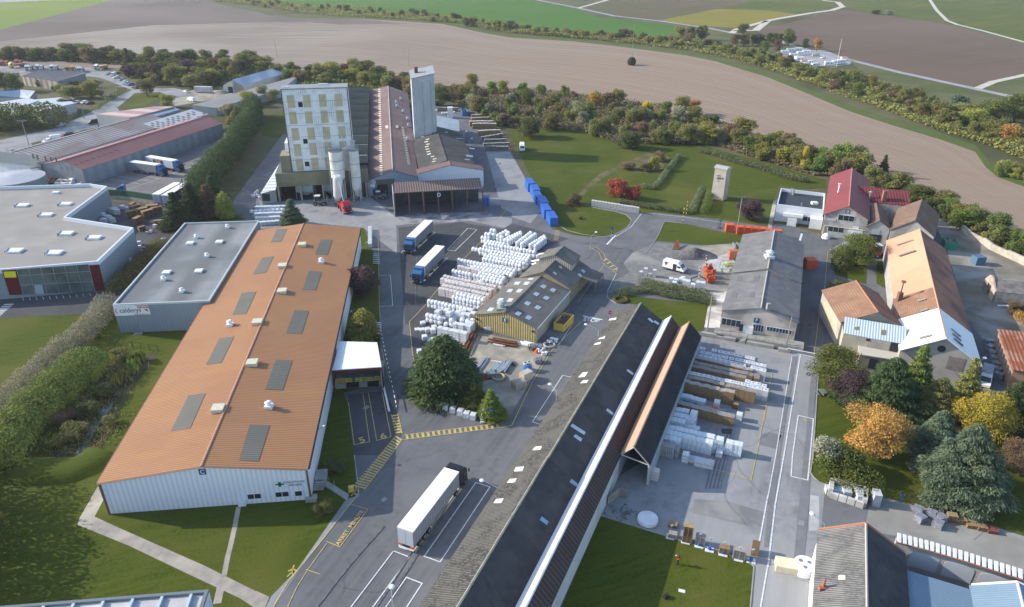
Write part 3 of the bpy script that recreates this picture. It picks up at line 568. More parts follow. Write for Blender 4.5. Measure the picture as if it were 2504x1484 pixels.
gh=flat('grey_flat_hall','grey metal hall with flat roof and large white company banner','warehouse',PG,6.9,GRW,
    mat('felt_roof',(.155,.17,.175),(.21,.225,.235),.12,.85,c3=(.26,.275,.28),sc3=.07,det=8,stripe=(tuple((PG[1]-PG[0]).normalized()),11,(.15,.16,.165),0)),.35,.35,mat('pale_trim',(.45,.48,.5)))
pr=(Vector((0,0,6.55)),UPV)
for s in('01:1860,900','01:2145,888','01:1630,1187','01:1945,1173'):rbox(gh,pr,s,(1.7,1.7),WHITE,'dome_skylight',aC,.35)
for s in('01:2225,745','01:1920,845','01:2025,1028','01:1600,1256','01:1780,1373'):turbine(gh,pr,s,.8)
fp=plane(PG[0],PG[1],PG[1]+UPV)
b_=patch(gh,'banner',fp,'02:1105,15 1445,5 1475,103 1130,120',WHITE,.12)
c=hit('02:1290,65',(fp[0]-dG*.13,fp[1]));rr_=(PG[1]-PG[0]).normalized();RED=mat('banner_red',(.55,.08,.03));DGR=mat('banner_grey',(.05,.06,.07))
text(b_,'calderys',c-rr_*.35-UPV*.05,rr_,UPV,(1.35,1.5),DGR);text(b_,'TOGETHER',c+rr_*2.2+UPV*.95,rr_,UPV,.52,RED,bold=True);text(b_,'FOR MORE',c+rr_*2.4+UPV*.52,rr_,UPV,.48,DGR,bold=True)
text(b_,'Usine de Sezanne',c+rr_*1.7-UPV*.98,rr_,UPV,.42,RED)
mb=MB()
for k in range(10):
    a0,a1=math.pi*.5+k*.3,math.pi*.5+(k+1)*.3;cc=c-rr_*2.95;mb.tube(cc+rr_*math.cos(a0)*.35+UPV*math.sin(a0)*.5,cc+rr_*math.cos(a1)*.35+UPV*math.sin(a1)*.5,.07)
mb.add([c+rr_*2.5+UPV*.1-dG*.02,c+rr_*3.2+UPV*.2-dG*.02,c+rr_*3.2-UPV*.6-dG*.02],[(0,2,1)]);part('logo',mb,RED,b_)
prect(gh,'door',fp,'02:1340,245',(1.1,2.1),mat('grey_door',(.2,.24,.28)),.06)
part('door_step',MB().box(hit('02:1362,288',(Vector((0,0,0)),UPV))+Vector((0,-.4,.1)),(1.6,.8,.2),aC),CONC,gh)
zS=7.6;PS=[G(s,zS)for s in('D:-260,672','D:0,658.5','D:239,638.5','D:326,556','D:160,530','D:262.5,455','D:220,448.5','D:0,456','D:-260,462')];PS=[Vector((p.x,p.y,0))for p in PS]
sh=flat('shop_building','large beige flat-roofed shop with glass front, dark red panels and a yellow sign','shop',PS,zS,corr('blue_grey_cladding',(.25,.29,.34),(.22,.26,.31),(1,.6,0),.5,.85,.02,sc=.1),
    mat('beige_felt_roof',(.30,.285,.26),(.265,.25,.23),.15,.9,c3=(.335,.32,.295),sc3=.06,big=((.255,.245,.225),.05)),1.0,.45,mat('white_parapet',(.62,.66,.72)))
pr=(Vector((0,0,6.6)),UPV)
for s,k in(('01:225,530',1),('01:645,517',1),('01:455,623',1),('01:655,805',1),('01:925,847',1),('01:150,975',1.1),('01:535,995',1.1),('01:548,405',.6)):
    rbox(sh,pr,s,(3.1*k,2.2*k),WHITE,'dome_skylight',.03,.4);cc=hit(s,pr)
    if k>=1:part('skylight_flap',MB().box(cc+Vector((-1.9,-.1,.35)),(.5,2.3,.7),.3),GREYM,sh)
fp=plane(PS[1],PS[2],PS[2]+UPV)
patch(sh,'glass_front',fp,'01:160,1150 865,1100 935,1365 225,1395',mat('shop_glass',(.06,.085,.085),(.14,.17,.16),.25,.15,spec=.7),.05)
patch(sh,'wall_panel',fp,'01:865,1108 970,1100 1032,1362 932,1370',mat('dark_red_panel',(.12,.015,.02)),.08);patch(sh,'wall_panel',fp,'01:20,1160 160,1150 225,1395 95,1400',MATS['dark_red_panel'],.08)
patch(sh,'sign',fp,'01:35,1170 152,1166 163,1225 50,1228',mat('bright_yellow',(.75,.68,.03)),.16,.12)
mb=MB();nS=(PS[2]-PS[1]).normalized()
for t_ in np.linspace(.0,1,7):
    a,b=px('01:%f,%f'%(165+700*t_,1150-50*t_))[0],px('01:%f,%f'%(228+705*t_,1395-30*t_))[0];mb.tube(hit(a,fp)-Vector((-nS.y,nS.x,0))*.1,hit(b,fp)-Vector((-nS.y,nS.x,0))*.1,.06)
for t_ in(.25,.62):
    a,b=px('01:%f,%f'%(160+65*t_,1150+245*t_))[0],px('01:%f,%f'%(865+70*t_,1100+265*t_))[0];mb.tube(hit(a,fp)-Vector((-nS.y,nS.x,0))*.1,hit(b,fp)-Vector((-nS.y,nS.x,0))*.1,.06)
part('mullion',mb,GALV,sh)
patch(sh,'door',fp,'01:335,1300 415,1296 435,1386 352,1390',mat('pale_frame',(.35,.42,.42)),.14)
patch(sh,'door',plane(PS[2],PS[3],PS[3]+UPV),'01:1255,1040 1285,1030 1300,1085 1268,1098',WHITE,.06)
YP=corr('ochre_panel',(.60,.53,.34),(.54,.47,.30),(1,0,0),.5,.85,.02,c3=(.40,.36,.21),sc3=.3)
OLV=corr('olive_cladding',(.27,.25,.15),(.21,.20,.13),(1,0,0),.6,.75,.04,c3=(.13,.135,.09),sc3=.12)
ax=G('11:185,215',9.3);bx=G('11:1095,172',9.3);ddx=(bx-ax);ddx.z=0;ddx.normalize();ndx=Vector((-ddx.y,ddx.x,0));LX=(Vector((bx.x,bx.y,0))-Vector((ax.x,ax.y,0))).length
A0=Vector((ax.x,ax.y,0))
def loc(u,v_,z=0):return A0+ddx*u+ndx*v_+UPV*z
tw=thing('tower_factory','tall white tower block with rows of ochre panels above an olive ground-floor annex','factory',loc(LX/2,8))
def bx_(u0,u1,v0,v1,z0,z1):return MB().prism([tuple(loc(u,v_)[:2])for u,v_ in((u0,v0),(u1,v0),(u1,v1),(u0,v1))],z0,z1)
part('annex_wall',bx_(0,LX,0,.4,4.9,9.3),OLV,tw)
fpl=plane(loc(0,2),loc(10,2),loc(0,2,5));TL=hit('10:243,878',fpl);TR=hit('10:890,855',fpl);HT=TL.z
u0,u1=(Vector((TL.x,TL.y,0))-A0).dot(ddx),(Vector((TR.x,TR.y,0))-A0).dot(ddx)
part('annex_roof',bx_(0,u0-.1,.4,22,8.7,9.2).prism([tuple(loc(u,v_)[:2])for u,v_ in((u0-.1,.4),(LX,.4),(LX,1.9),(u0-.1,1.9))],8.7,9.2),mat('dull_roof',(.16,.165,.165),(.12,.125,.12),.3),tw)
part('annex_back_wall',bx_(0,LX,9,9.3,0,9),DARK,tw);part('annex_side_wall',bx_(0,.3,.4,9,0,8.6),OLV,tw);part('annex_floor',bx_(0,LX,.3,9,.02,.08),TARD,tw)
for u in(.3,7.2,14.2,21,28,LX-.3):part('post',MB().box(loc(u,.25,2.45),(.5,.4,4.9)),CONC,tw)
WTW=corr('white_tower_cladding',(.86,.87,.88),(.78,.80,.82),(1,0,0),.6,.9,.02,c3=(.5,.53,.55),sc3=.2)
HT2=HT
part('tower_wall',bx_(u0,u1,2,8.7,9.2,HT2-.05),WTW,tw)
part('tower_roof',bx_(u0-.1,u1+.1,1.9,8.8,HT2-.05,HT2+.3),mat('grey_roof_felt',(.30,.32,.34),(.24,.26,.28),.2),tw)
part('corner_trim',bx_(u0-.12,u0+.15,1.85,2.1,9,HT2),mat('brown_grey_trim',(.14,.12,.11)),tw);part('corner_trim',bx_(u1-.15,u1+.12,1.85,2.1,9,HT2),mat('brown_grey_trim',(.14,.12,.11)),tw)
fpl=plane(loc(0,2),loc(10,2),loc(0,2,5))
rows=[('10',(342,992),(498,988),(652,983),(806,977)),('10',(363,1153),(517,1148),(671,1142),(823,1136)),('10',(387,1312),(540,1305),(689,1299),(840,1292)),('10',(408,1466),(558,1455),(706,1447),(853,1440)),('11',(428,125),(577,116),(712,108),(860,100))]
for rw in rows:
    for c_ in rw[1:]:prect(tw,'ochre_panel',fpl,'%s:%d,%d'%(rw[0],*c_),(2.2,3.8),YP,.06)
mb=MB()
for k in range(1,7):q=loc(u0,1.96,9.2+(HT2-9.2)*k/7);mb.tube(q,q+ddx*(u1-u0),.05)
part('panel_joint',mb,GREYM,tw)
for s in('10:435,1022','10:483,1380','11:500,118'):prect(tw,'window',fpl,s,(1.3,1.5),DARK,.1)
part('roof_lip',bx_(u0,u0+2,4,4.4,HT2+.25,HT2+.6).prism([tuple(loc(u,v_)[:2])for u,v_ in((u1-9,6),(u1-6,6),(u1-6,6.6),(u1-9,6.6))],HT2+.25,HT2+.8),WHITE,tw)
part('side_box',bx_(2.0,u0-.15,1.5,9,9.2,14.5),OLV,tw);part('side_box',bx_(3.4,u0-.2,6,14,14.5,17.5),PWHITE,tw)
for u in(8.5,17):
    hp=thing('steel_hopper','grey steel hopper on legs in the %s bay under the olive annex'%('left' if u<10 else 'middle'),'hopper',loc(u,2.2))
    mb=MB().box(loc(u,2.2,4.2),(5.6,3,3));b0=loc(u,2.2,2.7);mb.hexa([b0+Vector((sx*.7,sy*.5,-1.4))for sx,sy in((-1,-1),(1,-1),(1,1),(-1,1))],[b0+Vector((sx*2.8,sy*1.5,0))for sx,sy in((-1,-1),(1,-1),(1,1),(-1,1))])
    part('bin',mb,mat('hopper_grey',(.33,.36,.38),(.25,.27,.28),1),hp)
    for sx in(-1,1):
        for sy in(-1,1):part('leg',MB().box(loc(u,2.2,2)+Vector((sx*2.7,sy*1.4,0)),(.25,.25,4)),GREYM,hp)
q=[G('11:190,375',4.0),G('11:45,410',3.6),G('11:235,108',3.8),G('11:262,100',4.6)]
lt=thing('lean_to_shed','narrow lean-to shed with ribbed white sheet roof against the left of the tower factory','shed',Vector((q[0].x,q[0].y,0)))
part('roof',MB().slab([q[1],q[0],q[3],q[2]],.12),mat('ribbed_sheet',(.42,.46,.5),(.36,.4,.44),.4,.5,stripe=((.08,1,0),3.0,(.68,.72,.76),0)),lt)
g0=[Vector((p.x,p.y,0))for p in q];part('wall',MB().prism([(p.x,p.y)for p in(g0[1],g0[0],g0[0]+Vector((0,.3,0)),g0[1]+Vector((0,.3,0)))],0,3.5).prism([(p.x,p.y)for p in(g0[0],g0[3],g0[3]+Vector((-.2,0,0)),g0[0]+Vector((-.2,0,0)))],0,3.8),CONC,lt)
patch(lt,'doorway',plane(g0[1],g0[0],g0[0]+UPV),'11:60,412 135,410 140,480 65,482',DARK,.05)
vs_=26.3;sa=thing('sawtooth_workshop','dark sawtooth-roofed workshop squeezed between the white tower and the brown-roofed hall','workshop',loc(LX-2.5,60))
PB=[G('11:1100,280',5.3),G('11:1580,245',5.3),G('D:996,227',5.3),G('D:905,220',5.3)];PB=[Vector((p.x,p.y,0))for p in PB]
BRR=mat('brown_roof_sheet',(.17,.10,.09),(.21,.13,.115),.2,.7,c3=(.24,.17,.15),sc3=.05,stripe=(tuple((PB[3]-PB[0]).normalized()),.8,(.14,.085,.075),0))
bh,K=gable('brown_roof_hall','long hall with low brown roof and a pale ridge, letter D beside its door','warehouse',PB,5.3,7.9,corr('pale_blue_cladding',(.33,.39,.45),(.3,.35,.41),(1,0,0),.5,.85,.02),BRR,capm=mat('pale_ridge',(.5,.42,.4)))
for i in range(40):
    t_=i/40
    for sd,a_,b_ in(('L',(1205,870,1222,1484+235*4/4),(0,0)),):
        p0=Vector((626+1195/4,217)).lerp(Vector((626+1212/4,371+235/4)),t_+.003);p1=Vector((626+1195/4,217)).lerp(Vector((626+1212/4,371+235/4)),t_+.016)
        patch(bh,'roof_light',K['L'],[(p0.x,p0.y),(p0.x+5.2+2*t_,p0.y-.4),(p1.x+5.2+2*t_,p1.y-.4),(p1.x,p1.y)],CREAM,.04)
    if i>16:
        p0=Vector((626+1375/4,240)).lerp(Vector((626+1485/4,371+130/4)),t_+.003);p1=Vector((626+1375/4,240)).lerp(Vector((626+1485/4,371+130/4)),t_+.014)
        patch(bh,'roof_light',K['R'],[(p0.x,p0.y),(p0.x+5+2*t_,p0.y+.8),(p1.x+5+2*t_,p1.y+.8),(p1.x,p1.y)],CREAM,.04)
for s in('10:1418,975','10:1374,1010','10:1380,1046','10:1440,1098','10:1482,1172','10:1492,1236','10:1482,1370'):turbine(bh,K['R'],s,1.1,GALV)
patch(bh,'roof_light',K['L'],'10:1265,1228 1290,1225 1292,1252 1266,1254',CREAM,.04);patch(bh,'roof_light',K['R'],'10:1365,1225 1390,1222 1393,1250 1368,1252',CREAM,.04)
prect(bh,'door',K['front'],'11:1262,345',(6.5,5.4),mat('brown_door',(.16,.13,.12)),.06);prect(bh,'doorway',K['front'],'11:1240,372',(3.4,3.8),DARK,.1)
f_,c,r_,u_=prect(bh,'sign',K['front'],'11:1155,298',(1.3,1.3),MATS['pale_blue_cladding'],.06);text(f_,'D',c,r_,u_,1.5,WHITE,'letter',bold=True);prect(bh,'sign',K['front'],'11:1152,330',(2.4,1.0),WHITE,.06)
prect(bh,'door',K['front'],'11:1162,393',(1.3,2.0),SIGNB,.06)
sr=PB[0]-ddx*.3;sbk=PB[3]-Vector((.3,0,0));dS=(sbk-sr);Ls=dS.length;dS.normalize();wS=LX-u1-.2;nS_=-Vector((dS.y,-dS.x,0))
if nS_.x>0:nS_=-nS_
TE=MB();RO=MB();NT=11
for i in range(NT):
    a=Ls*i/NT+2.2*(i==0);b=Ls*(i+1)/NT;wv=7.8 if i<2 else 10.8
    p=[sr+dS*a,sr+dS*b];l=[x+nS_*wv for x in p]
    v=lambda x,z:Vector((x.x,x.y,z))
    TE.add([v(p[0],0),v(p[0],9.6),v(p[1],6.2),v(p[1],0),v(l[0],0),v(l[0],9.6),v(l[1],6.2),v(l[1],0)],[(0,3,2,1),(4,5,6,7),(0,1,5,4),(3,7,6,2)])
    q=[v(p[0],9.6)-dS*.2,v(p[1],6.25),v(l[1],6.25),v(l[0],9.6)-dS*.2];RO.hexa(q,[x+UPV*.1 for x in q])
part('wall',TE,mat('tower_shaded_cladding',(.13,.145,.14),(.17,.175,.14),.15,.7),sa);part('roof',RO,mat('tower_shaded_sheet',(.07,.085,.10),(.10,.115,.13),.3,.7),sa)  # dark tones paint in the tower's shadow over the teeth
zb=8.5;a=G('D:1013.5,322.5',zb);d1=ddx.copy();n1=Vector((-d1.y,d1.x,0));b=hit('10:1740,720',(a,n1));top=28.4
gt=thing('grey_silo_tower','slender grey sheet-metal tower with sloping roof and a pipe on top','tower',Vector((a.x,a.y,0)))
A_,B_=Vector((a.x,a.y,0)),Vector((b.x,b.y,0));B_=A_+d1*(B_-A_).dot(d1);pl_=(A_,n1);ta,tb=hit('10:1520,772',pl_).z,hit('10:1740,720',pl_).z;DPT=9.5
C_,D_=B_+n1*DPT,A_+n1*DPT;v=lambda x,z:Vector((x.x,x.y,z))
GTW=corr('tower_grey_sheet',(.50,.53,.56),(.43,.46,.49),(1,.3,0),.9,.85,.03,c3=(.36,.39,.42),sc3=.15)
tc=(ta+tb)/2;part('wall',MB().hexa([A_,B_,C_,D_],[v(A_,ta-.05),v(B_,tb-.05),v(C_,tb+1.3),v(D_,ta+1.3)]),GTW,gt)
part('roof',MB().slab([v(A_,ta)-n1*.3-d1*.3,v(B_,tb)-n1*.3+d1*.3,v(C_,tb+1.4)+d1*.3,v(D_,ta+1.4)-d1*.3],.25),mat('pale_felt',(.33,.36,.38),(.28,.3,.32),.4),gt)
pm=hit('10:1668,900',pl_);part('duct',MB().box(v(A_+d1*((pm-A_).dot(d1)),(zb+pm.z)/2)-n1*.3,(2.6,.6,pm.z-zb+8),math.atan2(d1.y,d1.x)),GTW,gt)
pp=A_+d1*2.2+n1*5;part('chimney_pipe',MB().cyl(v(pp,ta+.3),.7,3.2,12),mat('brown_pipe',(.10,.07,.06)),gt);part('roof_hatch',MB().box(v(A_+d1*6+n1*6,(ta+tb)/2+.9),(1.8,5,.3)),WHITE,gt)
zE=5.75;c1,c2=G('D:1022,425',zE),G('D:1182,416',zE);bk=G('D:1124,322',zE)
PD=[Vector((p.x,p.y,0))for p in(c1,c2)];dd=(PD[1]-PD[0]).normalized();nn=Vector((-dd.y,dd.x,0))
if 1:
    ridgeF=G('D:1101,410',8.0);
    W1=PD;backd=(Vector((bk.x,bk.y,0))-PD[0]).dot(nn)
PDm=[PD[0]+nn*5.2+dd*.9,PD[1]+nn*5.2-dd*2.2];
dirb=(Vector((G('D:1070,316',8.9).x,G('D:1070,316',8.9).y,0))-Vector((G('D:1097,398.5',8.9).x,G('D:1097,398.5',8.9).y,0))).normalized()
PBk=[PDm[0]+dirb*(backd-5),PDm[1]+dirb*(backd-5)]
GRR=mat('mossy_fibre_cement',(.065,.065,.063),(.10,.098,.094),.5,.9,c3=(.13,.128,.125),sc3=.12,det=10,stripe=(tuple(dirb),.9,(.055,.055,.054),0))
gb,K=gable('grey_roof_barn','grey-roofed barn with scattered pale roof lights at the foot of the grey tower','warehouse',[PDm[0],PDm[1],PBk[1],PBk[0]],5.6,8.2,CONC,GRR)
rs=random.Random(4)
for i in range(13):patch(gb,'roof_light',K['L'],'10:%d,%d %d,%d %d,%d %d,%d'%((lambda x,y:(x,y,x+36,y-8,x+38,y-1,x+2,y+7))(1590+i*10+rs.randint(-8,40),1290+i*24)),WHITE if i in(1,4,9)else CREAM,.05)
for s in('10:1845,1288 1875,1290 1878,1298 1847,1296','10:1955,1350 2020,1352 2020,1358 1955,1356','11:2055,30 2120,38 2122,52 2057,44','11:2085,-40 2135,-34 2138,-24 2087,-30','11:2040,68 2090,76 2092,84 2042,76'):patch(gb,'roof_light',K['R'],s,mat('bluish_sheet',(.35,.42,.5)),.05)
wb,K=gable('white_gable_hall','short brown-roofed hall with wide white gable behind the brown canopy','warehouse',[PD[0],PD[1],PD[1]+nn*5.0,PD[0]+nn*5.0],5.75,8.1,corr('white_gable',(.80,.82,.85),(.74,.77,.80),(1,0,0),.6,.92,.02),BRR)
pb=[G('10:1775,1262',5),G('10:1990,1285',5),G('10:1985,1175',5.8),G('10:1765,1130',5.8)];bl=thing('blue_grey_lean_to','low blue-grey roofed extension right of the grey tower','shed',v(pb[0],0));part('roof',MB().slab(pb,.15),mat('bluegrey_sheet',(.20,.26,.32),(.25,.31,.37),.3),bl);part('wall',MB().prism([(p.x,p.y)for p in pb],0,4.9,cap=False),GREYM,bl)
q=[G('11:1350,408',7.3),G('11:2215,362',7.3),G('11:2190,258',8.7),G('11:1345,305',8.7)]
cn=thing('brown_canopy','open-fronted canopy shed with corrugated brown roof and five dark bays','canopy',v((q[0]+q[1])/2,0));dd=(q[1]-q[0]);dd.z=0;LQ=dd.length;dd.normalize();nn=Vector((-dd.y,dd.x,0))
part('roof',MB().slab(q,.2),mat('striped_brown_roof',(.21,.15,.135),(.25,.18,.16),.2,.7,stripe=(tuple(dd),.75,(.10,.065,.06),.05)),cn)
q0=v(q[0],0)
for t_ in(0,.16,.325,.49,.65,.82,1.0):part('post',MB().tube(q0+dd*LQ*t_,q0+dd*LQ*t_+UPV*7.25,.2),mat('reddish_steel',(.16,.09,.08)),cn)
part('back_wall',MB().prism([(p.x,p.y)for p in(q0+nn*10,q0+nn*10+dd*LQ,q0+nn*10.3+dd*LQ,q0+nn*10.3)],0,7.5),mat('bay_grey',(.10,.11,.12),(.07,.08,.09),.4),cn)
for t_ in(.325,.65):part('bay_wall',MB().prism([(p.x,p.y)for p in(q0+nn*1+dd*(LQ*t_),q0+nn*10+dd*(LQ*t_),q0+nn*10+dd*(LQ*t_+.3),q0+nn*1+dd*(LQ*t_+.3))],0,6.8),MATS['bay_grey'],cn)
part('side_wall',MB().prism([(p.x,p.y)for p in(q0-dd*.2,q0+nn*10-dd*.2,q0+nn*10-dd*.4,q0-dd*.4)],0,7.2),PWHITE,cn)
text(cn,'D',q0+dd*LQ*.5-nn*.3+UPV*6.2,dd,UPV,1.6,WHITE,'letter',bold=True)
def silo(base,r_,h,cone,label,legs=True,topbox=False):
    t=thing('silo',label,'silo',base);zc=cone
    m_=mat('silo_white',(.74,.74,.72),(.64,.63,.60),.5,.5,c3=(.58,.56,.52),sc3=.25)
    part('tank',MB().cyl(base+UPV*zc,r_,h-zc,24).cyl(base+UPV*(zc-2.8),.4,2.8,20,r_,cap=False),m_,t,smooth=False)
    for zz,e_ in((zc+(h-zc)*.3,.06),(zc+(h-zc)*.65,.06),(h-.1,.12)):part('hoop',MB().cyl(base+UPV*zz,r_+e_,.18,24),GREYM,t)
    for k in range(4):
        a=math.pi/4+k*math.pi/2;part('leg',MB().tube(base+Vector((r_*math.cos(a),r_*math.sin(a),0)),base+Vector((r_*math.cos(a),r_*math.sin(a),zc+.3)),.2),mat('pale_steel',(.45,.46,.44)),t)
    mb=MB()
    for k in range(4):
        a,b=math.pi/4+k*math.pi/2,math.pi/4+(k+1)*math.pi/2;p=base+Vector((r_*math.cos(a),r_*math.sin(a),0));q_=base+Vector((r_*math.cos(b),r_*math.sin(b),0))
        mb.tube(p+UPV*zc,q_+UPV*zc,.12).tube(p+UPV*(zc*.45),q_+UPV*(zc*.45),.1).tube(p+UPV*.5,q_+UPV*zc*.45,.08)
    part('brace',mb,MATS['pale_steel'],t)
    part('ladder',MB().tube(base+Vector((-r_-.3,-.6,0)),base+Vector((-r_-.3,-.6,h+.8)),.08).tube(base+Vector((-r_-.3,-.1,0)),base+Vector((-r_-.3,-.1,h+.8)),.08),GALV,t)
    if topbox:part('filter',MB().cyl(base+UPV*h,.75,2.6,12).cyl(base+UPV*(h+2.6),.9,.3,12),GALV,t)
    mb=MB()
    for k in range(10):a,b=k*.63,(k+1)*.63;mb.tube(base+Vector((r_*math.cos(a),r_*math.sin(a),h+1)),base+Vector((r_*math.cos(b),r_*math.sin(b),h+1)),.05).tube(base+Vector((r_*math.cos(a),r_*math.sin(a),h)),base+Vector((r_*math.cos(a),r_*math.sin(a),h+1)),.04)
    part('guard_rail',mb,GALV,t);return t
SB=loc(19.6,-2.6);silo(SB,2.2,16.6,8.0,'wide white silo on tall steel legs in front of the tower, greenery on top');silo(SB+ddx*5.5+ndx*.3,1.55,16.4,4.0,'slim tall white silo right of the wide one, filter unit on its top',topbox=True)
ss=loc(LX-6.3,1.3);ssm=MB().cyl(ss+UPV*9.25,1.5,7.0,18).cyl(ss+UPV*16.25,1.5,.5,18,.3).tube(ss+UPV*16.5,ss+Vector((-3.5,.5,27)),.12);solo('small_silo',ssm,MATS['silo_white'],'small white silo standing on the annex roof beside the sawtooth workshop','silo')
zl,zrt=3.6,3.6
EL,ER,=G('B:1180,490',3.3),G('B:2185,710',3.6);EBR=G('21:560,1350',3.6)
EL,ER,EBR=[Vector((p.x,p.y,0))for p in(EL,ER,EBR)];dE=(EBR-ER).normalized();lenE=(EBR-ER).length
PE=[EL,ER,EBR,EL+dE*lenE];rE=(ER-EL).normalized()
GR2=mat('lichen_roof',(.13,.125,.115),(.20,.19,.17),.6,.92,c3=(.25,.235,.21),sc3=.18,det=10,stripe=(tuple(dE),.33,(.11,.105,.10),.03))
YC=mat('yellow_cladding',(.56,.45,.21),(.46,.38,.18),.8,.6,stripe=(tuple(rE),.55,(.17,.14,.06),.04))
rfe=G('B:1670,500',5.3);t_=(Vector((rfe.x,rfe.y,0))-EL).dot(rE)/(ER-EL).length
we,K=gable('yellow_clad_workshop','workshop with yellow ribbed front, letter E and grey roof dotted with square roof lights','workshop',PE,3.4,5.5,YC,GR2,t=.5)
part('side_wall',MB().prism([(p.x,p.y)for p in(ER+rE*.05,EBR+rE*.05,EBR+rE*.12,ER+rE*.12)],0,3.3),mat('beige_side',(.38,.36,.31),(.33,.31,.27),.5),we);part('gutter',MB().tube(ER+rE*.3+UPV*3.35,EBR+rE*.3+UPV*3.35,.1),WHITE,we)
BSH=mat('pale_roof_light',(.50,.55,.62),(.42,.47,.54),1.5,.4)
for s in('A:1730,990 1760,948 1850,948 1810,997','A:1890,997 1925,948 2008,950 1965,999','A:1610,1118 1648,1068 1725,1070 1690,1118','A:1765,1122 1810,1070 1888,1072 1840,1124','A:1448,1272 1490,1220 1570,1222 1528,1275','A:1612,1278 1655,1224 1732,1226 1690,1280','A:1282,1437 1330,1380 1410,1382 1365,1438','A:1965,910 1990,885 2070,886 2045,914'):patch(we,'roof_light',K['L'],s,BSH,.05)
for s in('A:2168,1025 2215,988 2282,1015 2240,1062','A:2330,1085 2375,1050 2442,1078 2398,1125','A:2052,1150 2098,1115 2165,1145 2120,1190','A:2215,1215 2262,1178 2332,1210 2285,1254','A:1900,1308 1950,1268 2022,1300 1975,1348','A:2070,1378 2120,1335 2195,1368 2145,1415','B:1828,482 1885,434 1953,470 1900,516','B:1998,550 2052,502 2125,538 2075,584'):patch(we,'roof_light',K['R'],s,BSH,.05)
turbine(we,K['L'],'B:1612,395',1.7,mat('greenish_metal',(.33,.38,.35)))
sign(we,K['front'],'B:1672,583','E',1.05);prect(we,'door',K['front'],'B:1400,768',(1.1,2.2),mat('pale_door',(.42,.47,.52)),.06);prect(we,'notice',K['front'],'B:1347,733',(.7,.9),WHITE,.06)
prect(we,'wall_lamp',K['front'],'B:1205,562',(.4,.4),DARK,.3,.3);prect(we,'wall_lamp',K['front'],'B:2135,768',(.4,.4),DARK,.3,.3)
m0=EL+dE*(lenE+.05)+rE*1.5;m1=EBR+dE*.05-rE*.2
mr=G('21:770,1110',4.6);lm=(Vector((mr.x,mr.y,0))-m1).dot(dE)
ww,K=gable('dark_roof_workshop','taller dark-roofed workshop behind the yellow-clad one','workshop',[m0,m1+rE*.3,m1+rE*.3+dE*lm,m0+dE*lm],3.9,6.9,mat('ochre_block_wall',(.30,.25,.16),(.25,.21,.14),.6),GR2)
for s in('21:180,1065 310,1042 318,1052 200,1078','21:185,1095 235,1083 238,1092 200,1106','21:250,1000 320,985 322,995 262,1008'):patch(ww,'roof_light',K['L'],s,WHITE,.05)
for s in('21:672,1158 690,1150 722,1175 708,1190','21:640,1195 655,1188 690,1212 676,1228','21:510,1050 525,1042 552,1062 540,1078','21:395,1180 410,1172 440,1190 428,1206','21:455,1120 470,1112 495,1130 482,1146'):patch(ww,'roof_light',K['R'],s,BSH if '67' in s or '64' in s else CREAM,.05)
h0=m0+dE*(lm*.52)+rE*2.2;h1=m1+dE*(lm*.52)-rE*2.0;lh=lm*.44
wr,K=gable('raised_roof_section','small raised roof with ribbed sheet gable on top of the dark-roofed workshop','workshop',[h0,h1,h1+dE*lh,h0+dE*lh],6.7,8.4,mat('ribbed_gable',(.42,.40,.35),(.36,.34,.3),.5,.7,stripe=(tuple(rE),.5,(.16,.15,.13),0)),GR2)
la,lb=m1+rE*.5+dE*(lm*.55),m1+rE*.5+dE*(lm*.98);lo=thing('side_awning','small dark lean-to awning at the far right corner of the dark-roofed workshop','awning',la)
part('roof',MB().slab([v(la,3.9),v(la+rE*4,3.1),v(lb+rE*4,3.1),v(lb,3.9)],.12),GR2,lo)
for p in(la+rE*3.8,lb+rE*3.8):part('post',MB().tube(p,p+UPV*3.1,.1),GREYM,lo)
hL=rad(23.26);LD=Vector((math.sin(hL),math.cos(hL),0));LS=Vector((math.cos(hL),-math.sin(hL),0))
def ls(s,d,z=0):return LS*s+LD*d+UPV*z
LF=[ls(s,20)for s in(0,)]
ROA=mat('old_fibre_roof',(.05,.05,.048),(.15,.148,.138),2.6,.95,c3=(.15,.145,.13),sc3=.3,det=12,stripe=(tuple(LD),.3,(.05,.049,.046),.04),thr=(.42,.58))
ROD=mat('shaded_fibre_roof',(.055,.057,.06),(.085,.086,.088),.8,.95,c3=(.11,.11,.108),sc3=.25,det=12,stripe=(tuple(LD),.3,(.05,.05,.052),.04))  # old fibre roof with shade put into its colour, for slopes facing off-sun
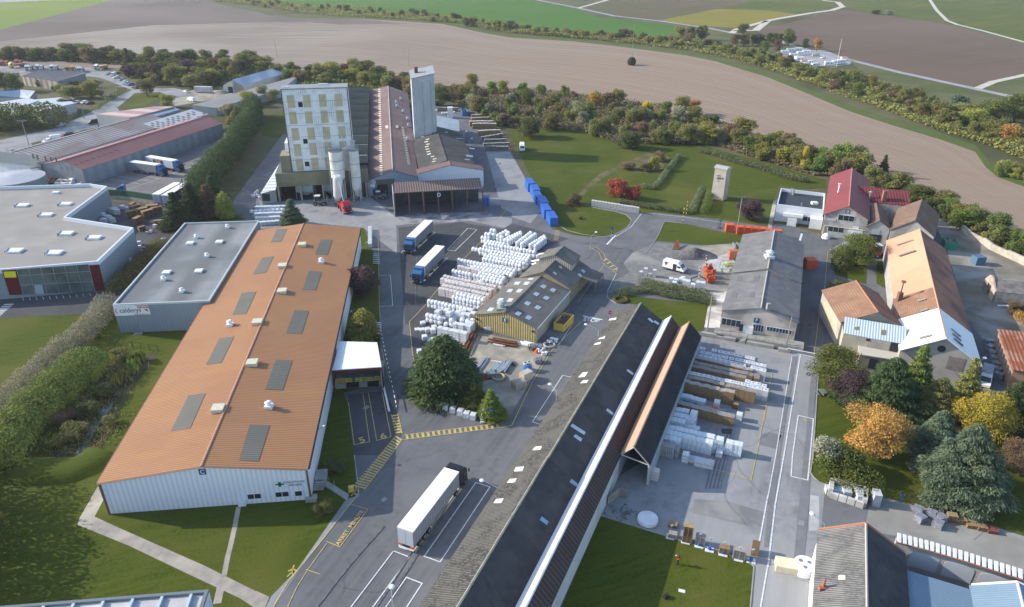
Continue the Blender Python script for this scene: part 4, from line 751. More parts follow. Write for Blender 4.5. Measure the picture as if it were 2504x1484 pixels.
for nm,lab,d0,d1,dz in(('long_grey_warehouse','nearest part of the long grey-roofed warehouse, running out of the bottom of the picture',28,78.6,.25),('long_grey_warehouse','far part of the long grey-roofed warehouse, its gable end by the STOP marking',78.9,133.6,0)):
    P_=[ls(-33.4,d0),ls(-23.3,d0),ls(-23.3,d1),ls(-33.4,d1)]
    wa,K=gable(nm,lab,'warehouse',P_,5.0+dz,7.9+dz,PWHITE,ROA,roofm2=ROD,t=.52,zeR=4.7+dz,capm=mat('lichen_cap',(.36,.35,.27),(.25,.25,.2),1))
    if dz==0:
        for s in('22:650,722 690,678 742,670 712,715','22:668,780 695,755 748,748 730,775','22:842,350 860,338 905,322 912,315 905,340','22:800,405 820,388 872,376 862,396','22:945,165 960,150 1022,138 1015,158','22:200,1435 228,1402 292,1396 280,1428'):patch(wa,'roof_light',K['L'],s,WHITE,.05)
        for s in('22:1325,150 1345,140 1385,178 1370,188','22:1382,180 1396,165 1442,195 1430,210','22:1118,655 1135,643 1190,685 1178,700','22:918,1045 932,1025 993,1072 980,1092','22:570,1200 590,1175 718,1258 706,1285','22:600,1300 620,1278 686,1322 672,1350'):patch(wa,'roof_light',K['R'],s,BSH,.05)
    else:
        for s in('23:20,158 40,118 118,112 100,155','23:-10,270 -10,232 45,226 30,262','13:2325,468 2350,430 2422,424 2398,466','13:2455,270 2485,232 2540,228 2515,268'):patch(wa,'roof_light',K['L'],s,WHITE,.05)
        for s in('23:562,262 580,230 650,285 635,312','23:270,632 290,598 358,650 340,682',):patch(wa,'roof_light',K['R'],s,mat('blue_roof_light',(.25,.36,.5)),.05)
        pA=[hit('13:2010,985',K['L']),hit('13:2150,880',K['L'])]
P_=[ls(-23.2,28),ls(-19.6,28),ls(-19.6,133.6),ls(-23.2,133.6)]
wa,K=gable('white_strip_warehouse','narrow gabled middle warehouse whose left roof slope is a bright white strip','warehouse',P_,4.9,6.3,corr('white_side_cladding',(.62,.66,.68),(.5,.53,.55),LD,.6,.85,.02,c3=(.45,.42,.38),sc3=.3),mat('bright_white_sheet',(.85,.85,.84),rough=.5),roofm2=mat('shaded_brown_sheet',(.085,.065,.06),(.11,.085,.078),.4,.85,stripe=(tuple(LD),.7,(.06,.045,.042),.05)),over=.05,t=.44,zeR=4.1,capm=WHITE)  # right slope: brown sheet, its own shade darkened into the colour
P_=[ls(-19.5,88.5),ls(-14.95,88.5),ls(-14.95,132),ls(-19.5,132)]
wc,K=gable('orange_strip_warehouse','gabled warehouse with orange left roof slope, shade-dark right slope and open dark front','warehouse',P_,4.6,6.6,corr('grey_white_side',(.42,.46,.50),(.33,.37,.41),LD,.8,.85,.02,c3=(.3,.3,.3),sc3=.5),corr('salmon_sheet',(.54,.33,.22),(.49,.29,.19),LD,.5,.85,.03),roofm2=mat('shaded_roof_sheet',(.03,.032,.036),(.05,.052,.058),.3,.9),over=.1,t=.42,zeR=3.9,openfront=True,capm=mat('pinkish_trim',(.5,.3,.22)))  # right slope coloured near black to stand for its shade
part('front_truss',MB().tube(ls(-17.6,88.4,6.5),ls(-19.4,88.4,4.6),.1).tube(ls(-17.6,88.4,6.5),ls(-15,88.4,3.9),.1).tube(ls(-19.4,88.4,4.5),ls(-15,88.4,3.85),.1).tube(ls(-15,88.4,3.9),ls(-15,88.4,0),.14),mat('pale_steel2',(.5,.48,.42)),wc)
part('side_wall',MB().prism([tuple(ls(s,d)[:2])for s,d in((-14.93,88.3),(-14.75,88.3),(-14.75,132),(-14.93,132))],0,3.7),MATS['grey_white_side'],wc)
fe=GS('23:935,485 1050,400 1120,420');ff=thing('board_fence','short weathered board fence at the corner of the white-sided warehouse','fence',fe[1])
for a,b in zip(fe[:-1],fe[1:]):
    n_=4;dv=(b-a)/n_
    for i in range(n_):p,q_=a+dv*i,a+dv*(i+.94);part('panel',MB().hexa([p,q_,q_+Vector((.06,.06,0)),p+Vector((.06,.06,0))],[x+UPV*1.7 for x in(p,q_,q_+Vector((.06,.06,0)),p+Vector((.06,.06,0)))]),mat('weathered_board',(.33,.31,.25),(.24,.22,.18),1),ff)
FLp,FRp=G('22:2030,275'),G('32:245,400');dF=(FRp-FLp).normalized();nF=Vector((-dF.y,dF.x,0));bkF=G('31:390,900',5.4);bkd=(Vector((bkF.x,bkF.y,0))-FLp).dot(nF)
bkm=G('31:325,1285',5.4);md=(Vector((bkm.x,bkm.y,0))-FLp).dot(nF)
ST=mat('beige_render',(.54,.48,.43),(.47,.42,.37),.4,.9,c3=(.3,.27,.25),sc3=.2)
FRF=mat('speckled_grey_roof',(.16,.162,.165),(.21,.21,.212),.5,.92,c3=(.26,.26,.26),sc3=.3,det=12,stripe=(tuple(nF),.33,(.125,.127,.13),.03))
fb,K=gable('beige_gable_building','beige rendered building with grey roof, blue letter F and two white doors','building',[FLp,FRp,FRp+nF*(md-.1),FLp+nF*(md-.1)],5.2,7.2,ST,FRF,capm=mat('pale_cap',(.4,.38,.34)))
fb2,K2=gable('grey_roof_storehouse','slightly taller rear storehouse behind the building marked F, round white roof vent','building',[FLp+nF*(md+.05),FRp+nF*(md+.05),FRp+nF*bkd,FLp+nF*bkd],5.5,7.8,ST,FRF,capm=mat('pale_cap',(.4,.38,.34)))
sign(fb,K['front'],'22:2393,163','F',1.1);window(fb,K['front'],'22:2142,185',(4.0,1.5),4);window(fb,K['front'],'22:2406,238',(2.2,1.5),4);window(fb,K['front'],'32:108,262',(5,.9),8)
prect(fb,'door',K['front'],'22:2245,245',(1.0,2.1),DARK,.06);prect(fb,'door',K['front'],'22:2280,245',(.9,2.1),WHITE,.5,.06);prect(fb,'cupboard',K['front'],'22:2330,262',(1.1,2.1),WHITE,.7,.65)
turbine(fb2,K2['L'],'30:-5,1484 31:10,1030'.split()[0]if 0 else '31:12,1030',1.7,mat('greenish_white',(.55,.62,.6)));part('chimney',MB().box(hit('K:2385,1240',K['R'])+UPV*.6,(.7,.7,1.6)),CONC,fb)
for s in('K:1880,680 1960,680 1950,760 1855,765','K:2160,680 2250,685 2225,770 2135,765','K:1800,950 1885,955 1860,1045 1770,1040','K:2100,950 2175,952 2150,1045 2070,1040'):patch(fb,'roof_patch',K['L'],s,mat('sheet_patch',(.14,.14,.145)),.04)
plt=thing('loading_platform','weathered concrete platform with steps and rails along the front of the building marked F','platform',FLp-nF*2)
part('deck',MB().prism([(p.x,p.y)for p in(FLp-dF*1-nF*2.6,FRp-nF*2.6+dF*2,FRp-nF*.05+dF*2,FLp-nF*.05-dF*1)],0,1.0),CONC,plt)
mb=MB()
for i in range(4):mb.box(FLp+dF*(5.4-i*.35)-nF*3.1+UPV*(.45-i*.11),(.36,1.0,.9-i*.22),math.atan2(dF.y,dF.x))
part('step',mb,CONC,plt);mb=MB()
for i in range(10):p=FLp+dF*(i*1.7-1)-nF*2.6+UPV;mb.tube(p,p+UPV*1,.04)
mb.tube(FLp-dF-nF*2.6+UPV*2,FRp-nF*2.6+dF*.3+UPV*2,.04);part('railing',mb,GREYM,plt)
for s,ln,lb_ in(('22:1960,322',6,'long'),('22:2090,352',5,'middle'),('22:2420,415',7,'right-hand'),('32:155,470',3,'short')):
    solo('concrete_block',MB().box(G(s)+UPV*.35,(ln*.8,.8,.7),math.atan2(dF.y,dF.x)),CONC,'%s low concrete block in the row before the building marked F'%lb_,'barrier','concrete blocks before the building marked F')
JW=mat('white_brick',(.80,.82,.84),(.74,.77,.79),1,.8,stripe=((0,0,1),.35,(.52,.56,.6),0))
jl=G('J:125,865');pz=5.2;a=G('J:170,630',pz);b=G('J:845,712',pz);c=G('J:232,402',pz);
PJ=rect4('J:170,630','J:845,712','J:232,402',pz)
gj=flat('white_flat_building','white flat-roofed building with dark recessed roof left of the red-roofed barn','building',PJ,pz,JW,mat('dark_bitumen',(.045,.055,.07),(.06,.07,.085),.4,.8),1.0,.3,mat('pale_coping',(.62,.66,.7)))
fp=plane(PJ[0],PJ[1],PJ[1]+UPV);dJ=(PJ[1]-PJ[0]).normalized();nJ=Vector((-dJ.y,dJ.x,0))
mb=MB();c0=hit('J:392,800',(PJ[0]-nJ*2,nJ));
hb=hit('J:380,900',(PJ[0]-nJ*1.6,nJ));part('porch',MB().box(Vector((hb.x,hb.y,3.0)),(5.6,3.0,.25),math.atan2(dJ.y,dJ.x)).box(Vector((hb.x,hb.y,3.2))-nJ*1.4,(5.6,.15,.9),math.atan2(dJ.y,dJ.x)).box(Vector((hb.x,hb.y,1.3))-nJ*.2,(2.6,2.6,2.6),math.atan2(dJ.y,dJ.x)),WHITE,gj)
window(gj,fp,'J:612,845',(3.0,1.3),2)
hb=hit('J:720,930',(PJ[0]-nJ*1.5,nJ));part('entrance_block',MB().box(Vector((hb.x,hb.y,1.5)),(3.4,3,3.0),math.atan2(dJ.y,dJ.x)),JW,gj)
pr=(Vector((0,0,4.2)),UPV);rbox(gj,pr,'J:705,630',(1.8,1.4),WHITE,'roof_hatch',0,.6);part('roof_vent',MB().cyl(hit('J:400,500',pr),.35,1.8,10).cyl(hit('J:372,490',pr),.2,2.0,8).cyl(hit('J:520,655',pr),.15,1.0,8),GALV,gj)
RRD=corr('red_tile_sheet',(.23,.05,.052),(.20,.042,.046),(.4,1,0),.5,.85,.03,sc=.4)
RB_=[G('J:848,765',6.6),G('J:1495,850',6.6),G('J:885,215',6.6)];RB_=[Vector((p.x,p.y,0))for p in RB_];dR=(RB_[1]-RB_[0]).normalized();nR=Vector((-dR.y,dR.x,0));kR=(RB_[2]-RB_[0]).dot(nR)
GW=mat('grey_render',(.50,.485,.455),(.42,.41,.39),.5,.9,c3=(.26,.25,.24),sc3=.2)
rb,K=gable('red_roof_barn','two-storey grey rendered barn with red roof and letter G on its gable','building',[RB_[0]+dR*.3,RB_[1]-dR*.3,RB_[1]-dR*.3+nR*kR,RB_[0]+dR*.3+nR*kR],6.5,9.6,GW,RRD,over=.4,capm=mat('pink_cap',(.45,.2,.2)))
fp=K['front'];sign(rb,fp,'J:1182,732','G',1.1);window(rb,fp,'J:1160,830',(4.2,1.5),3);window(rb,fp,'J:1012,992',(4.2,1.4),3);prect(rb,'door',fp,'J:1285,1060',(3.6,3.2),WHITE,.06);prect(rb,'sign',fp,'J:1297,968',(1.7,.8),WHITE,.08);prect(rb,'sign',fp,'J:952,850',(2.2,.7),mat('faded_sign',(.45,.46,.46)),.06)
part('chimney_pipe',MB().cyl(hit('J:1045,465',K['L']),.22,2.6,10).box(hit('J:1045,465',K['L'])+UPV*2.7,(.8,.5,.3)),WHITE,rb)
part('gas_pipe',MB().tube(hit('J:850,935',(fp[0]-nR*.15,fp[1])),hit('J:1435,1010',(fp[0]-nR*.15,fp[1])),.08).tube(hit('J:850,935',(fp[0]-nR*.15,fp[1])),hit('J:815,1085',(fp[0]-nR*.15,fp[1])),.08),mat('pale_yellow',(.65,.58,.3)),rb)
e1=G('J:1480,605',5.5);e2=G('J:2062,660',5.5);t1=G('J:2070,452',8.6);t0=G('J:1205,360',8.6)
rw=thing('red_wing','lower wing with red ribbed roof and brick chimney right of the red-roofed barn','building',v((e1+e2)/2,0));e0_=e1+(e1-e2)*.25
part('roof',MB().slab([e1,e2,t1,t0],.15),corr('red_ribbed_sheet',(.21,.05,.054),(.18,.042,.046),(1,-.12,0),.8,.62,.05),rw)
part('wall',MB().add([v(e1,0),v(e1,5.45),v(e2,5.45),v(e2,0),v(t1,0),v(t1,8.5),v(t0,8.5),v(t0,0)],[(0,3,2,1),(3,4,5,2),(4,7,6,5)]),GW,rw)
pw_=plane(e1+UPV*.15,e2+UPV*.15,t1+UPV*.15);part('chimney',MB().box(hit('J:1695,590',pw_)+Vector((0,.3,1.4)),(1.1,.9,3.6)),mat('chimney_brick',(.3,.17,.11),(.24,.13,.09),2),rw);part('roof_vent',MB().cyl(hit('J:1495,540',pw_)-UPV*.2,.25,2.0,10).cyl(hit('J:1495,540',pw_)+UPV*1.8,.6,.4,10,.1),GALV,rw)
TILE=mat('brown_tiles',(.20,.135,.10),(.15,.10,.08),.8,.9,c3=(.25,.17,.12),sc3=.3,stripe=((0,0,1),.22,(.17,.115,.085),0))
TILE2=mat('red_brown_tiles',(.27,.155,.10),(.21,.12,.085),.9,.9,c3=(.32,.2,.13),sc3=.4,stripe=((0,0,1),.2,(.235,.135,.09),0))
def gab3(name,label,l,r_,b_,ze,zr,wm,rm,t=.5,depth=None,**kw):
    P=rect4(l,r_,b_,ze)
    return gable(name,label,'building',P,ze,zr,wm,rm,t=t,**kw)
sg,K=gab3('small_tiled_gable','small brown-tiled gable house with dark doorway right of the red-roofed barn','J:1450,945','J:1785,985','J:1775,735',4.6,6.6,GW,TILE)
fp=K['front'];prect(sg,'doorway',fp,'J:1565,1135',(3.2,3.0),DARK,.06);prect(sg,'window',fp,'J:1588,1027',(2.0,1.6),mat('pale_glass',(.4,.43,.45)),.06)
bg,K=gab3('large_tiled_gable','larger brown-tiled gable house at the right end of the row','J:1795,992','J:2418,1100','J:2250,745',4.8,8.4,GW,TILE)
zE=5.0;V0,V1=G('V:950,1250',zE),G('V:1950,1450',4.9);VB=G('J:1745,1155',zE);V0,V1,VB=[Vector((p.x,p.y,0))for p in(V0,V1,VB)]
dv=(VB-V0).normalized();LV=(VB-V0).length;rV=(V1-V0);fwV=rV.normalized()
PV=[V0,V1,V1+dv*LV,VB];rfv=G('V:1515,1110',9.3)
def cut(P,a,b):return[P[0].lerp(P[3],a),P[1].lerp(P[2],a),P[1].lerp(P[2],b),P[0].lerp(P[3],b)]
def dist_on(s,z):p=G(s,z);return(Vector((p.x,p.y,0))-V0).dot(dv)/LV
c1_,c2_=dist_on('V:985,900',zE),dist_on('V:960,635',zE)
SAL=mat('salmon_tiles',(.60,.32,.205),(.54,.285,.185),.5,.85,c3=(.64,.37,.25),sc3=.1,stripe=(tuple(dv),.4,(.56,.30,.19),0))
SALD=mat('right_slope_tiles',(.30,.15,.10),(.36,.18,.12),.4,.9,c3=(.17,.10,.08),sc3=.1)  # darker, browner tiles for the right roof slopes
GW2=mat('old_grey_render',(.42,.40,.375),(.36,.345,.33),.4,.92,c3=(.36,.345,.32),sc3=.25)
lb_,K=gable('long_salmon_barn','big barn with long salmon-tiled roof, its front end sheeted in white metal','barn',PV,zE,9.2,GW2,SAL,roofm2=SALD,over=.2)
def cover(k,a,b,m,name,off=.12):
    if k=='L':A=[V0,V0+(V1-V0)*.5];z=(zE,9.2)
    else:A=[V1,V0+(V1-V0)*.5];z=(zE,9.2)
    o=-.25 if k=='L' else-.25;sl=4.2/((V1-V0).length/2);ov=(A[0]-A[1]).normalized()*.3
    q=[v(A[0]+ov+dv*LV*a,z[0]-sl*.3),v(A[1]+dv*LV*a,z[1]),v(A[1]+dv*LV*b,z[1]),v(A[0]+ov+dv*LV*b,z[0]-sl*.3)];q=[x+UPV*.15 for x in q]
    if k=='R':q=[q[1],q[0],q[3],q[2]]
    part(name,MB().hexa(q,[x+UPV*off for x in q]),m,lb_)
WMR=mat('white_metal_roof',(.74,.77,.80),(.68,.71,.75),.3,.45,stripe=(tuple(dv),.9,(.66,.7,.74),0))
cover('L',-.012,c1_,WMR,'metal_roof_section');cover('R',-.012,c1_,WMR,'metal_roof_section');cover('L',c1_+.002,c2_,TILE2,'tiled_roof_section')
for s in('V:930,80 1145,12 1148,22 940,90','J:1880,1222 2120,1146 2130,1152 1895,1230','J:1905,1380 2150,1298 2160,1308 1920,1388','V:1165,650 1180,635 1275,618 1280,632 1180,660','V:1190,785 1205,768 1300,745 1300,762 1210,792','V:1190,1110 1340,1072 1345,1092 1195,1130'):patch(lb_,'roof_light',K['L'],s,mat('grey_roof_light',(.27,.27,.24),(.2,.2,.18),3),.32,.05)
for s in('V:1568,998 1580,1000 1690,1090 1695,1108','V:1585,1058 1600,1060 1700,1145 1702,1160','V:1600,1118 1612,1118 1722,1205 1725,1225'):patch(lb_,'roof_light',K['R'],s,DARK,.32,.05)
fp=K['front'];prect(lb_,'bricked_window',fp,'V:1640,1430',(2.8,2.8),mat('brick_infill',(.27,.24,.22),(.2,.17,.16),2),.06);part('round_window',MB().tube(hit('V:1465,1240',fp)-dv*.05,hit('V:1465,1240',fp)-dv*.12,.7,16),DARK,lb_)
part('chimney',MB().box(hit('V:925,640',K['L'])+UPV*.8,(.9,.9,2.6)).cyl(hit('V:925,640',K['L'])+UPV*2.0,.15,2.6,8).cyl(hit('V:925,640',K['L'])+UPV*4.5,.5,.3,10),mat('rusty_pipe',(.2,.12,.09)),lb_)
bb,K=gab3('tiled_gable_barn','barn with orange-brown tiled gable roof left of the long salmon barn','V:205,905','V:960,950','V:215,525',5.6,8.3,mat('cream_render',(.48,.44,.33),(.41,.38,.29),.4,.9,c3=(.33,.31,.26),sc3=.2),TILE2,t=.56,roofm2=SALD,capm=mat('orange_ridge',(.36,.17,.10)))
q=[G('V:232,1050',5.2),G('V:1010,1195',5.2),G('V:1030,975',6.6),G('V:245,845',6.6)]
ln=thing('cream_lean_to','cream-walled lean-to with pale ribbed metal roof in front of the tiled barn','building',v((q[0]+q[1])/2,0));d_=(q[1]-q[0]);d_.z=0;d_.normalize()
part('roof',MB().slab(q,.15),mat('pale_ribbed_metal',(.52,.60,.68),(.48,.56,.64),.4,.5,stripe=(tuple(d_),.5,(.40,.47,.54),.05)),ln)
part('wall',MB().prism([(p.x,p.y)for p in q],0,5.15,cap=False),MATS['cream_render'],ln)
pwr=plane(*[x+UPV*.15 for x in q[:3]])
for s in('V:372,1005 378,940 438,945 432,1008','V:702,1068 708,1003 770,1008 765,1072'):patch(ln,'roof_light',pwr,s,mat('mossy_glass',(.2,.18,.1)),.03)
fp=plane(v(q[0],0),v(q[1],0),v(q[1],5));prect(ln,'window',fp,'V:545,1130',(.8,.5),DARK,.05);prect(ln,'doorway',fp,'V:870,1220',(1.5,2.0),DARK,.05);prect(ln,'wall_patch',fp,'V:700,1230',(5,2.2),CONC,.04)
p0,p1=G('V:400,1480'),G('V:900,1560');dP=(p1-p0).normalized();nP=Vector((-dP.y,dP.x,0));pch=thing('concrete_porch','stained concrete block porch with open doorway at the foot of the cream lean-to','porch',(p0+p1)/2)
part('wall',MB().prism([(p.x,p.y)for p in(p0,p1,p1+nP*4,p0+nP*4)],0,3.0),mat('stained_concrete',(.28,.26,.19),(.17,.16,.12),.5,.9),pch);part('coping',MB().prism([(p.x,p.y)for p in(p0-nP*.15-dP*.15,p1-nP*.15,p1+nP*4,p0+nP*4-dP*.15)],3.0,3.2),mat('pale_coping2',(.5,.47,.4)),pch)
prect(pch,'doorway',plane(p0,p1,p1+UPV),'V:600,1430',(1.5,2.1),DARK,.05);
a,b,c=G('V:2190,1010',4.4),G('32:2400,648',4.4),G('32:2900,610',4.4);a,b=v(a,0),v(b,0);d_=(b-a).normalized();n_=Vector((-d_.y,d_.x,0));
if n_.x<0:n_=-n_
rs_=thing('rusty_roof_shed','brick shed with rust-red sheet roof at the right edge','shed',b);RST=mat('rust_roof_sheet',(.30,.105,.055),(.22,.075,.045),.3,.85,c3=(.40,.22,.16),sc3=.25,stripe=(tuple(n_),.7,(.2,.07,.04),.04))
part('wall',MB().prism([(p.x,p.y)for p in(b,b+n_*16,a+n_*16,a)],0,4.3),mat('orange_brick',(.36,.22,.15),(.3,.2,.15),.5,.9),rs_);part('roof',MB().slab([v(b,4.4)+d_*.3-n_*.3,v(b,5.6)+n_*16+d_*.3,v(a,5.6)+n_*16-d_*.3,v(a,4.4)-n_*.3-d_*.3],.12),RST,rs_)
wp=plane(a,b,b+UPV)
for k in range(7):
    p=a.lerp(b,(k+.6)/7.4)-n_*.06+UPV*3.1;part('window',MB().box(p,(.12,1.1,.9),math.atan2(d_.y,d_.x)+math.pi/2),mat('shed_pane',(.4,.38,.35)),rs_)
P0,P1=G('V:2060,590'),G('V:2160,660');ru=thing('ruined_hut','ruined brick hut with broken white gable and sagging dark roof','ruin',P0)
q=GS('V:1970,490 2100,650');
dr=(q[1]-q[0]).normalized();nr=Vector((-dr.y,dr.x,0));nr=nr if nr.x>0 else-nr;Lr=(q[1]-q[0]).length
part('wall',MB().add([q[0],q[0]+dr*Lr*.32,q[0]+dr*Lr*.32+UPV*2.6,q[0]+UPV*2.8],[(0,1,2,3)]).hexa([q[0],q[0]+dr*Lr*.3,q[0]+dr*Lr*.3+nr*.4,q[0]+nr*.4],[x+UPV*2.8 for x in(q[0],q[0]+dr*Lr*.3,q[0]+dr*Lr*.3+nr*.4,q[0]+nr*.4)]).hexa([q[0]+dr*Lr*.62,q[1],q[1]+nr*.4,q[0]+dr*Lr*.62+nr*.4],[x+UPV*2.8 for x in(q[0]+dr*Lr*.62,q[1],q[1]+nr*.4,q[0]+dr*Lr*.62+nr*.4)]).hexa([q[1],q[1]+nr*12,q[1]+nr*12-dr*.4,q[1]-dr*.4],[x+UPV*2.5 for x in(q[1],q[1]+nr*12,q[1]+nr*12-dr*.4,q[1]-dr*.4)]),mat('old_white_brick',(.5,.45,.38),(.35,.26,.2),1),ru)
part('gable',MB().hexa([q[0]+UPV*2.8,q[0]+dr*Lr*.95+UPV*2.8,q[0]+dr*Lr*.95+nr*.35+UPV*2.8,q[0]+nr*.35+UPV*2.8],[q[0]+dr*Lr*.25+UPV*4.6,q[0]+dr*Lr*.45+UPV*5.0,q[0]+dr*Lr*.45+nr*.35+UPV*5,q[0]+dr*Lr*.25+nr*.35+UPV*4.6]),mat('old_white_brick',(0,0,0)),ru)
part('roof',MB().slab([q[0]-dr*.2+nr*.3+UPV*2.8,q[0]+dr*Lr*.5+nr*.3+UPV*4.2,q[0]+dr*Lr*.5+nr*14+UPV*4.0,q[0]-dr*.2+nr*14+UPV*2.6],.15).slab([q[0]+dr*Lr*.5+nr*.3+UPV*4.2,q[1]+nr*.3+UPV*2.5,q[1]+nr*14+UPV*2.3,q[0]+dr*Lr*.5+nr*14+UPV*4.0],.15),mat('ruin_roof',(.14,.13,.125),(.24,.22,.21),.7,.95),ru)
zE=5.6;a0,a1=G('X:455,712',zE),G('X:1300,962',zE);rb0=G('X:898,703',8.4);rb1=G('X:905,1472',8.4);dd=(rb1-rb0);dd.z=0;dd.normalize();aa0,aa1=v(a0,0),v(a1,0)
cs_=Vector((-dd.y,dd.x,0));cs_=cs_ if cs_.x>0 else-cs_
wid=(aa1-aa0).dot(cs_);B0=aa0;Pq=[B0+dd*26,B0+cs_*wid+dd*26,B0+cs_*wid,B0]
br,K=gable('corner_grey_warehouse','grey corrugated-roof warehouse with orange edge tiles at the bottom right','warehouse',Pq,zE,8.5,mat('bright_white_render',(.74,.74,.73),(.66,.66,.65),.5),mat('grey_corrugated_roof',(.12,.12,.118),(.22,.22,.215),2.2,.95,c3=(.27,.265,.25),sc3=.3,det=12,stripe=(tuple(dd),.3,(.08,.08,.08),.04)),roofm2=ROD,capm=mat('pale_cap',(.4,.38,.34)))
part('verge_tiles',MB().tube(K['RB']+UPV*.15-dd*.3,v(Pq[3],zE+.05)-dd*.3,.2).tube(K['RB']+UPV*.15-dd*.3,v(Pq[2],zE+.05)-dd*.3,.2),mat('orange_ridge',(.36,.17,.10)),br)
patch(br,'roof_light',K['L'],'X:645,1155 715,1155 715,1200 645,1200',CREAM,.04);part('chimney_pot',MB().box(hit('X:485,1290',K['L'])+UPV*.1,(.9,.5,.5)).cyl(hit('X:490,1280',K['L'])+UPV*.3,.2,.9,10,.12).ball(hit('X:490,1280',K['L'])+UPV*1.3,.17),mat('terracotta',(.35,.13,.08)),br)
BM=mat('blue_metal_roof',(.17,.25,.33),(.2,.28,.36),.3,.45,stripe=(tuple(dd),.35,(.14,.21,.28),.02))
x0=B0+cs_*(wid+.1);q=[v(x0+dd*2.2,5.0),v(x0+dd*26,5.0),v(x0+cs_*7.5+dd*26,4.6),v(x0+cs_*7.5+dd*2.0,4.6)]
bm_=thing('blue_metal_shed','low shed with smooth blue-grey metal roof between the two gables at bottom right','shed',x0+dd*10);part('roof',MB().slab(q,.12),BM,bm_);part('wall',MB().prism([(p.x,p.y)for p in q],0,4.55,cap=False),CONC,bm_)
x1=x0+cs_*7.6+dd*1.5;P5=[x1+dd*25,x1+cs_*14+dd*25,x1+cs_*14,x1]
gg,K=gable('white_edged_gable_shed','gabled shed with white-edged blue metal roof beside the curved brick wall','shed',P5,4.7,7.0,CONC,BM,t=.3,capm=WHITE);part('verge_trim',MB().tube(K['RB']+UPV*.15-dd*.3,v(P5[3],4.8)-dd*.3,.15).tube(K['RB']+UPV*.15-dd*.3,v(P5[2],4.8)-dd*.3,.15),WHITE,gg)
qq=[v(x1+cs_*14.2+dd*2,4.8),v(x1+cs_*14.2+dd*25,4.8),v(x1+cs_*30+dd*25,5.2),v(x1+cs_*30+dd*2,5.2)];ps=thing('pale_roof_shed','pale green-white metal roof at the bottom right corner','shed',x1+cs_*20+dd*8);part('roof',MB().slab(qq,.12),mat('pale_green_sheet',(.62,.66,.62),(.56,.6,.57),.4,.5,stripe=(tuple(dd),.5,(.5,.53,.5),.02)),ps);part('wall',MB().prism([(p.x,p.y)for p in qq],0,4.7,cap=False),CONC,ps)
bw=thing('curved_brick_wall','long curving rendered wall capped with a row of pale tiles at the bottom right','wall',G('X:1235,745',5.5)-UPV*5.5);zt=6.2;C5=[G(s_,zt)for s_ in('X:1232,765','X:1560,850','X:1900,950','X:2200,1045','X:2503,1140','X:2900,1270')]
mbw,mbc=MB(),MB()
for a,b in zip(C5[:-1],C5[1:]):
    d_=(b-a).normalized();n_=Vector((-d_.y,d_.x,0))*.35;g_=lambda p,z:Vector((p.x,p.y,z));mbw.hexa([g_(a-n_,0),g_(b-n_,0),g_(b+n_,0),g_(a+n_,0)],[g_(a-n_,zt-.3),g_(b-n_,zt-.3),g_(b+n_,zt-.3),g_(a+n_,zt-.3)])
    L__=(b-a).length;k_n=int(L__/.62)
    for k in range(k_n):p=a+d_*(k+.5)*L__/k_n;nn_=n_.normalized();mbc.hexa([p-d_*.22-nn_*.75-UPV*.35,p+d_*.22-nn_*.75-UPV*.35,p+d_*.22+nn_*.75-UPV*.1,p-d_*.22+nn_*.75-UPV*.1],[p-d_*.2-nn_*.75-UPV*.2,p+d_*.2-nn_*.75-UPV*.2,p+d_*.2+nn_*.75+UPV*.05,p-d_*.2+nn_*.75+UPV*.05])
part('wall',mbw,GW2,bw);part('coping_tiles',mbc,mat('pale_tile',(.6,.62,.62)),bw);mbr=MB()
for a,b in zip(C5[:-1],C5[1:]):d_=(b-a).normalized();n_=Vector((-d_.y,d_.x,0));mbr.tube(a-n_*.75-UPV*.35,b-n_*.75-UPV*.35,.12)
part('brick_edge',mbr,mat('brick_red',(.28,.12,.08)),bw)
for(i,t_)in((0,.95),(1,.98),(3,.2),(4,.05)):
    a,b=C5[i],C5[i+1];d_=(b-a).normalized();n_=Vector((-d_.y,d_.x,0));c=a.lerp(b,t_)-n_*.42;c.z=3.3;w_=1.7
    pts_=[c+d_*w_*math.cos(t)*1.0+UPV*(1.2+.5*math.sin(t))for t in np.linspace(0,math.pi,8)]+[c-d_*w_-UPV*1.0,c+d_*w_-UPV*1.0]
    n8=len(pts_);part('blind_window',MB().add(pts_+[p-n_*.06 for p in pts_],[tuple(range(n8,2*n8))]+[(i_,(i_+1)%n8,n8+(i_+1)%n8,n8+i_)for i_ in range(n8)]),mat('pale_glass2',(.45,.48,.52)),bw)
zB=7.0;a,b=G('03:-900,1545',zB),G('03:2040,1310',zB);d_=(b-a);d_.z=0;d_.normalize();n_=Vector((d_.y,-d_.x,0));P6=[v(a,0)+n_*16,v(b,0)+n_*16,v(b,0),v(a,0)]
lf=flat('pale_flat_hall','flat pale roof with dark rim and raised battens at the bottom left edge','building',P6,zB,mat('cool_white_wall',(.5,.56,.64)),mat('stained_white_roof',(.52,.52,.51),(.38,.38,.38),.35,.8,c3=(.6,.6,.59),sc3=.2),.35,.4,mat('dark_rim',(.16,.19,.21)))
Lb=(v(b,0)-v(a,0)).length
for k in range(11):p=v(b,0)-d_*(2.0+k*3.3)+n_*.5;part('batten',MB().hexa([p+UPV*(zB-.34),p+d_*.3+UPV*(zB-.34),p+d_*.3+n_*15+UPV*(zB-.34),p+n_*15+UPV*(zB-.34)],[x+UPV*(zB+.05)for x in(p,p+d_*.3,p+d_*.3+n_*15,p+n_*15)]),mat('pale_batten',(.45,.52,.56)),lf)
P7=[v(b,0)+d_*.8+n_*1.2,v(b,0)+d_*4.0+n_*1.2,v(b,0)+d_*4.0+n_*6,v(b,0)+d_*.8+n_*6];P7.reverse();flat('small_annex','small flat annex right of the pale flat hall at the bottom edge','building',P7,4.6,MATS['cool_white_wall'],MATS['stained_white_roof'],.3,.2,MATS['dark_rim'])
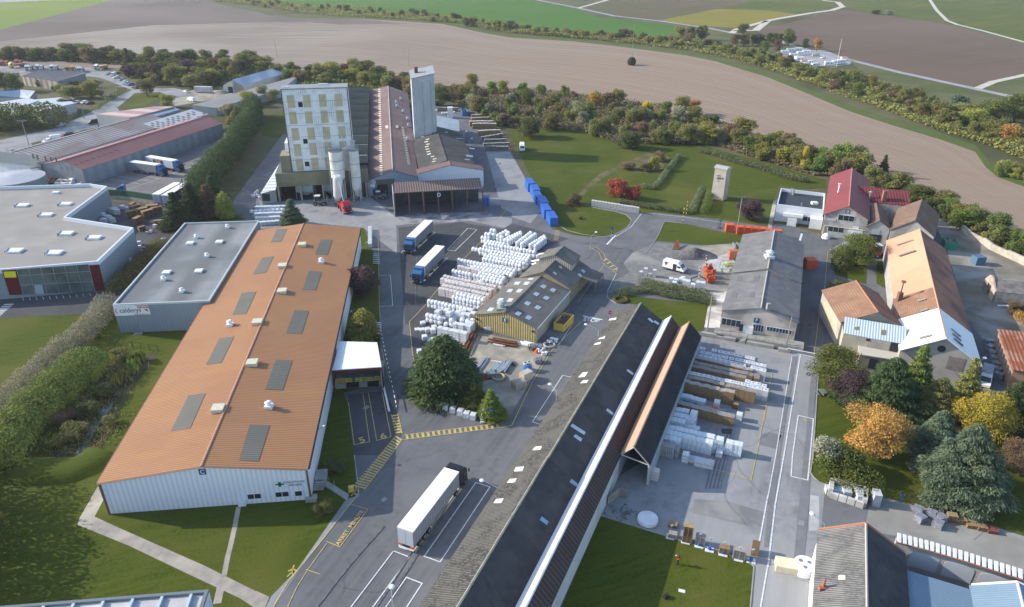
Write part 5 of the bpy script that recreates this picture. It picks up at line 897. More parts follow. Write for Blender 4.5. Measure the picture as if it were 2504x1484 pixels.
a,b=G('21:1943,455'),G('21:2060,482');d_=(b-a).normalized();n_=Vector((-d_.y,d_.x,0));tt=thing('transformer_tower','tall narrow concrete transformer tower with rounded roof on the green lawn','tower',(a+b)/2);wv=(b-a).length;hp_=10.2
part('wall',MB().hexa([a,b,b+n_*3,a+n_*3],[x+UPV*hp_ for x in(a+d_*.1,b-d_*.1,b+n_*2.9-d_*.1,a+n_*2.9+d_*.1)]),mat('aged_concrete',(.40,.38,.34),(.33,.31,.28),.5,.9),tt)
mb=MB();rp=[]
for k in range(7):t=k/6;rp.append((t*3.4-.2,hp_+.9*math.sin(math.pi*min(1,.15+t*.75))))
for(y0,z0),(y1,z1)in zip(rp[:-1],rp[1:]):
    q=[a-d_*.15+n_*y0+UPV*hp_,b+d_*.15+n_*y0+UPV*hp_,b+d_*.15+n_*y1+UPV*hp_,a-d_*.15+n_*y1+UPV*hp_];mb.hexa(q,[q[0]+UPV*(z0-hp_),q[1]+UPV*(z0-hp_),q[2]+UPV*(z1-hp_),q[3]+UPV*(z1-hp_)])
part('roof',mb,mat('pale_grey_cap',(.36,.37,.37)),tt);fp=plane(a,b,b+UPV)
for s in('21:2014,258','21:2036,260','21:2058,262'):prect(tt,'opening',fp,s,(.5,.5),DARK,.06)
part('insulator_bracket',MB().tube(a+d_*1-n_*.2+UPV*8,a+d_*2.4-n_*.2+UPV*8.2,.06).tube(a+d_*1.7-n_*.2+UPV*6,a+d_*1.7-n_*.2+UPV*8.2,.05),DARK,tt)
PDp=rect4('H:850,685','H:1640,795','00:2170,1215',6.0)
dl,dr_=G('H:850,685',5.6),G('H:1640,795',5.6);bkp=G('00:2170,1210',5.6);nt1=G('01:1180,60',5.6)
dl,dr_,bkp=v(dl,0),v(dr_,0),v(bkp,0);dd_=(bkp-dr_).normalized();Ld=(bkp-dr_).length;cr=(dl-dr_);cr=(cr-dd_*cr.dot(dd_));P8=[dr_+cr,dr_,dr_+dd_*Ld,dr_+cr+dd_*Ld]
RED2=mat('faded_red_roof',(.27,.115,.105),(.31,.145,.13),.05,.7,c3=(.34,.17,.15),sc3=.03)
dp,K=gable('red_roof_depot','long grey-walled depot with faded red roof beside the parked trailers','warehouse',P8,5.6,8.2,corr('depot_cladding',(.28,.31,.34),(.25,.28,.31),(1,-.5,0),.6,.85,.02,c3=(.34,.36,.38),sc3=.05),RED2,over=.2,t=.6,capm=mat('light_red_cap',(.4,.2,.17)))
for i in range(8):patch(dp,'roof_light',K['R'],'H:%d,%d %d,%d %d,%d %d,%d'%(1480+i*115,690-i*40,1540+i*115,700-i*40,1560+i*115,690-i*40,1500+i*115,680-i*40),mat('dark_roof_light',(.16,.10,.09)),.03)
P9=[P8[0]+cr*1.25,P8[0]+cr.normalized()*.3,P8[3]+cr.normalized()*.3-dd_*6,P8[3]+cr*1.25-dd_*6]
STR=mat('striped_grey_roof',(.36,.36,.37),(.3,.3,.31),.05,.8,c3=(.22,.19,.18),sc3=.07,stripe=(tuple(dd_),1.7,(.20,.17,.16),0))
s9,K9=gable('striped_roof_depot','long depot with patchy striped grey roof behind the red-roofed one','warehouse',P9,6.2,8.4,PWHITE,STR,over=.1,t=.42,roofm2=STR)
fa=P9[0]-dd_*.3;fb_=P9[1]-dd_*.3;part('front_parapet',MB().prism([(p.x,p.y)for p in(fa,fb_,fb_-dd_*.3,fa-dd_*.3)],5.0,9.0),MATS['depot_cladding'],s9)
fp=plane(fa-dd_*.3,fb_-dd_*.3,fb_-dd_*.3+UPV)
for s in('H:665,530','H:755,545','H:912,570','H:1020,585','H:1125,590'):prect(s9,'window',fp,s,(.7,1.6),mat('dark_window',(.1,.09,.08)),.05)
bq=[G('H:430,715'),G('H:650,725')];solo('blue_entrance_block',MB().prism([(p.x,p.y)for p in(bq[0],bq[1],bq[1]+dd_*6,bq[0]+dd_*6)],0,4.4),mat('vivid_blue',(.03,.12,.48)),'bright blue entrance block at the corner of the striped-roof depot','building')
a_=P9[0].lerp(P9[3],.62);cw=(P9[1]-P9[0]).normalized()
mb=MB();rs=random.Random(3);pR=K9['R']
cs9=patch(s9,'pale_roof_section',pR,'00:1400,1210 1870,1068 2040,1115 1545,1262',mat('pale_blue_sheet',(.42,.46,.50)),.04)
for i in range(20):
    for j in range(4):
        if(i+j)%2 and rs.random()<.85:
            x=1440+i*25+j*28;y_=1212-i*7.0+j*14
            P=[hit(p,pR)+pR[1]*(.07 if pR[1].z>0 else-.07)for p in px('00:%d,%d %d,%d %d,%d %d,%d'%(x,y_,x+24,y_-5,x+50,y_+7,x+28,y_+13))];mb.add(P,[(3,2,1,0)])
part('roof_patch',mb,mat('brown_square',(.2,.15,.12)),s9)
def leanroof(name,label,cat,s,z,m,wm,group=None):
    """single roof from its 4 photographed corners with a height for each"""
    q=[G(p,zz)for p,zz in zip(px(s),z)];t=thing(name,label,cat,v(sum(q,Vector())/4,0),group=group);part('roof',MB().slab(q,.2),m,t)
    w_=MB();n=len(q)
    for i in range(n):a,b=q[i],q[(i+1)%n];w_.add([v(a,0),v(b,0),b-UPV*.02,a-UPV*.02],[(0,1,2,3)])
    part('wall',w_,wm,t);return t
GW3=mat('pale_grey_wall',(.42,.43,.43),(.36,.37,.37),.3)
t=leanroof('pink_roof_shed','open-ended shed with pink and cream striped roof behind the striped-roof depot','shed','00:940,1120 1260,1160 1700,1045 1500,1045',(7,7,7.5,7.5),mat('pink_sheet',(.38,.22,.21),(.32,.18,.17),.1,.7,stripe=((.3,1,0),9,(.5,.42,.38),0)),MATS['depot_cladding'])
leanroof('blue_roof_strip_shed','narrow shed with slate-blue roof alongside the striped-roof depot','shed','00:1215,1190 1270,1215 1760,1075 1700,1050',(6.5,6.9,6.9,6.5),mat('slate_blue',(.15,.21,.29)),MATS['depot_cladding'])
leanroof('dark_roof_office','cream-walled office with dark slate roof near the parked lorries','building','00:215,745 550,795 830,700 380,685',(5,5,5,6.5),mat('dark_slate',(.07,.08,.10),(.09,.10,.12),.1),mat('cream_panel_wall',(.48,.45,.38),(.3,.28,.24),.1,.9,stripe=((1,0,0),4.5,(.2,.19,.17),0)))
leanroof('dark_roof_office_end','grey lower end block right of the dark-roofed office','building','00:552,797 560,800 830,720 832,702',(5,5,5,5),mat('greyslate',(.13,.14,.16)),GREYM)
leanroof('blue_ridge_barn','barn with blue and white roof behind the white flat-roofed workshop','barn','00:-300,960 190,955 200,878 -300,905',(4,4,6.5,6.5),mat('roof_blue',(.12,.19,.30)),GW3);leanroof('white_roof_end','white end of the blue-roofed barn','barn','00:192,955 285,965 345,890 202,878',(4,4,6,6.5),mat('roof_white',(.5,.54,.58)),mat('old_brick',(.3,.25,.22)))
leanroof('white_flat_workshop','low white-roofed workshop with skylights near the left edge','building','00:-60,1010 390,1090 740,1010 590,955',(4.5,4.5,4.5,4.8),mat('pale_roof',(.46,.50,.55),(.42,.46,.51),.05),GW3);leanroof('white_flat_workshop','second low white-roofed workshop, left of the other','building','00:-80,1015 180,1060 380,985 270,960',(4.8,4.8,4.9,4.9),MATS['pale_roof'],GW3)
t=leanroof('solar_roof_barn','far barn with white gable and pale blue panelled roof at the wood edge','barn','00:2375,838 2270,782 2500,712 10:180,668'.replace('00:2375,838 2270,782','00:2378,838 10:285,722 10:180,668 00:2270,782').split(' 00:2500')[0].replace(' 2500,712 10:180,668',''),(4.2,4.2,7,7),mat('panel_roof',(.36,.42,.50),(.4,.46,.53),.1,.35,stripe=((1,.5,0),12,(.28,.33,.4),0)),mat('white_old_wall',(.55,.54,.5),(.45,.43,.4),.3))
g0,g1,g2=G('00:2215,890'),G('00:2380,880'),G('00:2270,782',7);fpq=plane(v(G('00:2205,885'),0),v(G('00:2378,838',4.2),0),v(G('00:2378,838',4.2),4))
A2,B2=v(G('00:2378,838',4.2),0),v(G('00:2270,782',7),0);wv_=(B2-A2);C2=A2+wv_*2;part('gable_wall',MB().prism([(p.x,p.y)for p in(A2,C2,C2+Vector((.3,.3,0)),A2+Vector((.3,.3,0)))],0,4.0).hexa([v(A2,4),v(C2,4),v(C2,4)+Vector((.3,.3,0)),v(A2,4)+Vector((.3,.3,0))],[v(B2,6.9),v(B2,6.9)+Vector((.01,0,0)),v(B2,6.9)+Vector((.3,.3,0)),v(B2,6.9)+Vector((.29,.3,0))]),MATS['white_old_wall'],t)
part('doorway',MB().box(A2.lerp(C2,.65)+Vector((-.1,-.1,1.7)),(2.6,.3,3.4),math.atan2(wv_.y,wv_.x)),DARK,t)
leanroof('long_grey_shed','very long low grey-roofed shed in front of the panelled-roof barn','shed','00:1880,1030 2110,1060 10:100,900 10:420,742'.replace('10:100,900','10:250,880'),(4.6,3.6,3.6,4.6),mat('long_grey_sheet',(.25,.245,.24),(.3,.29,.28),.1),GW3)
leanroof('small_white_house','small white house with brown roof among the trees on the left','house','00:1810,650 1915,660 1880,625 1760,618',(4,4,6,6),mat('house_brown',(.2,.15,.13)),WHITE)
ct=G('H:280,1000',4.5);ct=v(ct,0);tk=thing('round_tank','large round grey tank with a domed ribbed lid behind the shop building','tank',ct);part('shell',MB().cyl(ct,9.2,5.4,40,cap=False),mat('tank_grey',(.3,.33,.33),(.26,.29,.29),.5),tk);part('lid',MB().cyl(ct+UPV*5.4,9.3,.9,40,.5),mat('tank_lid',(.4,.42,.46),(.34,.36,.4),.4,.6,stripe=((.2,1,0),1.3,(.33,.35,.4),0)),tk)
go=G('H:760,1000');gy=thing('concrete_portal','grey concrete portal frame standing before the red-roofed depot','portal',go)
gp=[G('H:660,900'),G('H:880,1020')];part('column',MB().box(gp[0]+UPV*3,(.5,.5,6)),CONC,gy);part('column',MB().box(gp[1]+UPV*3.5,(.9,.9,7)),CONC,gy);part('beam',MB().tube(G('H:600,775',6),G('H:820,720',6),.3),CONC,gy)
fw_=GS('01:1060,460 1250,470 1700,540');gf=thing('green_screen_wall','low wall topped with green screening behind the parked trailers','fence',fw_[1])
m1_,m2_=MB(),MB()
for a,b in zip(fw_[:-1],fw_[1:]):
    n_=Vector((0,.15,0));q=[a-n_,b-n_,b+n_,a+n_];m1_.hexa(q,[x+UPV*1.2 for x in q]);m2_.hexa([x+UPV*1.22 for x in q],[x+UPV*3.2 for x in q])
part('base_wall',m1_,CONC,gf);part('screen',m2_,mat('green_mesh',(.05,.13,.08),(.04,.1,.06),.2),gf)
cw_=GS('31:1860,745 1960,830 2100,900 2180,960 2330,1030 2503,1110 2800,1260');qw=thing('old_white_wall','crumbling pale stone wall along the right-hand field edge','wall',cw_[2])
for a,b in zip(cw_[:-1],cw_[1:]):
    d_=(b-a).normalized();n_=Vector((-d_.y,d_.x,0))*.3;q=[a-n_,b-n_,b+n_,a+n_];part('wall_section',MB().hexa(q,[x+UPV*(1.9+.3*math.sin(a.x))for x in q]),mat('old_stone',(.48,.44,.36),(.36,.33,.27),.6),qw)
def paint(name,c):return mat('paint_'+name,c,tuple(x*.92 for x in c),.6,.35,spec=.5)
WHEEL={}
def wheels(root,xs,half,r_,w_=.28):
    for x in xs:
        for sd in(-1,1):
            p=Vector((x,sd*half,r_));part('wheel',MB().tube(p-Vector((0,w_/2,0)),p+Vector((0,w_/2,0)),r_,14),BLACK,root,world=False)
            o=COL.objects[-1];part('rim',MB().tube(p+Vector((0,sd*(w_/2),0)),p+Vector((0,sd*(w_/2+.02),0)),r_*.55,10),GREYM,[c for c in root.children if c.name.startswith('wheel')][-1],world=False)
def prof(pts,y0,y1,ty=0):
    m=MB();n=len(pts);zm=max(p[1]for p in pts)
    k=lambda z:ty*max(0,(z-zm*.5)/(zm*.5))
    A=[(x,y0+k(z),z)for x,z in pts];B=[(x,y1-k(z),z)for x,z in pts]
    tr=tessellate_polygon([[Vector((x,z,0))for x,z in pts]])
    m.add(A+B,[(i,(i+1)%n,n+(i+1)%n,n+i)for i in range(n)]+[tuple(t)for t in tr]+[tuple(n+i for i in reversed(t))for t in tr]);return m
def car(col,name,label,kind='car'):
    """x forward"""
    r_=thing('parked_car',label,kind);P=paint(name,col)
    if kind=='van':pr_=[(-2.6,.35),(2.5,.35),(2.6,.9),(2.3,1.15),(1.5,1.9),(1.1,2.15),(-2.5,2.15),(-2.65,1.9)];L_=2.6;gl_=[(1.55,1.15),(2.2,1.12),(1.55,1.85),(1.2,1.85)]
    else:pr_=[(-2.1,.3),(2.1,.3),(2.15,.7),(1.3,.88),(.6,1.38),(-1.2,1.45),(-1.9,1.0),(-2.15,.85)];L_=2.1;gl_=[(1.1,.9),(.5,1.33),(-1.15,1.38),(-1.7,1.0)]
    part('body',prof(pr_,-.88,.88,.14),P,r_,world=False)
    g=MB();yy=.80
    g.add([(x,-yy-(.0 if z<1.1 else-.06),z)for x,z in gl_]+[(x,yy+(.0 if z<1.1 else-.06),z)for x,z in gl_],[(0,1,2,3),(7,6,5,4)])
    if kind=='car':g.add([(1.27,-.68,.9),(1.27,.68,.9),(.64,.6,1.36),(.64,-.6,1.36)],[(0,1,2,3)]);g.add([(-1.88,-.66,1.03),(-1.88,.66,1.03),(-1.24,.6,1.42),(-1.24,-.6,1.42)],[(3,2,1,0)])
    else:g.add([(2.24,-.7,1.22),(2.24,.7,1.22),(1.55,.62,1.88),(1.55,-.62,1.88)],[(0,1,2,3)])
    for i,v_ in enumerate(g.v):g.v[i]=(v_[0]+(.02 if v_[0]>.6 else-.02 if v_[0]<-1.2 else 0),v_[1]*1.06 if abs(v_[1])>.75 else v_[1],v_[2]+.015)
    part('windscreen',g,GLASS,r_,world=False);wheels(r_,(-L_*.62,L_*.62),.82,.33,.22);return r_
CARP={}
def put_car(s,d,col,label,kind='car',group=None,name='parked_car'):
    """s: ground point of the middle, d: heading as a second ground point"""
    if(col,kind)not in CARP:CARP[(col,kind)]=car({'white':(.75,.76,.77),'silver':(.42,.44,.46),'black':(.03,.03,.035),'red':(.3,.02,.02),'blue':(.04,.12,.3),'grey':(.15,.16,.17),'maroon':(.12,.02,.03),'yellow':(.7,.5,.05)}[col],col,label,kind)
    a,b=G(s),G(d);dd_=b-a;o=inst(CARP[(col,kind)],a,math.atan2(dd_.y,dd_.x),label,group);o['category']=kind;return o
def cab(root,P,L_=2.3,W_=2.5,x0=0):
    part('cab',prof([(x0,.9),(x0+L_,.45),(x0+L_+.05,1.9),(x0+L_-.15,2.9),(x0+L_-.7,3.25),(x0+.6,3.75),(x0,3.7)],-W_/2,W_/2,.12),P,root,world=False)
    part('windscreen',MB().hexa([(x0+L_+.04,-1.1,1.75),(x0+L_+.04,1.1,1.75),(x0+L_-.16,1.02,2.75),(x0+L_-.16,-1.02,2.75)],[(x0+L_+.10,-1.1,1.77),(x0+L_+.10,1.1,1.77),(x0+L_-.09,1.02,2.77),(x0+L_-.09,-1.02,2.77)]),GLASS,root,world=False)
    for sd in(-1,1):
        part('side_window',MB().box((x0+L_-.75,sd*1.235,2.15),(.9,.06,.7)),GLASS,root,world=False);part('mirror',MB().box((x0+L_+.1,sd*1.5,2.3),(.15,.18,.6)).tube((x0+L_-.1,sd*1.2,2.5),(x0+L_+.1,sd*1.45,2.5),.03),BLACK,root,world=False)
        part('headlight',MB().box((x0+L_+.06,sd*.95,.8),(.08,.4,.25)),WHITE,root,world=False)
    part('bumper',MB().box((x0+L_+.02,0,.55),(.18,2.45,.4)),mat('dark_grey',(.06,.06,.065)),root,world=False);part('grille',MB().box((x0+L_+.05,0,1.25),(.1,1.6,.6)),BLACK,root,world=False)
def truck(label,ccol,cname,roofc,sidem,name='articulated_lorry',open_side=False,L_=13.6,rear=True):
    """x forward, origin under the trailer rear"""
    r_=thing(name,label,'lorry');part('chassis',MB().box((L_/2+1.6,0,1.05),(L_+3.5,1.0,.3)),BLACK,r_,world=False)
    RM=mat('tarpaulin_white',(.82,.82,.82),(.76,.76,.77),.5,.5)
    tl=part('trailer_roof',MB().box((L_/2,0,3.93),(L_,2.55,.14)),RM,r_,world=False)
    if not open_side:
        part('trailer_body',MB().box((L_/2,0,2.53),(L_-.04,2.5,2.66)),sidem,r_,world=False)
        part('rear_door',MB().box((-.02,-.62,2.5),(.08,1.18,2.55)),mat('pale_door2',(.42,.45,.5)),r_,world=False);part('rear_door',MB().box((-.02,.62,2.5),(.08,1.18,2.55)),mat('pale_door2',(.42,.45,.5)),r_,world=False)
    else:
        part('trailer_body',MB().box((L_/2,1.22,2.53),(L_-.04,.06,2.66)),sidem,r_,world=False);part('headboard',MB().box((L_-.1,0,2.5),(.12,2.5,2.7)),RM,r_,world=False);part('trailer_floor',MB().box((L_/2,0,1.25),(L_,2.5,.12)),WOODP,r_,world=False)
        for k in range(5):part('pillar',MB().box((.1+k*(L_-.3)/4,-1.2,2.55),(.1,.08,2.6)),GREYM,r_,world=False)
        c=MB();x_=L_-1.4 if open_side==1 else.2
        for k in range(8):c.box((x_+k*.17,-1.25-(k%2)*.12,2.5),(.16,.1,2.5))
        part('curtain',c,mat('blue_white_curtain',(.6,.63,.68),(.05,.12,.35),1.6,.5,thr=(.48,.52)),r_,world=False)
    for sd in(-1,1):part('tail_light',MB().box((-.08,sd*.95,1.05),(.08,.5,.3)),mat('tail_orange',(.7,.12,.03)),r_,world=False)
    part('rear_bumper',MB().box((-.1,0,.6),(.12,2.4,.16)),WHITE,r_,world=False)
    part('side_guard',MB().box((L_*.52,-1.2,.8),(4.2,.05,.5)),GREYM,r_,world=False);part('side_guard',MB().box((L_*.52,1.2,.8),(4.2,.05,.5)),GREYM,r_,world=False)
    cab(r_,paint(cname,ccol),x0=L_+.35);part('roof_deflector',MB().box((L_+.9,0,3.8),(1.1,2.2,.3)),paint(cname,ccol),r_,world=False)
    wheels(r_,(1.6,2.9,4.2,L_-1.0,L_+1.9),1.1,.5,.34);return r_
def put(o,a,b,label=None):
    a,b=(G(a)if isinstance(a,str)else a),(G(b)if isinstance(b,str)else b);d_=b-a;o.location=Vector((a.x,a.y,.03));o.rotation_euler=(0,0,math.atan2(d_.y,d_.x));return o
GRT=mat('grey_tarpaulin',(.24,.255,.28),(.2,.215,.24),.6,.5,stripe=((1,0,0),.65,(.17,.18,.2),0))
a,b=G('13:1385,700',4),G('13:1838,130',4);c=G('13:1527,752',4);d_=(b-a).normalized();mid=(a+c)/2
put(truck('long black-cab lorry with bright white trailer parked in the painted bay beside the long warehouse',(.015,.015,.018),'black',None,GRT),mid,mid+d_)
def tline(a,b,c,label,col,cname,**kw):
    a,b,c=G(a,4),G(b,4),G(c,4);d_=(a-b).normalized();n_=Vector((-d_.y,d_.x,0));t=truck(label,col,cname,None,**kw);side=(c-a);mid=(a-d_*13.6)+side/2;put(t,mid,mid+d_);return t
tline('11:1475,830','11:1658,658','11:1555,838','blue-cab lorry with open curtain side, the farther of the two in the yard',(.03,.13,.30),'truckblue',sidem=GRT,open_side=1)
tline('11:1560,1110','11:1765,905','11:1650,1118','blue-cab lorry being unloaded, nearer of the two in the yard, curtain bunched at its rear',(.03,.13,.30),'truckblue',sidem=GRT,open_side=2)
b_=G('S:1650,1080');a_=G('S:1465,905');d_=(b_-a_).normalized();t=thing('silo_lorry','red silo lorry with its white tank tipped upright in front of the big silo','lorry',b_,math.atan2(d_.y,d_.x))
cab(t,paint('truckred',(.5,.02,.025)),x0=-2.6);part('chassis',MB().box((-6.5,.4,1.0),(8,.18,.35)).box((-6.5,-.4,1.0),(8,.18,.35)),paint('truckred',(.5,.02,.025)),t,world=False);part('sleeper',MB().box((-3.0,0,2.1),(1.0,2.4,2.6)),paint('truckred',(.5,.02,.025)),t,world=False)
wheels(t,(-1.2,-4.6,-7.4,-8.8,-10.0),1.1,.5,.34)
tk0,tk1=Vector((-10.6,0,1.6)),Vector((-8.0,0,10.0));ax_=(tk1-tk0).normalized();part('tank',MB().tube(tk0,tk0+ax_*1.6,.6,20,1.35).tube(tk0+ax_*1.6,tk1,1.35,20).tube(tk1,tk1+ax_*.35,1.35,20,.9),mat('tank_white',(.72,.72,.71),(.6,.6,.58),.5,.4),t,world=False);part('lift_ram',MB().tube((-3.6,0,1.5),tk1-ax_*1.2+Vector((1.3,0,0)),.12),WHITE,t,world=False)
def bigvan(label,s0,s1,red=False):
    a,b=G(s0),G(s1);d_=b-a;t=thing('delivery_van',label,'van',(a+b)/2,math.atan2(d_.y,d_.x));W_=paint('white',(.78,.79,.8))
    part('body',prof([(-2.9,.4),(2.9,.4),(3.0,.95),(2.5,1.3),(1.8,2.1),(1.1,2.6),(-2.8,2.6),(-2.95,2.2)],-1.0,1.0,.12),W_,t,world=False)
    part('windscreen',MB().hexa([(2.52,-.85,1.34),(2.52,.85,1.34),(1.86,.8,2.1),(1.86,-.8,2.1)],[(2.56,-.85,1.37),(2.56,.85,1.37),(1.9,.8,2.13),(1.9,-.8,2.13)]),GLASS,t,world=False)
    for sd in(-1,1):part('side_window',MB().box((1.6,sd*.965,1.55),(.9,.06,.5)),GLASS,t,world=False)
    if red:part('open_doorway',MB().box((.45,-1.0,1.35),(.95,.05,1.6)),DARK,t,world=False);part('red_flash',MB().add([(-2.4,-1.03,2.2),(-1.5,-1.03,2.2),(-2.1,-1.03,1.2)],[(0,2,1),(0,1,2)]),mat('banner_red',(.5,.05,.03)),t,world=False)
    part('trim',MB().box((0,0,.5),(5.7,2.03,.22)),BLACK,t,world=False);wheels(t,(-1.75,1.9),.9,.35,.25);return t
bigvan('white high-roof van with open side door parked on the dirt near the letter F building','21:1520,1140','21:1650,1175',True)
o=bigvan('white van with roof rack squeezed between the salmon barn and the rusty shed','32:2125,700','32:2100,830')
part('roof_rack',MB().box((-.6,0,2.7),(3.6,1.7,.06)),GREYM,o,world=False)
o=bigvan('white pickup with open cab parked on the lawn edge beside the timber stacks','F:2300,1330','F:2310,1420')
def tractor(label,s,ang,bodyc,name,sc=1.0,cat='tractor'):
    t=thing(name,label,cat,G(s),ang);m_=bodyc;part('body',MB().box((0,0,.95),(2.6,1.2,.6)).box((1.2,0,1.2),(1.3,.9,.6)),m_,t,world=False)
    part('cabin',MB().box((-.3,0,1.85),(1.3,1.25,1.2),0,.88),GLASS,t,world=False);part('cabin_roof',MB().box((-.3,0,2.5),(1.45,1.4,.14)),WHITE,t,world=False);part('mast',MB().box((2.1,.4,1.2),(.15,.12,2.3)).box((2.1,-.4,1.2),(.15,.12,2.3)).box((2.15,0,.8),(.1,1.0,.7)),GREYM,t,world=False)
    wheels(t,(-.9,1.2),.7,.5,.35);t.scale=(sc,sc,sc);return t
tractor('grey forklift with white cab roof before the olive annex','S:1160,915',.1,mat('grimy_grey',(.2,.19,.19)),'forklift',1.25,'forklift')
tractor('forklift parked by the letter D door','S:2160,810',.2,mat('grimy_grey',(.2,.19,.19)),'forklift',1.0,'forklift')
tractor('red forklift in the lane between the small gable house and the salmon barn','31:1040,1015',1.7,paint('truckred',(.5,.02,.025)),'forklift',1.35,'forklift')
DBL=mat('dark_blue_side',(.02,.05,.16),(.6,.45,.06),.35,.5,thr=(.66,.68))
def trailer(label,roof4,cabc=None,side=None,sign_=None):
    """roof corners: rear-left, front-left, front-right... seen at 4 m"""
    a,b,c=[G(p,4)for p in px(roof4)];d_=(b-a);L_=d_.length;d_.normalize();mid=a+(c-b)/2 if False else(a+a+(c-b))/2
    t=truck(label,(.03,.10,.28),'truckblue2',None,side or GRT,'semi_trailer' if cabc is None else 'articulated_lorry',L_=min(L_,14));put(t,mid,mid+d_)
    if cabc is None:
        for ch in list(t.children):
            if ch.name.split('.')[0]in('cab','windscreen','side_window','mirror','headlight','bumper','grille','roof_deflector'):bpy.data.objects.remove(ch)
        t['category']='trailer'
    return t
t=trailer('white trailer with big blue and yellow side panel and blue cab at the depot','01:1425,50 1690,95 1725,72',1,mat('pale_side',(.5,.54,.6)))
text(t,'',(0,0,0),(1,0,0),(0,0,1),1,WHITE)if 0 else None
pnl=part('side_panel',MB().box((6.5,-1.29,2.6),(5.0,.06,1.9)),mat('panel_navy',(.02,.05,.17)),t,world=False)
text(pnl,'TIP',(6.5,-1.33,2.55),(1,0,0),(0,0,1),(2.0,1.9),mat('bright_yellow2',(.75,.4,.03)),bold=True)
trailer('grey-sided lorry with blue cab backed against the red-roofed depot','01:1260,100 1520,135 1565,112',1,GRT)
trailer('left of two white-roofed trailers parked side by side without cabs','01:1500,415 1715,298 1752,300',None,mat('pale_side',(.5,.54,.6)));trailer('right of two white-roofed trailers parked side by side, dark blue side','01:1590,425 1795,305 1833,308',None,DBL)
bt=thing('blue_tractor_unit','dark blue lorry cab parked alone near the green screen wall','lorry',G('01:1205,430'),math.pi*1.05);cab(bt,paint('truckblue2',(.03,.10,.28)),x0=-1);part('chassis',MB().box((-2.5,0,.9),(3.4,1,.3)),BLACK,bt,world=False);wheels(bt,(-3,.2),1.1,.5,.34)
for i,(s,d_,c,k)in enumerate([('H:290,760','H:350,735','white','car'),('H:395,765','H:455,740','black','car'),('H:525,770','H:585,745','silver','car'),('H:1000,1060','H:960,1080','maroon','car'),('H:1110,1065','H:1070,1085','black','car'),('H:1215,1070','H:1175,1090','silver','car'),('H:1330,1070','H:1290,1090','white','car'),('H:1510,1075','H:1450,1095','white','van'),('H:1650,1085','H:1610,1100','white','car'),
        ('H:230,480','H:150,450','grey','van'),('H:40,540','H:90,530','silver','car'),('H:1090,200','H:1010,210','white','van'),('H:960,240','H:880,260','white','car'),('H:1380,105','H:1310,115','black','car'),
        ('N:1800,410','N:1750,420','silver','car'),('N:1960,395','N:2020,385','grey','car'),('N:1900,430','N:1860,445','white','van'),('N:1950,470','N:1900,475','white','car'),('N:2050,515','N:2000,530','blue','car'),('N:2080,545','N:2035,560','white','car'),('N:2120,570','N:2075,585','silver','car'),('N:2180,590','N:2120,600','blue','car'),('N:2260,640','N:2200,630','maroon','car'),
        ('N:1215,850','N:1180,870','silver','car'),('N:1290,890','N:1260,910','silver','car'),('N:1410,890','N:1350,905','white','car'),('N:1500,900','N:1440,910','maroon','car'),('N:1050,1120','N:960,1110','black','car'),('N:1015,1170','N:1050,1175','white','car'),('N:1020,1270','N:960,1290','silver','car'),('N:1580,1230','N:1520,1240','black','van'),
        ('00:1820,905','00:1780,895','white','car'),('00:1870,990','00:1840,985','white','van'),('00:1925,735','00:1890,730','silver','van'),('N:590,850','N:540,840','white','car')]):
    where={'H':'in the car park left of the depots' if i<3 or i>8 else 'before the grey gable of the red-roofed depot','N':'on the pale yard by the lorry park' if 13<i<23 else 'by the roadside near the white flat-roofed workshop','0':'among the rubble yard behind the pink-roofed shed'}[s[0]]
    pos=['first','second','third','fourth','fifth','sixth','seventh','eighth','ninth'][i%9]
    rowi={0:'first from the left',1:'second from the left',2:'third from the left',3:'leftmost',4:'second',5:'third',6:'fourth',7:'fifth and tall',8:'rightmost',9:'near the low white kiosk',10:'cut off by the left edge',11:'behind the striped roof',12:'just left of the white van',13:'farthest right behind the striped roof',
            14:'beside the open-bodied lorry',15:'farthest from the camera',16:'left of the white car',17:'with a bonnet towards the yard',18:'first of the angled row',19:'second of the angled row',20:'third of the angled row',21:'fourth of the angled row',22:'last, by the gate',23:'leftmost of the four',24:'second of the four',25:'third of the four',26:'last of the four',27:'on the hedge-side verge',28:'behind the dark car',29:'under the hedge',30:'in front of the open shed',31:'near the skip',32:'among pallets',33:'beside the small house',34:'behind the roofs'}[i]
    put_car(s,d_,c,'%s %s %s, %s'%(c,k,where,rowi),k,'cars parked at the left')
def smalltruck(s,s2,cc,bc,label,box=False):
    a,b=G(s),G(s2);d_=b-a;t=thing('parked_lorry',label,'lorry',a,math.atan2(d_.y,d_.x));cab(t,paint('c%s'%str(cc),cc),x0=0);part('load_body',MB().box((-3.6,0,2.0 if box else 1.7),(7,2.4,1.9 if box else 1.2)),paint('c%s'%str(bc),bc),t,world=False);wheels(t,(1.1,-4.6,-5.9),1.1,.5,.34);return t
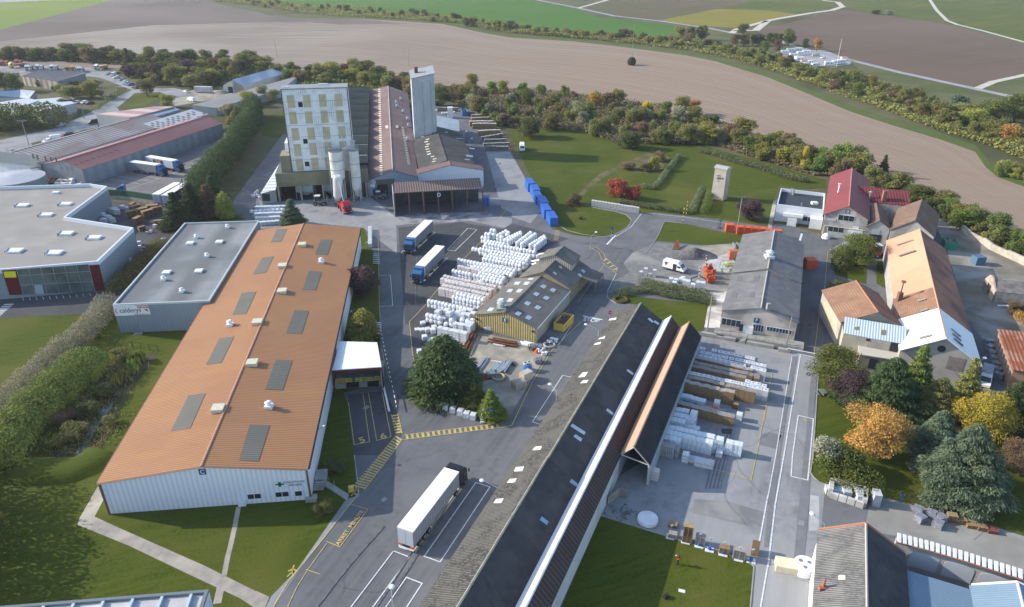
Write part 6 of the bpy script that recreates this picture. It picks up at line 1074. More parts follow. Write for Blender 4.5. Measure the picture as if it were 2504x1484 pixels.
for s,s2,cc,bc,lb in(('N:480,345','N:450,360',(.7,.7,.7),(.1,.1,.1),'white-cab lorry, leftmost white one in the far lorry park'),('N:655,335','N:625,350',(.7,.7,.7),(.35,.36,.38),'white-cab tipper lorry, second white one in the far lorry park'),('N:895,340','N:865,355',(.7,.7,.7),(.35,.36,.38),'white-cab lorry with grey tipping body, third white one in the far lorry park'),
        ('N:1145,355','N:1125,370',(.6,.3,.1),(.5,.25,.08),'orange-brown lorry in the far lorry park'),('N:1235,355','N:1215,370',(.6,.42,.15),(.5,.35,.1),'yellowish lorry in the far lorry park'),('N:1345,375','N:1325,390',(.6,.7,.65),(.2,.24,.26),'pale green-cab lorry, rightmost in the far lorry park'),
        ('N:1650,330','N:1600,340',(.65,.65,.62),(.6,.4,.08),'white and yellow lorry on the pale yard'),('N:60,260','N:20,275',(.5,.1,.05),(.45,.16,.07),'orange-red lorry at the far left edge'),('N:300,250','N:270,265',(.5,.12,.06),(.4,.14,.08),'red-cab lorry near the left edge of the lorry park'),('N:230,295','N:190,300',(.5,.45,.1),(.35,.12,.06),'yellow-cab lorry near the left edge')):
    smalltruck(s,s2,cc,bc,lb)
solo('white_trailer',MB().box(G('00:1995,905')+Vector((0,0,1.9)),(9.5,2.6,2.8),-.15),mat('dirty_white',(.5,.5,.5),(.4,.38,.38),.5),'dirty white box trailer in the rubble yard behind the long low shed','trailer')
def caravan(label,kind):
    t=thing('caravan' if kind!='awn' else 'caravan_awning',label,'caravan');W_=paint('white',(.78,.79,.8))
    if kind=='a':part('body',prof([(-2.8,.5),(2.7,.5),(3.0,1.0),(2.7,2.2),(2.3,2.6),(-2.4,2.6),(-2.9,2.1)],-1.15,1.15,.08),W_,t,world=False)
    elif kind=='b':part('body',prof([(-3.2,.4),(3.0,.4),(3.1,1.1),(2.4,1.9),(2.7,2.2),(2.5,2.9),(-3.1,2.9),(-3.2,2.5)],-1.15,1.15,.06),W_,t,world=False)
    else:part('roof',MB().box((0,0,2.6),(4.2,3.0,.15),0,.9),mat('orange_awning',(.75,.17,.05)),t,world=False);part('body',MB().box((0,0,1.25),(3.9,2.7,2.5)),WHITE,t,world=False)
    if kind!='awn':
        for sd in(-1,1):part('window',MB().box((-1.2,sd*1.14,1.7),(1.1,.06,.5)),GLASS,t,world=False);part('window',MB().box((.8,sd*1.14,1.7),(.8,.06,.5)),GLASS,t,world=False)
        wheels(t,(-.6,)if kind=='a' else(-2,2),1.0,.35,.22)
    return t
CV={k:caravan('',k)for k in('a','b','awn')}
for i,(s,an,k)in enumerate([('M:260,640',2.6,'b'),('M:450,630',2.8,'b'),('M:590,600',0,'awn'),('M:620,480',0,'b'),('M:770,430',.1,'b'),('M:850,420',0,'awn'),('M:960,410',.1,'a'),('M:840,555',.0,'b'),('M:1010,505',.1,'a'),('M:1170,480',-.2,'b'),('M:720,660',.5,'a'),('M:790,700',.4,'a'),('M:960,620',.1,'a'),('M:1000,660',0,'b'),('M:1090,730',0,'awn'),('M:1080,800',0,'b'),('M:1250,730',.4,'a'),('M:1370,800',.3,'a'),('M:1730,770',-.1,'b'),('M:1900,740',.3,'b'),('M:2040,720',0,'b'),('M:2090,640',0,'awn')]):
    nm=['leftmost','second from the left','first orange-topped','with a dark rear','beside the second orange top','back-row orange-topped','behind the second orange top','long one in mid camp','rounded one in the back row','right end of the back row','round-nosed, front left','smaller, front left','in the middle','centre front, long','front orange-topped','nearest the hedge','right of the front orange top','rounded one by the hedge gap','with blue shadowed side','left of the tall mast','right of the tall mast','rightmost orange-topped'][i]
    inst(CV[k],G(s),an,'white %s in the camp beyond the far hedge, %s'%('awning hut' if k=='awn' else 'caravan' if k=='a' else 'motorhome',nm),'caravans in the far camp')['category']={'a':'caravan','b':'motorhome','awn':'awning'}[k]
for s,d_,c,k,lb in(('M:1390,530','M:1300,530','silver','van','grey van on the caravan camp ground'),('M:1570,580','M:1510,590','white','car','white car towing bay at the right of the caravan camp')):put_car(s,d_,c,lb,k)
def container(size,m,name,label,cat='container',grp=None,doors=True):
    t=thing(name,label,cat,group=grp);L_,W_,H_=size;part('body',MB().box((0,0,H_/2),(L_,W_,H_)),m,t,world=False);part('door',MB().box((-L_/2-.03,-W_/4,H_/2),(.06,W_/2-.06,H_-.2)),m,t,world=False);part('door',MB().box((-L_/2-.03,W_/4,H_/2),(.06,W_/2-.06,H_-.2)),m,t,world=False);part('lock_bar',MB().box((-L_/2-.08,0,H_/2),(.06,.08,H_-.3)),GALV,t,world=False);return t
bc=container((6.0,2.4,3.0),BLUE,'blue_container','')
CS=[('21:120,250','21:190,300'),('21:158,310','21:232,350'),('21:195,365','21:268,405'),('21:238,432','21:312,470'),('21:275,495','21:355,540'),('21:320,570','21:400,625')]
c0,c1=G('21:125,255',3.0),G('21:362,640',3.0);dcn=(c1-c0).normalized();nrm=Vector((-dcn.y,dcn.x,0));nrm=nrm if nrm.x>0 else-nrm;LL=(c1-c0).length
for i in range(6):
    p=c0+dcn*(LL*(i+.5)/6)+nrm*(1.3+(.35 if i%2 else-.1));o=inst(bc,Vector((p.x,p.y,0)),math.atan2(-dcn.y,-dcn.x)+math.pi,'%s bright blue container of the row beside the lawn, counted from the far end'%['first','second','third','fourth','fifth','sixth'][i],'blue containers along the lawn');o.scale=(LL/6/6.35,1.0,1.0-.06*(i%3))
    o['category']='container'
oc=container((2.4,2.4,2.6),ORANGE,'orange_container','')
for i,(s,k)in enumerate([('21:2125,780',1),('21:2232,800',1),('21:2300,806',1),('21:2368,812',1),('21:2440,818',1),('31:10,830',1),('31:80,838',1)]):
    o=inst(oc,G(s),.0-.1,'%s orange steel container of the row behind the letter F building'%['leftmost, lone','second','third','fourth','fifth','sixth','rightmost'][i],'orange containers');o.scale=(1.0,.8,.9);o['category']='container'
o=inst(oc,G('31:405,1130'),0,'orange container standing right of the grey storehouse wall');o.scale=(1.1,1,.95)
o=inst(bc,G('11:2250,520'),1.5,'small blue box container at the right end of the brown canopy');o.scale=(.45,.8,.95)
def skip(label,s0,s1,w_,h,m,fill,name='skip'):
    a,b=G(s0),G(s1);d_=b-a;L_=d_.length;t=thing(name,label,'skip',(a+b)/2,math.atan2(d_.y,d_.x));mb=MB();x,y=L_/2,w_/2
    part('bin',MB().box((0,0,.1),(L_,w_,.2)).box((-x,0,h/2),(.12,w_,h)).box((x,0,h/2),(.12,w_,h)).box((0,-y,h/2),(L_,.12,h)).box((0,y,h/2),(L_,.12,h)),m,t,world=False)
    mb=MB();rr_=random.Random(len(label))
    for k in range(40):mb.box((rr_.uniform(-x*.85,x*.85),rr_.uniform(-y*.8,y*.8),h*.7+rr_.uniform(-.2,.25)),(rr_.uniform(.3,1.4),rr_.uniform(.1,.4),rr_.uniform(.1,.4)),rr_.uniform(0,3),.8)
    part('scrap_heap',mb,fill,t,world=False)
    mb=MB()
    for k in range(6):mb.box((-x+.5+k*(L_-1)/5,-y-.08,h/2),(.12,.08,h)).box((-x+.5+k*(L_-1)/5,y+.08,h/2),(.12,.08,h))
    part('rib',mb,m,t,world=False);return t
SCR=mat('scrap_mix',(.10,.08,.08),(.3,.22,.18),3,.8)
skip('yellow skip full of dark scrap beside the yellow-clad workshop','22:455,265','22:550,165',2.4,1.7,YEL,SCR)
skip('green skip heaped with rubbish behind the big salmon barn','31:1755,905','31:1780,960',3.0,2.0,mat('skip_green',(.04,.26,.17)),mat('rubbish',(.45,.42,.4),(.2,.15,.12),3))
skip('blue open container at the far end of the yard beside the timber stacks','F:830,420','F:880,530',2.4,2.2,mat('skip_blue',(.05,.17,.32)),SCR)
BAGM=mat('bag_white',(.80,.81,.84),(.72,.74,.79),2.5,.7,bump=.05);PALM=mat('wrapped_pallet',(.74,.71,.69),(.64,.59,.56),1.6,.6,stripe=((0,0,1),.52,(.5,.44,.41),0));PWH=mat('wrapped_white',(.80,.81,.82),(.58,.60,.62),2.8,.5,stripe=((0,0,1),.6,(.5,.52,.54),0))
def bag_mesh(seed):
    r2=random.Random(seed);m=MB();rings=[(0,.40),(.08,.46),(.35,.50),(.7,.49),(.9,.42),(1.0,.26),(1.06,.10)];n=12;vs=[]
    for z,r_ in rings:
        for k in range(n):
            a=2*math.pi*k/n+math.pi/4;sq=1/max(abs(math.cos(a)),abs(math.sin(a)));q=r_*(1+(min(sq,1.25)-1)*.75*(1 if z<.95 else.3));q*=1+r2.uniform(-.05,.05);vs.append((q*math.cos(a),q*math.sin(a),z+r2.uniform(-.02,.02)))
    fs=[(j*n+k,j*n+(k+1)%n,(j+1)*n+(k+1)%n,(j+1)*n+k)for j in range(len(rings)-1)for k in range(n)]+[tuple(range(n-1,-1,-1)),tuple(range((len(rings)-1)*n,len(rings)*n))]
    m.add(vs,fs);m.box((.05,0,1.12),(.22,.14,.2),r2.uniform(0,3),.4);return m
def cube_mesh(w_,d_,h,inset=.03,seed=0):
    r2=random.Random(seed);m=MB();m.box((0,0,.06),(w_*.98,d_*.98,.12));m.box((0,0,.12+(h-.12)*.5),(w_,d_,h-.12),0,.985);m.box((r2.uniform(-.1,.1),r2.uniform(-.1,.1),h+.01),(w_*.7,d_*.7,.04));return m
PROT={}
def proto(kind,mb,m,label,cat,name):
    me=mb.mesh(name);me.materials.append(m);PROT[kind]=(me,label,cat,name)
for i in range(3):proto('bag%d'%i,bag_mesh(i),BAGM,'','bulk bag','bulk_bag')
proto('heap',cube_mesh(1.15,1.25,1.15,seed=5),mat('grey_wrap',(.3,.31,.35),(.16,.17,.21),3,.4),'','wrapped heap','wrapped_heap')
proto('pal',cube_mesh(.88,.95,1.02),PALM,'','wrapped pallet','wrapped_pallet');proto('pwh',cube_mesh(1.05,1.15,1.15),PWH,'','wrapped pallet','wrapped_pallet');proto('blk',cube_mesh(1.15,1.25,1.15,seed=2),mat('shrink_wrap',(.76,.80,.83),(.50,.57,.62),3.0,.35),'','wrapped block','wrapped_block')
def putm(kind,loc_,rz,label,group,sc=(1,1,1)):
    me,_,cat,name=PROT[kind];o=bpy.data.objects.new(name,me);COL.objects.link(o);o.location=loc_;o.rotation_euler=(0,0,rz);o.scale=sc;return tag(o,label,cat,group)
PLACES=[]
roofline=[(-500,2260),(200,2270),(290,2230),(430,2150),(640,1990),(800,1830),(1040,1540),(1260,1300),(1480,1080),(1700,850)]
def xlim(y):
    for(y0,x0),(y1,x1)in zip(roofline[:-1],roofline[1:]):
        if y0<=y<=y1:return x0+(x1-x0)*(y-y0)/(y1-y0)
    return 900
rdir=(G('A:1690,575')-G('A:1200,484')).normalized();rang=math.atan2(rdir.y,rdir.x);rnrm=Vector((-rdir.y,rdir.x,0))
def brow(x0,y0,x1,kind,lv,label,step=.93,front=True):
    """a row of stacks starting at base point (x0,y0) of frame A and running right to x1 (or to the workshop eave)"""
    p=G('A:%f,%f'%(x0,y0));n=0
    if '|' in label:what,blk=label.split('|');what='white bulk bag' if what=='bag' else what;label='%s, %%s layer, %s rear row of %s'%(what,rown(blk),blk)
    while n<40:
        q=CAM+(p-CAM);k=(p-CAM);dp=k.dot(FW);X=CCX+CF*k.dot(RT)/dp;Y=CCY-CF*k.dot(UP)/dp;ax_,ay_=(X-1640*.61133)/(.61133*600/2503),(Y-900*.61133)/(.61133*600/2503)
        if(x1 and ax_>x1)or(not x1 and ax_>xlim(ay_)+25):break
        for l in range(lv):
            kd=kind if kind!='bag' else 'bag%d'%rnd.randint(0,2)
            PLACES.append([kd,Vector((p.x+rnd.uniform(-.05,.05),p.y+rnd.uniform(-.05,.05),l*.98)),rang+rnd.uniform(-.08,.08)*(kind=='bag'),label%('upper' if l else 'lower')if '%s' in label else label,(not front)and l<lv-1,ay_+30*l])
        p=p+rdir*step;n+=1
BK='white bulk bag in the %s'
ROWN={}
def rown(b):ROWN[b]=ROWN.get(b,0)+1;return['first','second','third','fourth','fifth','sixth','seventh','eighth','ninth','tenth','eleventh'][ROWN[b]-1]
brow(1215,292,1290,'bag',2,BK%'loose cluster at the far corner');brow(1275,232,1350,'bag',2,BK%'loose cluster at the far corner');brow(1345,235,1440,'bag',2,BK%'loose cluster at the far corner');brow(1360,165,1450,'bag',2,BK%'loose cluster at the far corner')
for i,(xa,ya,xb,yb,n)in enumerate([(1470,262,1600,185,6),(1530,285,1620,245,4),(1590,330,1840,210,9),(1650,350,1835,235,7),(1790,385,2010,215,8),(1870,400,2085,240,9),(2010,420,2235,275,9),(2095,435,2250,310,8)]):
    a,b=G('A:%f,%f'%(xa,ya)),G('A:%f,%f'%(xb,yb))
    n=max(2,int((b-a).length/.98))
    for k in range(n):
        p=a.lerp(b,k/(n-1))
        for l in range(2):PLACES.append(['bag%d'%rnd.randint(0,2),Vector((p.x,p.y,l*.98)),rang,BK%'far strips running away from the camera',False,ya-k*12])
brow(1642,208,1690,'bag',2,BK%'lone pair beside the far strips')
for(x0,y0,x1,lv,fr_)in((1265,350,1600,2,0),(1245,388,2160,1,0),(1290,395,None,2,0),(1060,428,None,1,1),(1180,492,1720,2,1),(1730,560,None,2,0),(1760,610,None,2,0),(1790,655,None,2,1),(1820,700,None,1,1)):brow(x0,y0,x1,'bag',lv,'bag|far block',front=bool(fr_))
for(x0,y0,x1,lv,fr_)in((1360,575,None,2,0),(1260,610,None,2,0),(1240,655,None,2,0),(825,672,None,2,1),(1045,745,None,1,0),(1100,790,None,2,0),(1240,850,None,2,0),(1260,900,None,1,1)):brow(x0,y0,x1,'bag',lv,'bag|middle block',front=bool(fr_))
brow(830,800,1600,'pal',2,'beige wrapped pallet in the single row between bag blocks')
for(x0,y0,x1,lv,fr_)in((735,860,1030,2,1),(1090,930,None,2,1),(1180,900,None,2,0),(1165,990,None,1,0),(1240,1005,1560,2,1)):brow(x0,y0,x1,'bag',lv,'bag|block above the pallets',front=bool(fr_))
for(x0,y0,lv,fr_)in((590,965,2,0),(545,1015,2,1),(620,1055,2,1),(570,1120,2,0),(515,1172,2,1)):brow(x0,y0,None,'pal',lv,'beige pallet|'+('two-row group' if y0>1100 else 'wide block'),step=.97,front=bool(fr_))
for(x0,y0,lv,fr_)in((810,1260,2,0),(740,1310,2,0),(330,1365,2,1)):brow(x0,y0,None,'bag',lv,'bag|nearest block',front=bool(fr_))
def Bp(s,kind,lv,label,sc=(1,1,1),rz=None):
    p=G('B:'+s)
    for l in range(lv):PLACES.append([kind,Vector((p.x,p.y,l*1.15*sc[2])),rang if rz is None else rz,label,False,1600,sc])
for s in('555,570','655,600','740,590','830,600','900,580','975,610','1060,620','1145,600','700,545','860,540','1000,545','1100,545'):Bp(s,'pwh',1 if s[0]in '68' else 2,'big white wrapped pack in the jumbled group before the yellow-clad workshop',(1.1,1.1,.95))
for s in('390,600','455,618','520,630','590,650','780,690','865,690','960,680','1050,700','1130,690','690,680'):Bp(s,'bag1',1 if s in('690,680','865,690')else 2,'bulging white bag in the jumbled group before the yellow-clad workshop',(1.05,1.05,.9))
for i,s in enumerate(['595,850','650,862','705,875','765,888','825,900','885,914','945,925','1010,940']):Bp(s,'pwh',2,'silvery wrapped pallet in the two-high row nearest the big cypress',(.92,.95,.95))
for s in('850,760','905,770','960,785','1020,790','1080,805','1120,760','1060,740'):Bp(s,'pwh',2,'silvery wrapped pallet behind the two-high row',(.92,.95,.85))
for s,sc,lb in(('300,650',(1,1,.5),'low plastic-wrapped pack standing alone near the yellow line'),('205,745',(1,1,.2),'flat empty pallet lying near the yellow line'),('285,760',(1,1,.4),'low white pack right of the flat pallet'),('380,780',(1,1,.8),'torn white pack left of the silvery rows'),('470,800',(1,1,.95),'upright white pack left of the silvery rows'),('490,735',(1,1,.7),'half-height wrapped pack behind the upright one'),('330,910',(1,1,.9),'lone white wrapped pack above the cypress'),('415,925',(1,1,.4),'low silver pack above the cypress'),('490,940',(1,1,.7),'white pack half hidden by the cypress'),('245,1165',(.9,.9,1.1),'caged white tank pack beside the yellow curved line')):Bp(s,'pwh',1,lb,sc,.3)
for k in range(9):
    p=G('11:%f,%f'%(1118,770+k*20));PLACES.append(['pwh',p,0,'white wrapped pallet in the single file right of the orange hall',False,2,(1,.9,1.0)])
for r_i,(x0,y0,x1,y1,n)in enumerate([(20,560,270,550,7),(-40,590,260,575,8),(10,625,240,615,7),(20,665,240,655,6),(50,710,250,695,6)]):
    for k in range(n):
        t_=k/(n-1);p=G('11:%f,%f'%(x0+(x1-x0)*t_,y0+(y1-y0)*t_+8));PLACES.append(['pwh' if r_i!=1 else 'bag0',p,.0,'white wrapped pack in the rows left of the small spruce',False,1,(1.25,1.1,1.0)])
for s in('01:2480,445','01:2500,420','11:20,440','11:40,460','11:15,400'):p=G(s);PLACES.append(['bag1',p,.2,'dusty bulk bag beside the ribbed lean-to shed',False,1])
for i,s in enumerate(['12:1860,1035','12:1928,1060','12:2000,1085','12:2060,1108','12:2125,1128']):PLACES.append(['pwh',G(s),-.25,'%s grey wrapped crate of the five beside the white steps'%['first','second','third','fourth','fifth'][i],False,1,(1.0,1.0,.95)])
for i in range(15):
    t_=i/14;a=px('21:790,530')[0];b=px('21:1225,600')[0]
    for l in range(2):PLACES.append(['pal',G((a[0]+(b[0]-a[0])*t_,a[1]+(b[1]-a[1])*t_))+UPV*l*1.0,-.14,'pale block in the two-high row along the lawn road',False,1,(1.05,1.05,.95)])
for s,lv in(('K:265,665',1),('K:340,675',2),('K:410,690',1),('K:485,700',2)):
    for l in range(lv):PLACES.append(['pal',G(s)+UPV*l,-.25,'beige bag pallet in the small group on the dirt left of the white van',False,1])
for s,lv in(('K:765,785',1),('K:850,800',1),('K:820,850',1),('K:930,790',1),('K:990,815',1),('K:1050,830',1),('K:1130,880',1),('K:1210,915',2),('K:1290,925',2),('K:960,770',1)):
    for l in range(lv):PLACES.append(['pwh',G(s)+UPV*l*1.1,-.25,'white wrapped pack in the group above the double hedge',False,1])
for s in('F:315,480','F:375,480','F:420,475','F:605,455','F:160,410'):PLACES.append(['bag0',G(s),0,'white bulk bag near the far white cabin',False,1])
lang=math.atan2(LS.y,LS.x)
CAGE=mat('caged_tank',(.70,.71,.72),(.62,.64,.66),2,.4,stripe=((0,0,1),.23,(.42,.44,.47),0))
ibc=cube_mesh(1.0,1.15,1.12);ibc.cyl((0,0,1.12),.12,.05,8)
me=ibc.mesh('liquid_tank');me.materials.append(CAGE);me.materials.append(BLACK)
for p_ in list(me.polygons)[-10:]:p_.material_index=1
PROT['ibc']=(me,'','tank','liquid_tank')
def ptop(fr_,pts_,z,kind,lv,hgt,label,grp,sc=(1,1,1),jit=0):
    for s in pts_.split():
        q=G(fr_+':'+s,z)
        for l in range(lv):
            zz=z-hgt*(lv-l);PLACES.append([kind,Vector((q.x,q.y,max(0,zz))),lang+rnd.uniform(-.03,.03),label,lv>1 and l<lv-1,1,sc,grp])
IB='white caged tank in the '
ptop('C','880,255 1075,290 1180,310 1265,330 1350,345 1437,365 1515,385 1620,405 1712,425',1.17,'ibc',1,1.17,IB+'farthest row of the storage yard','liquid tanks')
ptop('C','825,310 905,330 990,345 1080,370 1175,388 1265,405 1365,430 1465,450 1548,465 1640,485 1725,500 1815,520 1900,540',1.17,'ibc',1,1.17,IB+'second row of the storage yard','liquid tanks')
ptop('C','815,375 885,390 970,405 1055,420 1135,438 1220,460 1305,483 1392,500 1475,518 1560,538',1.17,'ibc',1,1.17,IB+'third row, partly behind the slatted pallets','liquid tanks')
ptop('C','1725,575 1815,597 1900,620',2.34,'ibc',2,1.17,IB+'two-high trio right of the slatted pallets','liquid tanks')
ptop('C','690,665 770,685 855,700 935,718 1020,738 1110,758 1195,778 1287,793 1375,815 1462,833 1560,855 1657,878 1745,900',2.34,'ibc',2,1.17,IB+'long row below the grey pallet tops','liquid tanks')
ptop('C','1635,803 1725,833 1810,853 1905,878 ',2.34,'ibc',2,1.17,IB+'short row right of the grey tops','liquid tanks');ptop('C','1835,920 1935,945',2.34,'ibc',2,1.17,IB+'two-high end pair near the road','liquid tanks')
for s in('1805,640','1890,690'):pass
def pstack_mesh(h,slat=True,w_=1.2,d_=.8):
    m=MB();n=max(1,int(h/.15))
    for i in range(n):
        z=i*.15;m.box((0,0,z+.13),(w_,d_,.03))
        for x in(-w_/2+.07,0,w_/2-.07):m.box((x,0,z+.055),(.12,d_,.11))
    return m
def pstood(h):
    m=MB();
    for k in range(8):m.box((-.56+k*.16,0,h/2),(.1,1.1,h))
    return m
for h in(1.1,2.0,2.6):me=pstack_mesh(h).mesh('pallet_stack');me.materials.append(WOODP);PROT['ps%.1f'%h]=(me,'','pallet stack','pallet_stack')
GRP_=mat('grey_pallet_wood',(.36,.33,.30),(.26,.24,.22),2,.85);me=pstack_mesh(2.1).mesh('pallet_stack');me.materials.append(GRP_);PROT['psg']=(me,'','pallet stack','pallet_stack')
def topped(kind,h,topm,w_=1.2,d_=1.1,holes=False):
    m=MB().box((0,0,h/2),(w_,d_,h));n0=len(m.f)
    if holes:
        for i in range(5):
            m.box((-.5*w_+.04+i*(w_-.08)/4,0,h+.05),(.07,d_,.1))
        for j in range(3):m.box((0,-.5*d_+.04+j*(d_-.08)/2,h+.05),(w_,.07,.1))
    else:
        for k in range(7):m.box((-w_/2+.08+k*w_/6.6,0,h+.03),(.10,d_,.06))
    me=m.mesh('pallet_stack');me.materials.append(WOODP);me.materials.append(topm)
    for i,p_ in enumerate(me.polygons):
        if i>=n0:p_.material_index=1
    PROT[kind]=(me,'','pallet stack','pallet_stack')
WSL=mat('weathered_slat',(.60,.59,.58),(.48,.46,.45),2);topped('slat22',2.1,WSL);topped('slat28',2.7,WSL);topped('hole',2.0,WSL,holes=True);topped('flat22',2.1,mat('grey_slat',(.42,.40,.38),(.34,.32,.3),2));topped('flat26',2.5,mat('pale_slat',(.50,.46,.43),(.4,.36,.33),2))
def prow(fr_,a,b,n,z,kind,label):
    A,B=G(fr_+':'+a,z),G(fr_+':'+b,z)
    for k in range(n):q=A.lerp(B,k/(n-1));PLACES.append([kind,Vector((q.x,q.y,0)),lang,label,False,1,(min(1.25,(B-A).length/(n-1)/1.22),1,1),'pallet stacks in the right-hand storage yard'])
PS_='pallet stack in the '
prow('C','760,400','1680,605',13,2.2,'slat22',PS_+'pale-slatted row behind the grey flat-topped ones');prow('C','730,485','1680,690',12,2.15,'flat22',PS_+'far grey flat-topped row');prow('C','700,545','1560,730',11,2.15,'flat22',PS_+'near grey flat-topped row');prow('C','1780,700','1781,745',2,2.15,'flat22',PS_+'pair at the right end of the grey rows')
prow('C','680,735','1730,965',13,2.6,'flat26',PS_+'pale-topped row forming the tall brown wall');prow('C','620,810','1370,985',10,2.75,'slat28',PS_+'white-slatted tall row before the tank row');prow('C','500,1160','1370,1385',11,2.05,'hole',PS_+'row with square-holed tops left of the drums');prow('C','1400,1190','1450,1200',2,.9,'ps1.1',PS_+'low brown pair at the foot of the tall slatted row')
ptop('C','560,1040 655,1060 745,1085 835,1110 880,1120',1.6,'blk',1,1.6,'dull plastic-wrapped pack against the warehouse behind the drums','plastic packs',(1,1,1.35));ptop('C','1125,1130',2.0,'pwh',1,2.0,'tall white sack pallet standing alone before the tall slatted row',None,(1,1,1.7));ptop('C','1500,1345',1.4,'pwh',1,1.4,'white striped sack pallet right of the hole-topped row',None,(1,1,1.2))
WB='shrink-wrapped pale blue block in the '
ptop('E','610,140 690,155 765,170',2.2,'blk',1,2.2,WB+'back row against the hole-topped pallets','wrapped blocks',(1,1,1.9));ptop('E','590,225 665,240 740,255 810,280 890,290',2.2,'blk',1,2.2,WB+'second row from the back','wrapped blocks',(1,1,1.9));ptop('E','905,195',3.2,'blk',1,3.2,'tallest shrink-wrapped block, catching the sun at the end of the second row','wrapped blocks',(1,1,2.8))
ptop('E','540,310 620,325 700,345',2.2,'blk',1,2.2,WB+'third row against the warehouse','wrapped blocks',(1,1,1.9));ptop('E','790,415 865,430 940,450',1.25,'blk',1,1.25,'low shrink-wrapped block in the trio right of the third row','wrapped blocks')
prl=lambda x0,y0,x1,y1,n:' '.join('%d,%d'%(x0+(x1-x0)*k/(n-1),y0+(y1-y0)*k/(n-1))for k in range(n))
ptop('E',prl(510,440,1345,635,12),2.35,'blk',1,2.35,WB+'long back line of the main block','wrapped blocks',(1,1,2.0));ptop('E',prl(480,520,1165,690,10),2.35,'blk',1,2.35,WB+'long middle line of the main block','wrapped blocks',(1,1,2.0));ptop('E','465,610 545,630 625,650',2.2,'blk',1,2.2,WB+'front trio by the warehouse wall','wrapped blocks',(1,1,1.9));ptop('E','1215,760 1140,745',1.15,'blk',1,1.15,'low shrink-wrapped block before the main block','wrapped blocks')
ptop('E','1500,690 1580,705 1660,722',2.35,'blk',2,1.17,WB+'two-high trio standing apart on the right','wrapped blocks');ptop('E','1330,835',1.2,'pwh',1,1.2,'single white pack before the two-high trio',None);ptop('E','1400,760 1330,745',1.2,'blk',1,1.2,'low wrapped block left of the two-high trio','wrapped blocks')
ptop('E','770,890',1.6,'pwh',1,1.6,'wrapped pallet topped with a roll, left of the low flat one',None,(1,1,1.4));ptop('E','870,955',.8,'pwh',1,.8,'low flat wrapped pallet in the front line',None,(1,1,.7));ptop('E','975,975 1075,1000 1180,1020',1.3,'pwh',1,1.3,'wrapped pallet with white rolls on top in the front line',None,(1,1,1.1));ptop('E','265,1155',2.0,'pal',1,2.0,'tall wrapped pallet beside the open front of the orange-strip warehouse',None,(1.2,1.2,1.9))
me=MB().cyl((0,0,0),.3,.88,14).cyl((0,0,.88),.3,.03,14,.27).mesh('drum')
for kd,cl in(('drb',(.04,.12,.28)),('dro',(.62,.16,.04)),('drg',(.3,.33,.4))):m2=me.copy();m2.materials.append(paint(kd,cl));PROT[kd]=(m2,'','drum','drum')
for kd,a,b,n,lb in(('drb','500,1115','790,1180',9,'blue drum in the double line behind the hole-topped pallets'),('drb','520,1095','780,1155',8,'blue drum in the double line behind the hole-topped pallets'),('drg','830,1190','990,1240',6,'grey drum between the blue and the orange drums'),('dro','1035,1240','1110,1255',3,'orange drum in the line behind the hole-topped pallets'),('dro','1055,1265','1115,1280',2,'orange drum in the line behind the hole-topped pallets'),('drg','1160,1275','1245,1290',3,'grey-blue drum at the right end of the drum line')):
    A,B=G('C:'+a,.9),G('C:'+b,.9)
    for k in range(n):q=A.lerp(B,k/(n-1));PLACES.append([kd,Vector((q.x,q.y,0)),0,lb,False,1,(1,1,1),'drums'])
TUBE=mat('grey_cardboard_tube',(.42,.42,.42),(.33,.33,.34),2)
for i,s in enumerate(prl(375,730,560,780,6).split()+['605,800','640,815']):
    q=G('E:'+s,2.2 if i<6 else 1.7);h=2.2 if i<6 else 1.7;mb=MB()
    for j in range(3):mb.cyl(Vector((q.x,q.y,0))+LD*(j*.42-.2),.2,h,10)
    solo('tube_bundle',mb,TUBE,'bundle of upright grey tubes against the warehouse wall','tubes','upright tubes')
for s,kd,lb,sc,rz in(('23:1570,690','ps1.1','low fanned heap of new pallets, leftmost on the tarmac edge',(1,1.2,.5),-.3),('23:1570,800','psg','short grey pallet stack nearest the warehouse side of the lawn edge',(1,1,.4),-.3),('23:1710,840','ps2.6','tallest pallet stack, orange-brown with grey top, at the lawn edge',(1.1,1.2,1.2),-.3),('23:1835,865','psg','grey pallet stack right of the tallest one',(1.1,1.2,.75),-.3),('23:2070,950','ps1.1','squat brown pallet stack in the middle of the lawn edge',(1.1,1.2,1.1),-.3),('23:2215,1000','psg','wide grey-topped pallet stack near the corner',(1.4,1.3,.8),-.3),('23:2370,955','ps2.0','brown pallet stack at the far right corner of the lawn edge',(1.1,1.2,.9),1.2),('33:1785,640','ps1.1','taller yellow crate stack below the blue cedar',(1.1,1.3,1.2),-.25),('33:1885,660','ps1.1','second yellow crate stack below the blue cedar',(1,1.2,.8),-.25),('33:1980,700','ps1.1','third yellow crate stack below the blue cedar',(1.05,1.2,.6),-.25),('33:2085,725','ps1.1','fourth yellow crate stack below the blue cedar',(1.05,1.2,.7),-.25)):
    q=G(s);putm(kd,Vector((q.x,q.y,0)),rz,lb,'pallet stacks along the lawn edge' if s[0]=='2' else 'yellow crates',sc)
solo('red_pallet_stack',MB().box(G('33:2185,745')+UPV*.3,(1.3,1.2,.6),-.25),mat('dull_red',(.22,.07,.06)),'low dull red stack at the right end of the yellow crates','pallet stack')
for s,lb in(('33:1480,640','biggest'),('33:1455,560','back left'),('33:1590,600','middle'),('33:1680,640','right'),('33:1650,695','front, palest')):q=G(s);o=putm('heap',Vector((q.x,q.y,0)),.3+q.x,'grey plastic-wrapped scrap heap, the %s one of the group on the gravel'%lb,'grey wrapped heaps',(1.2,1.0,.9))
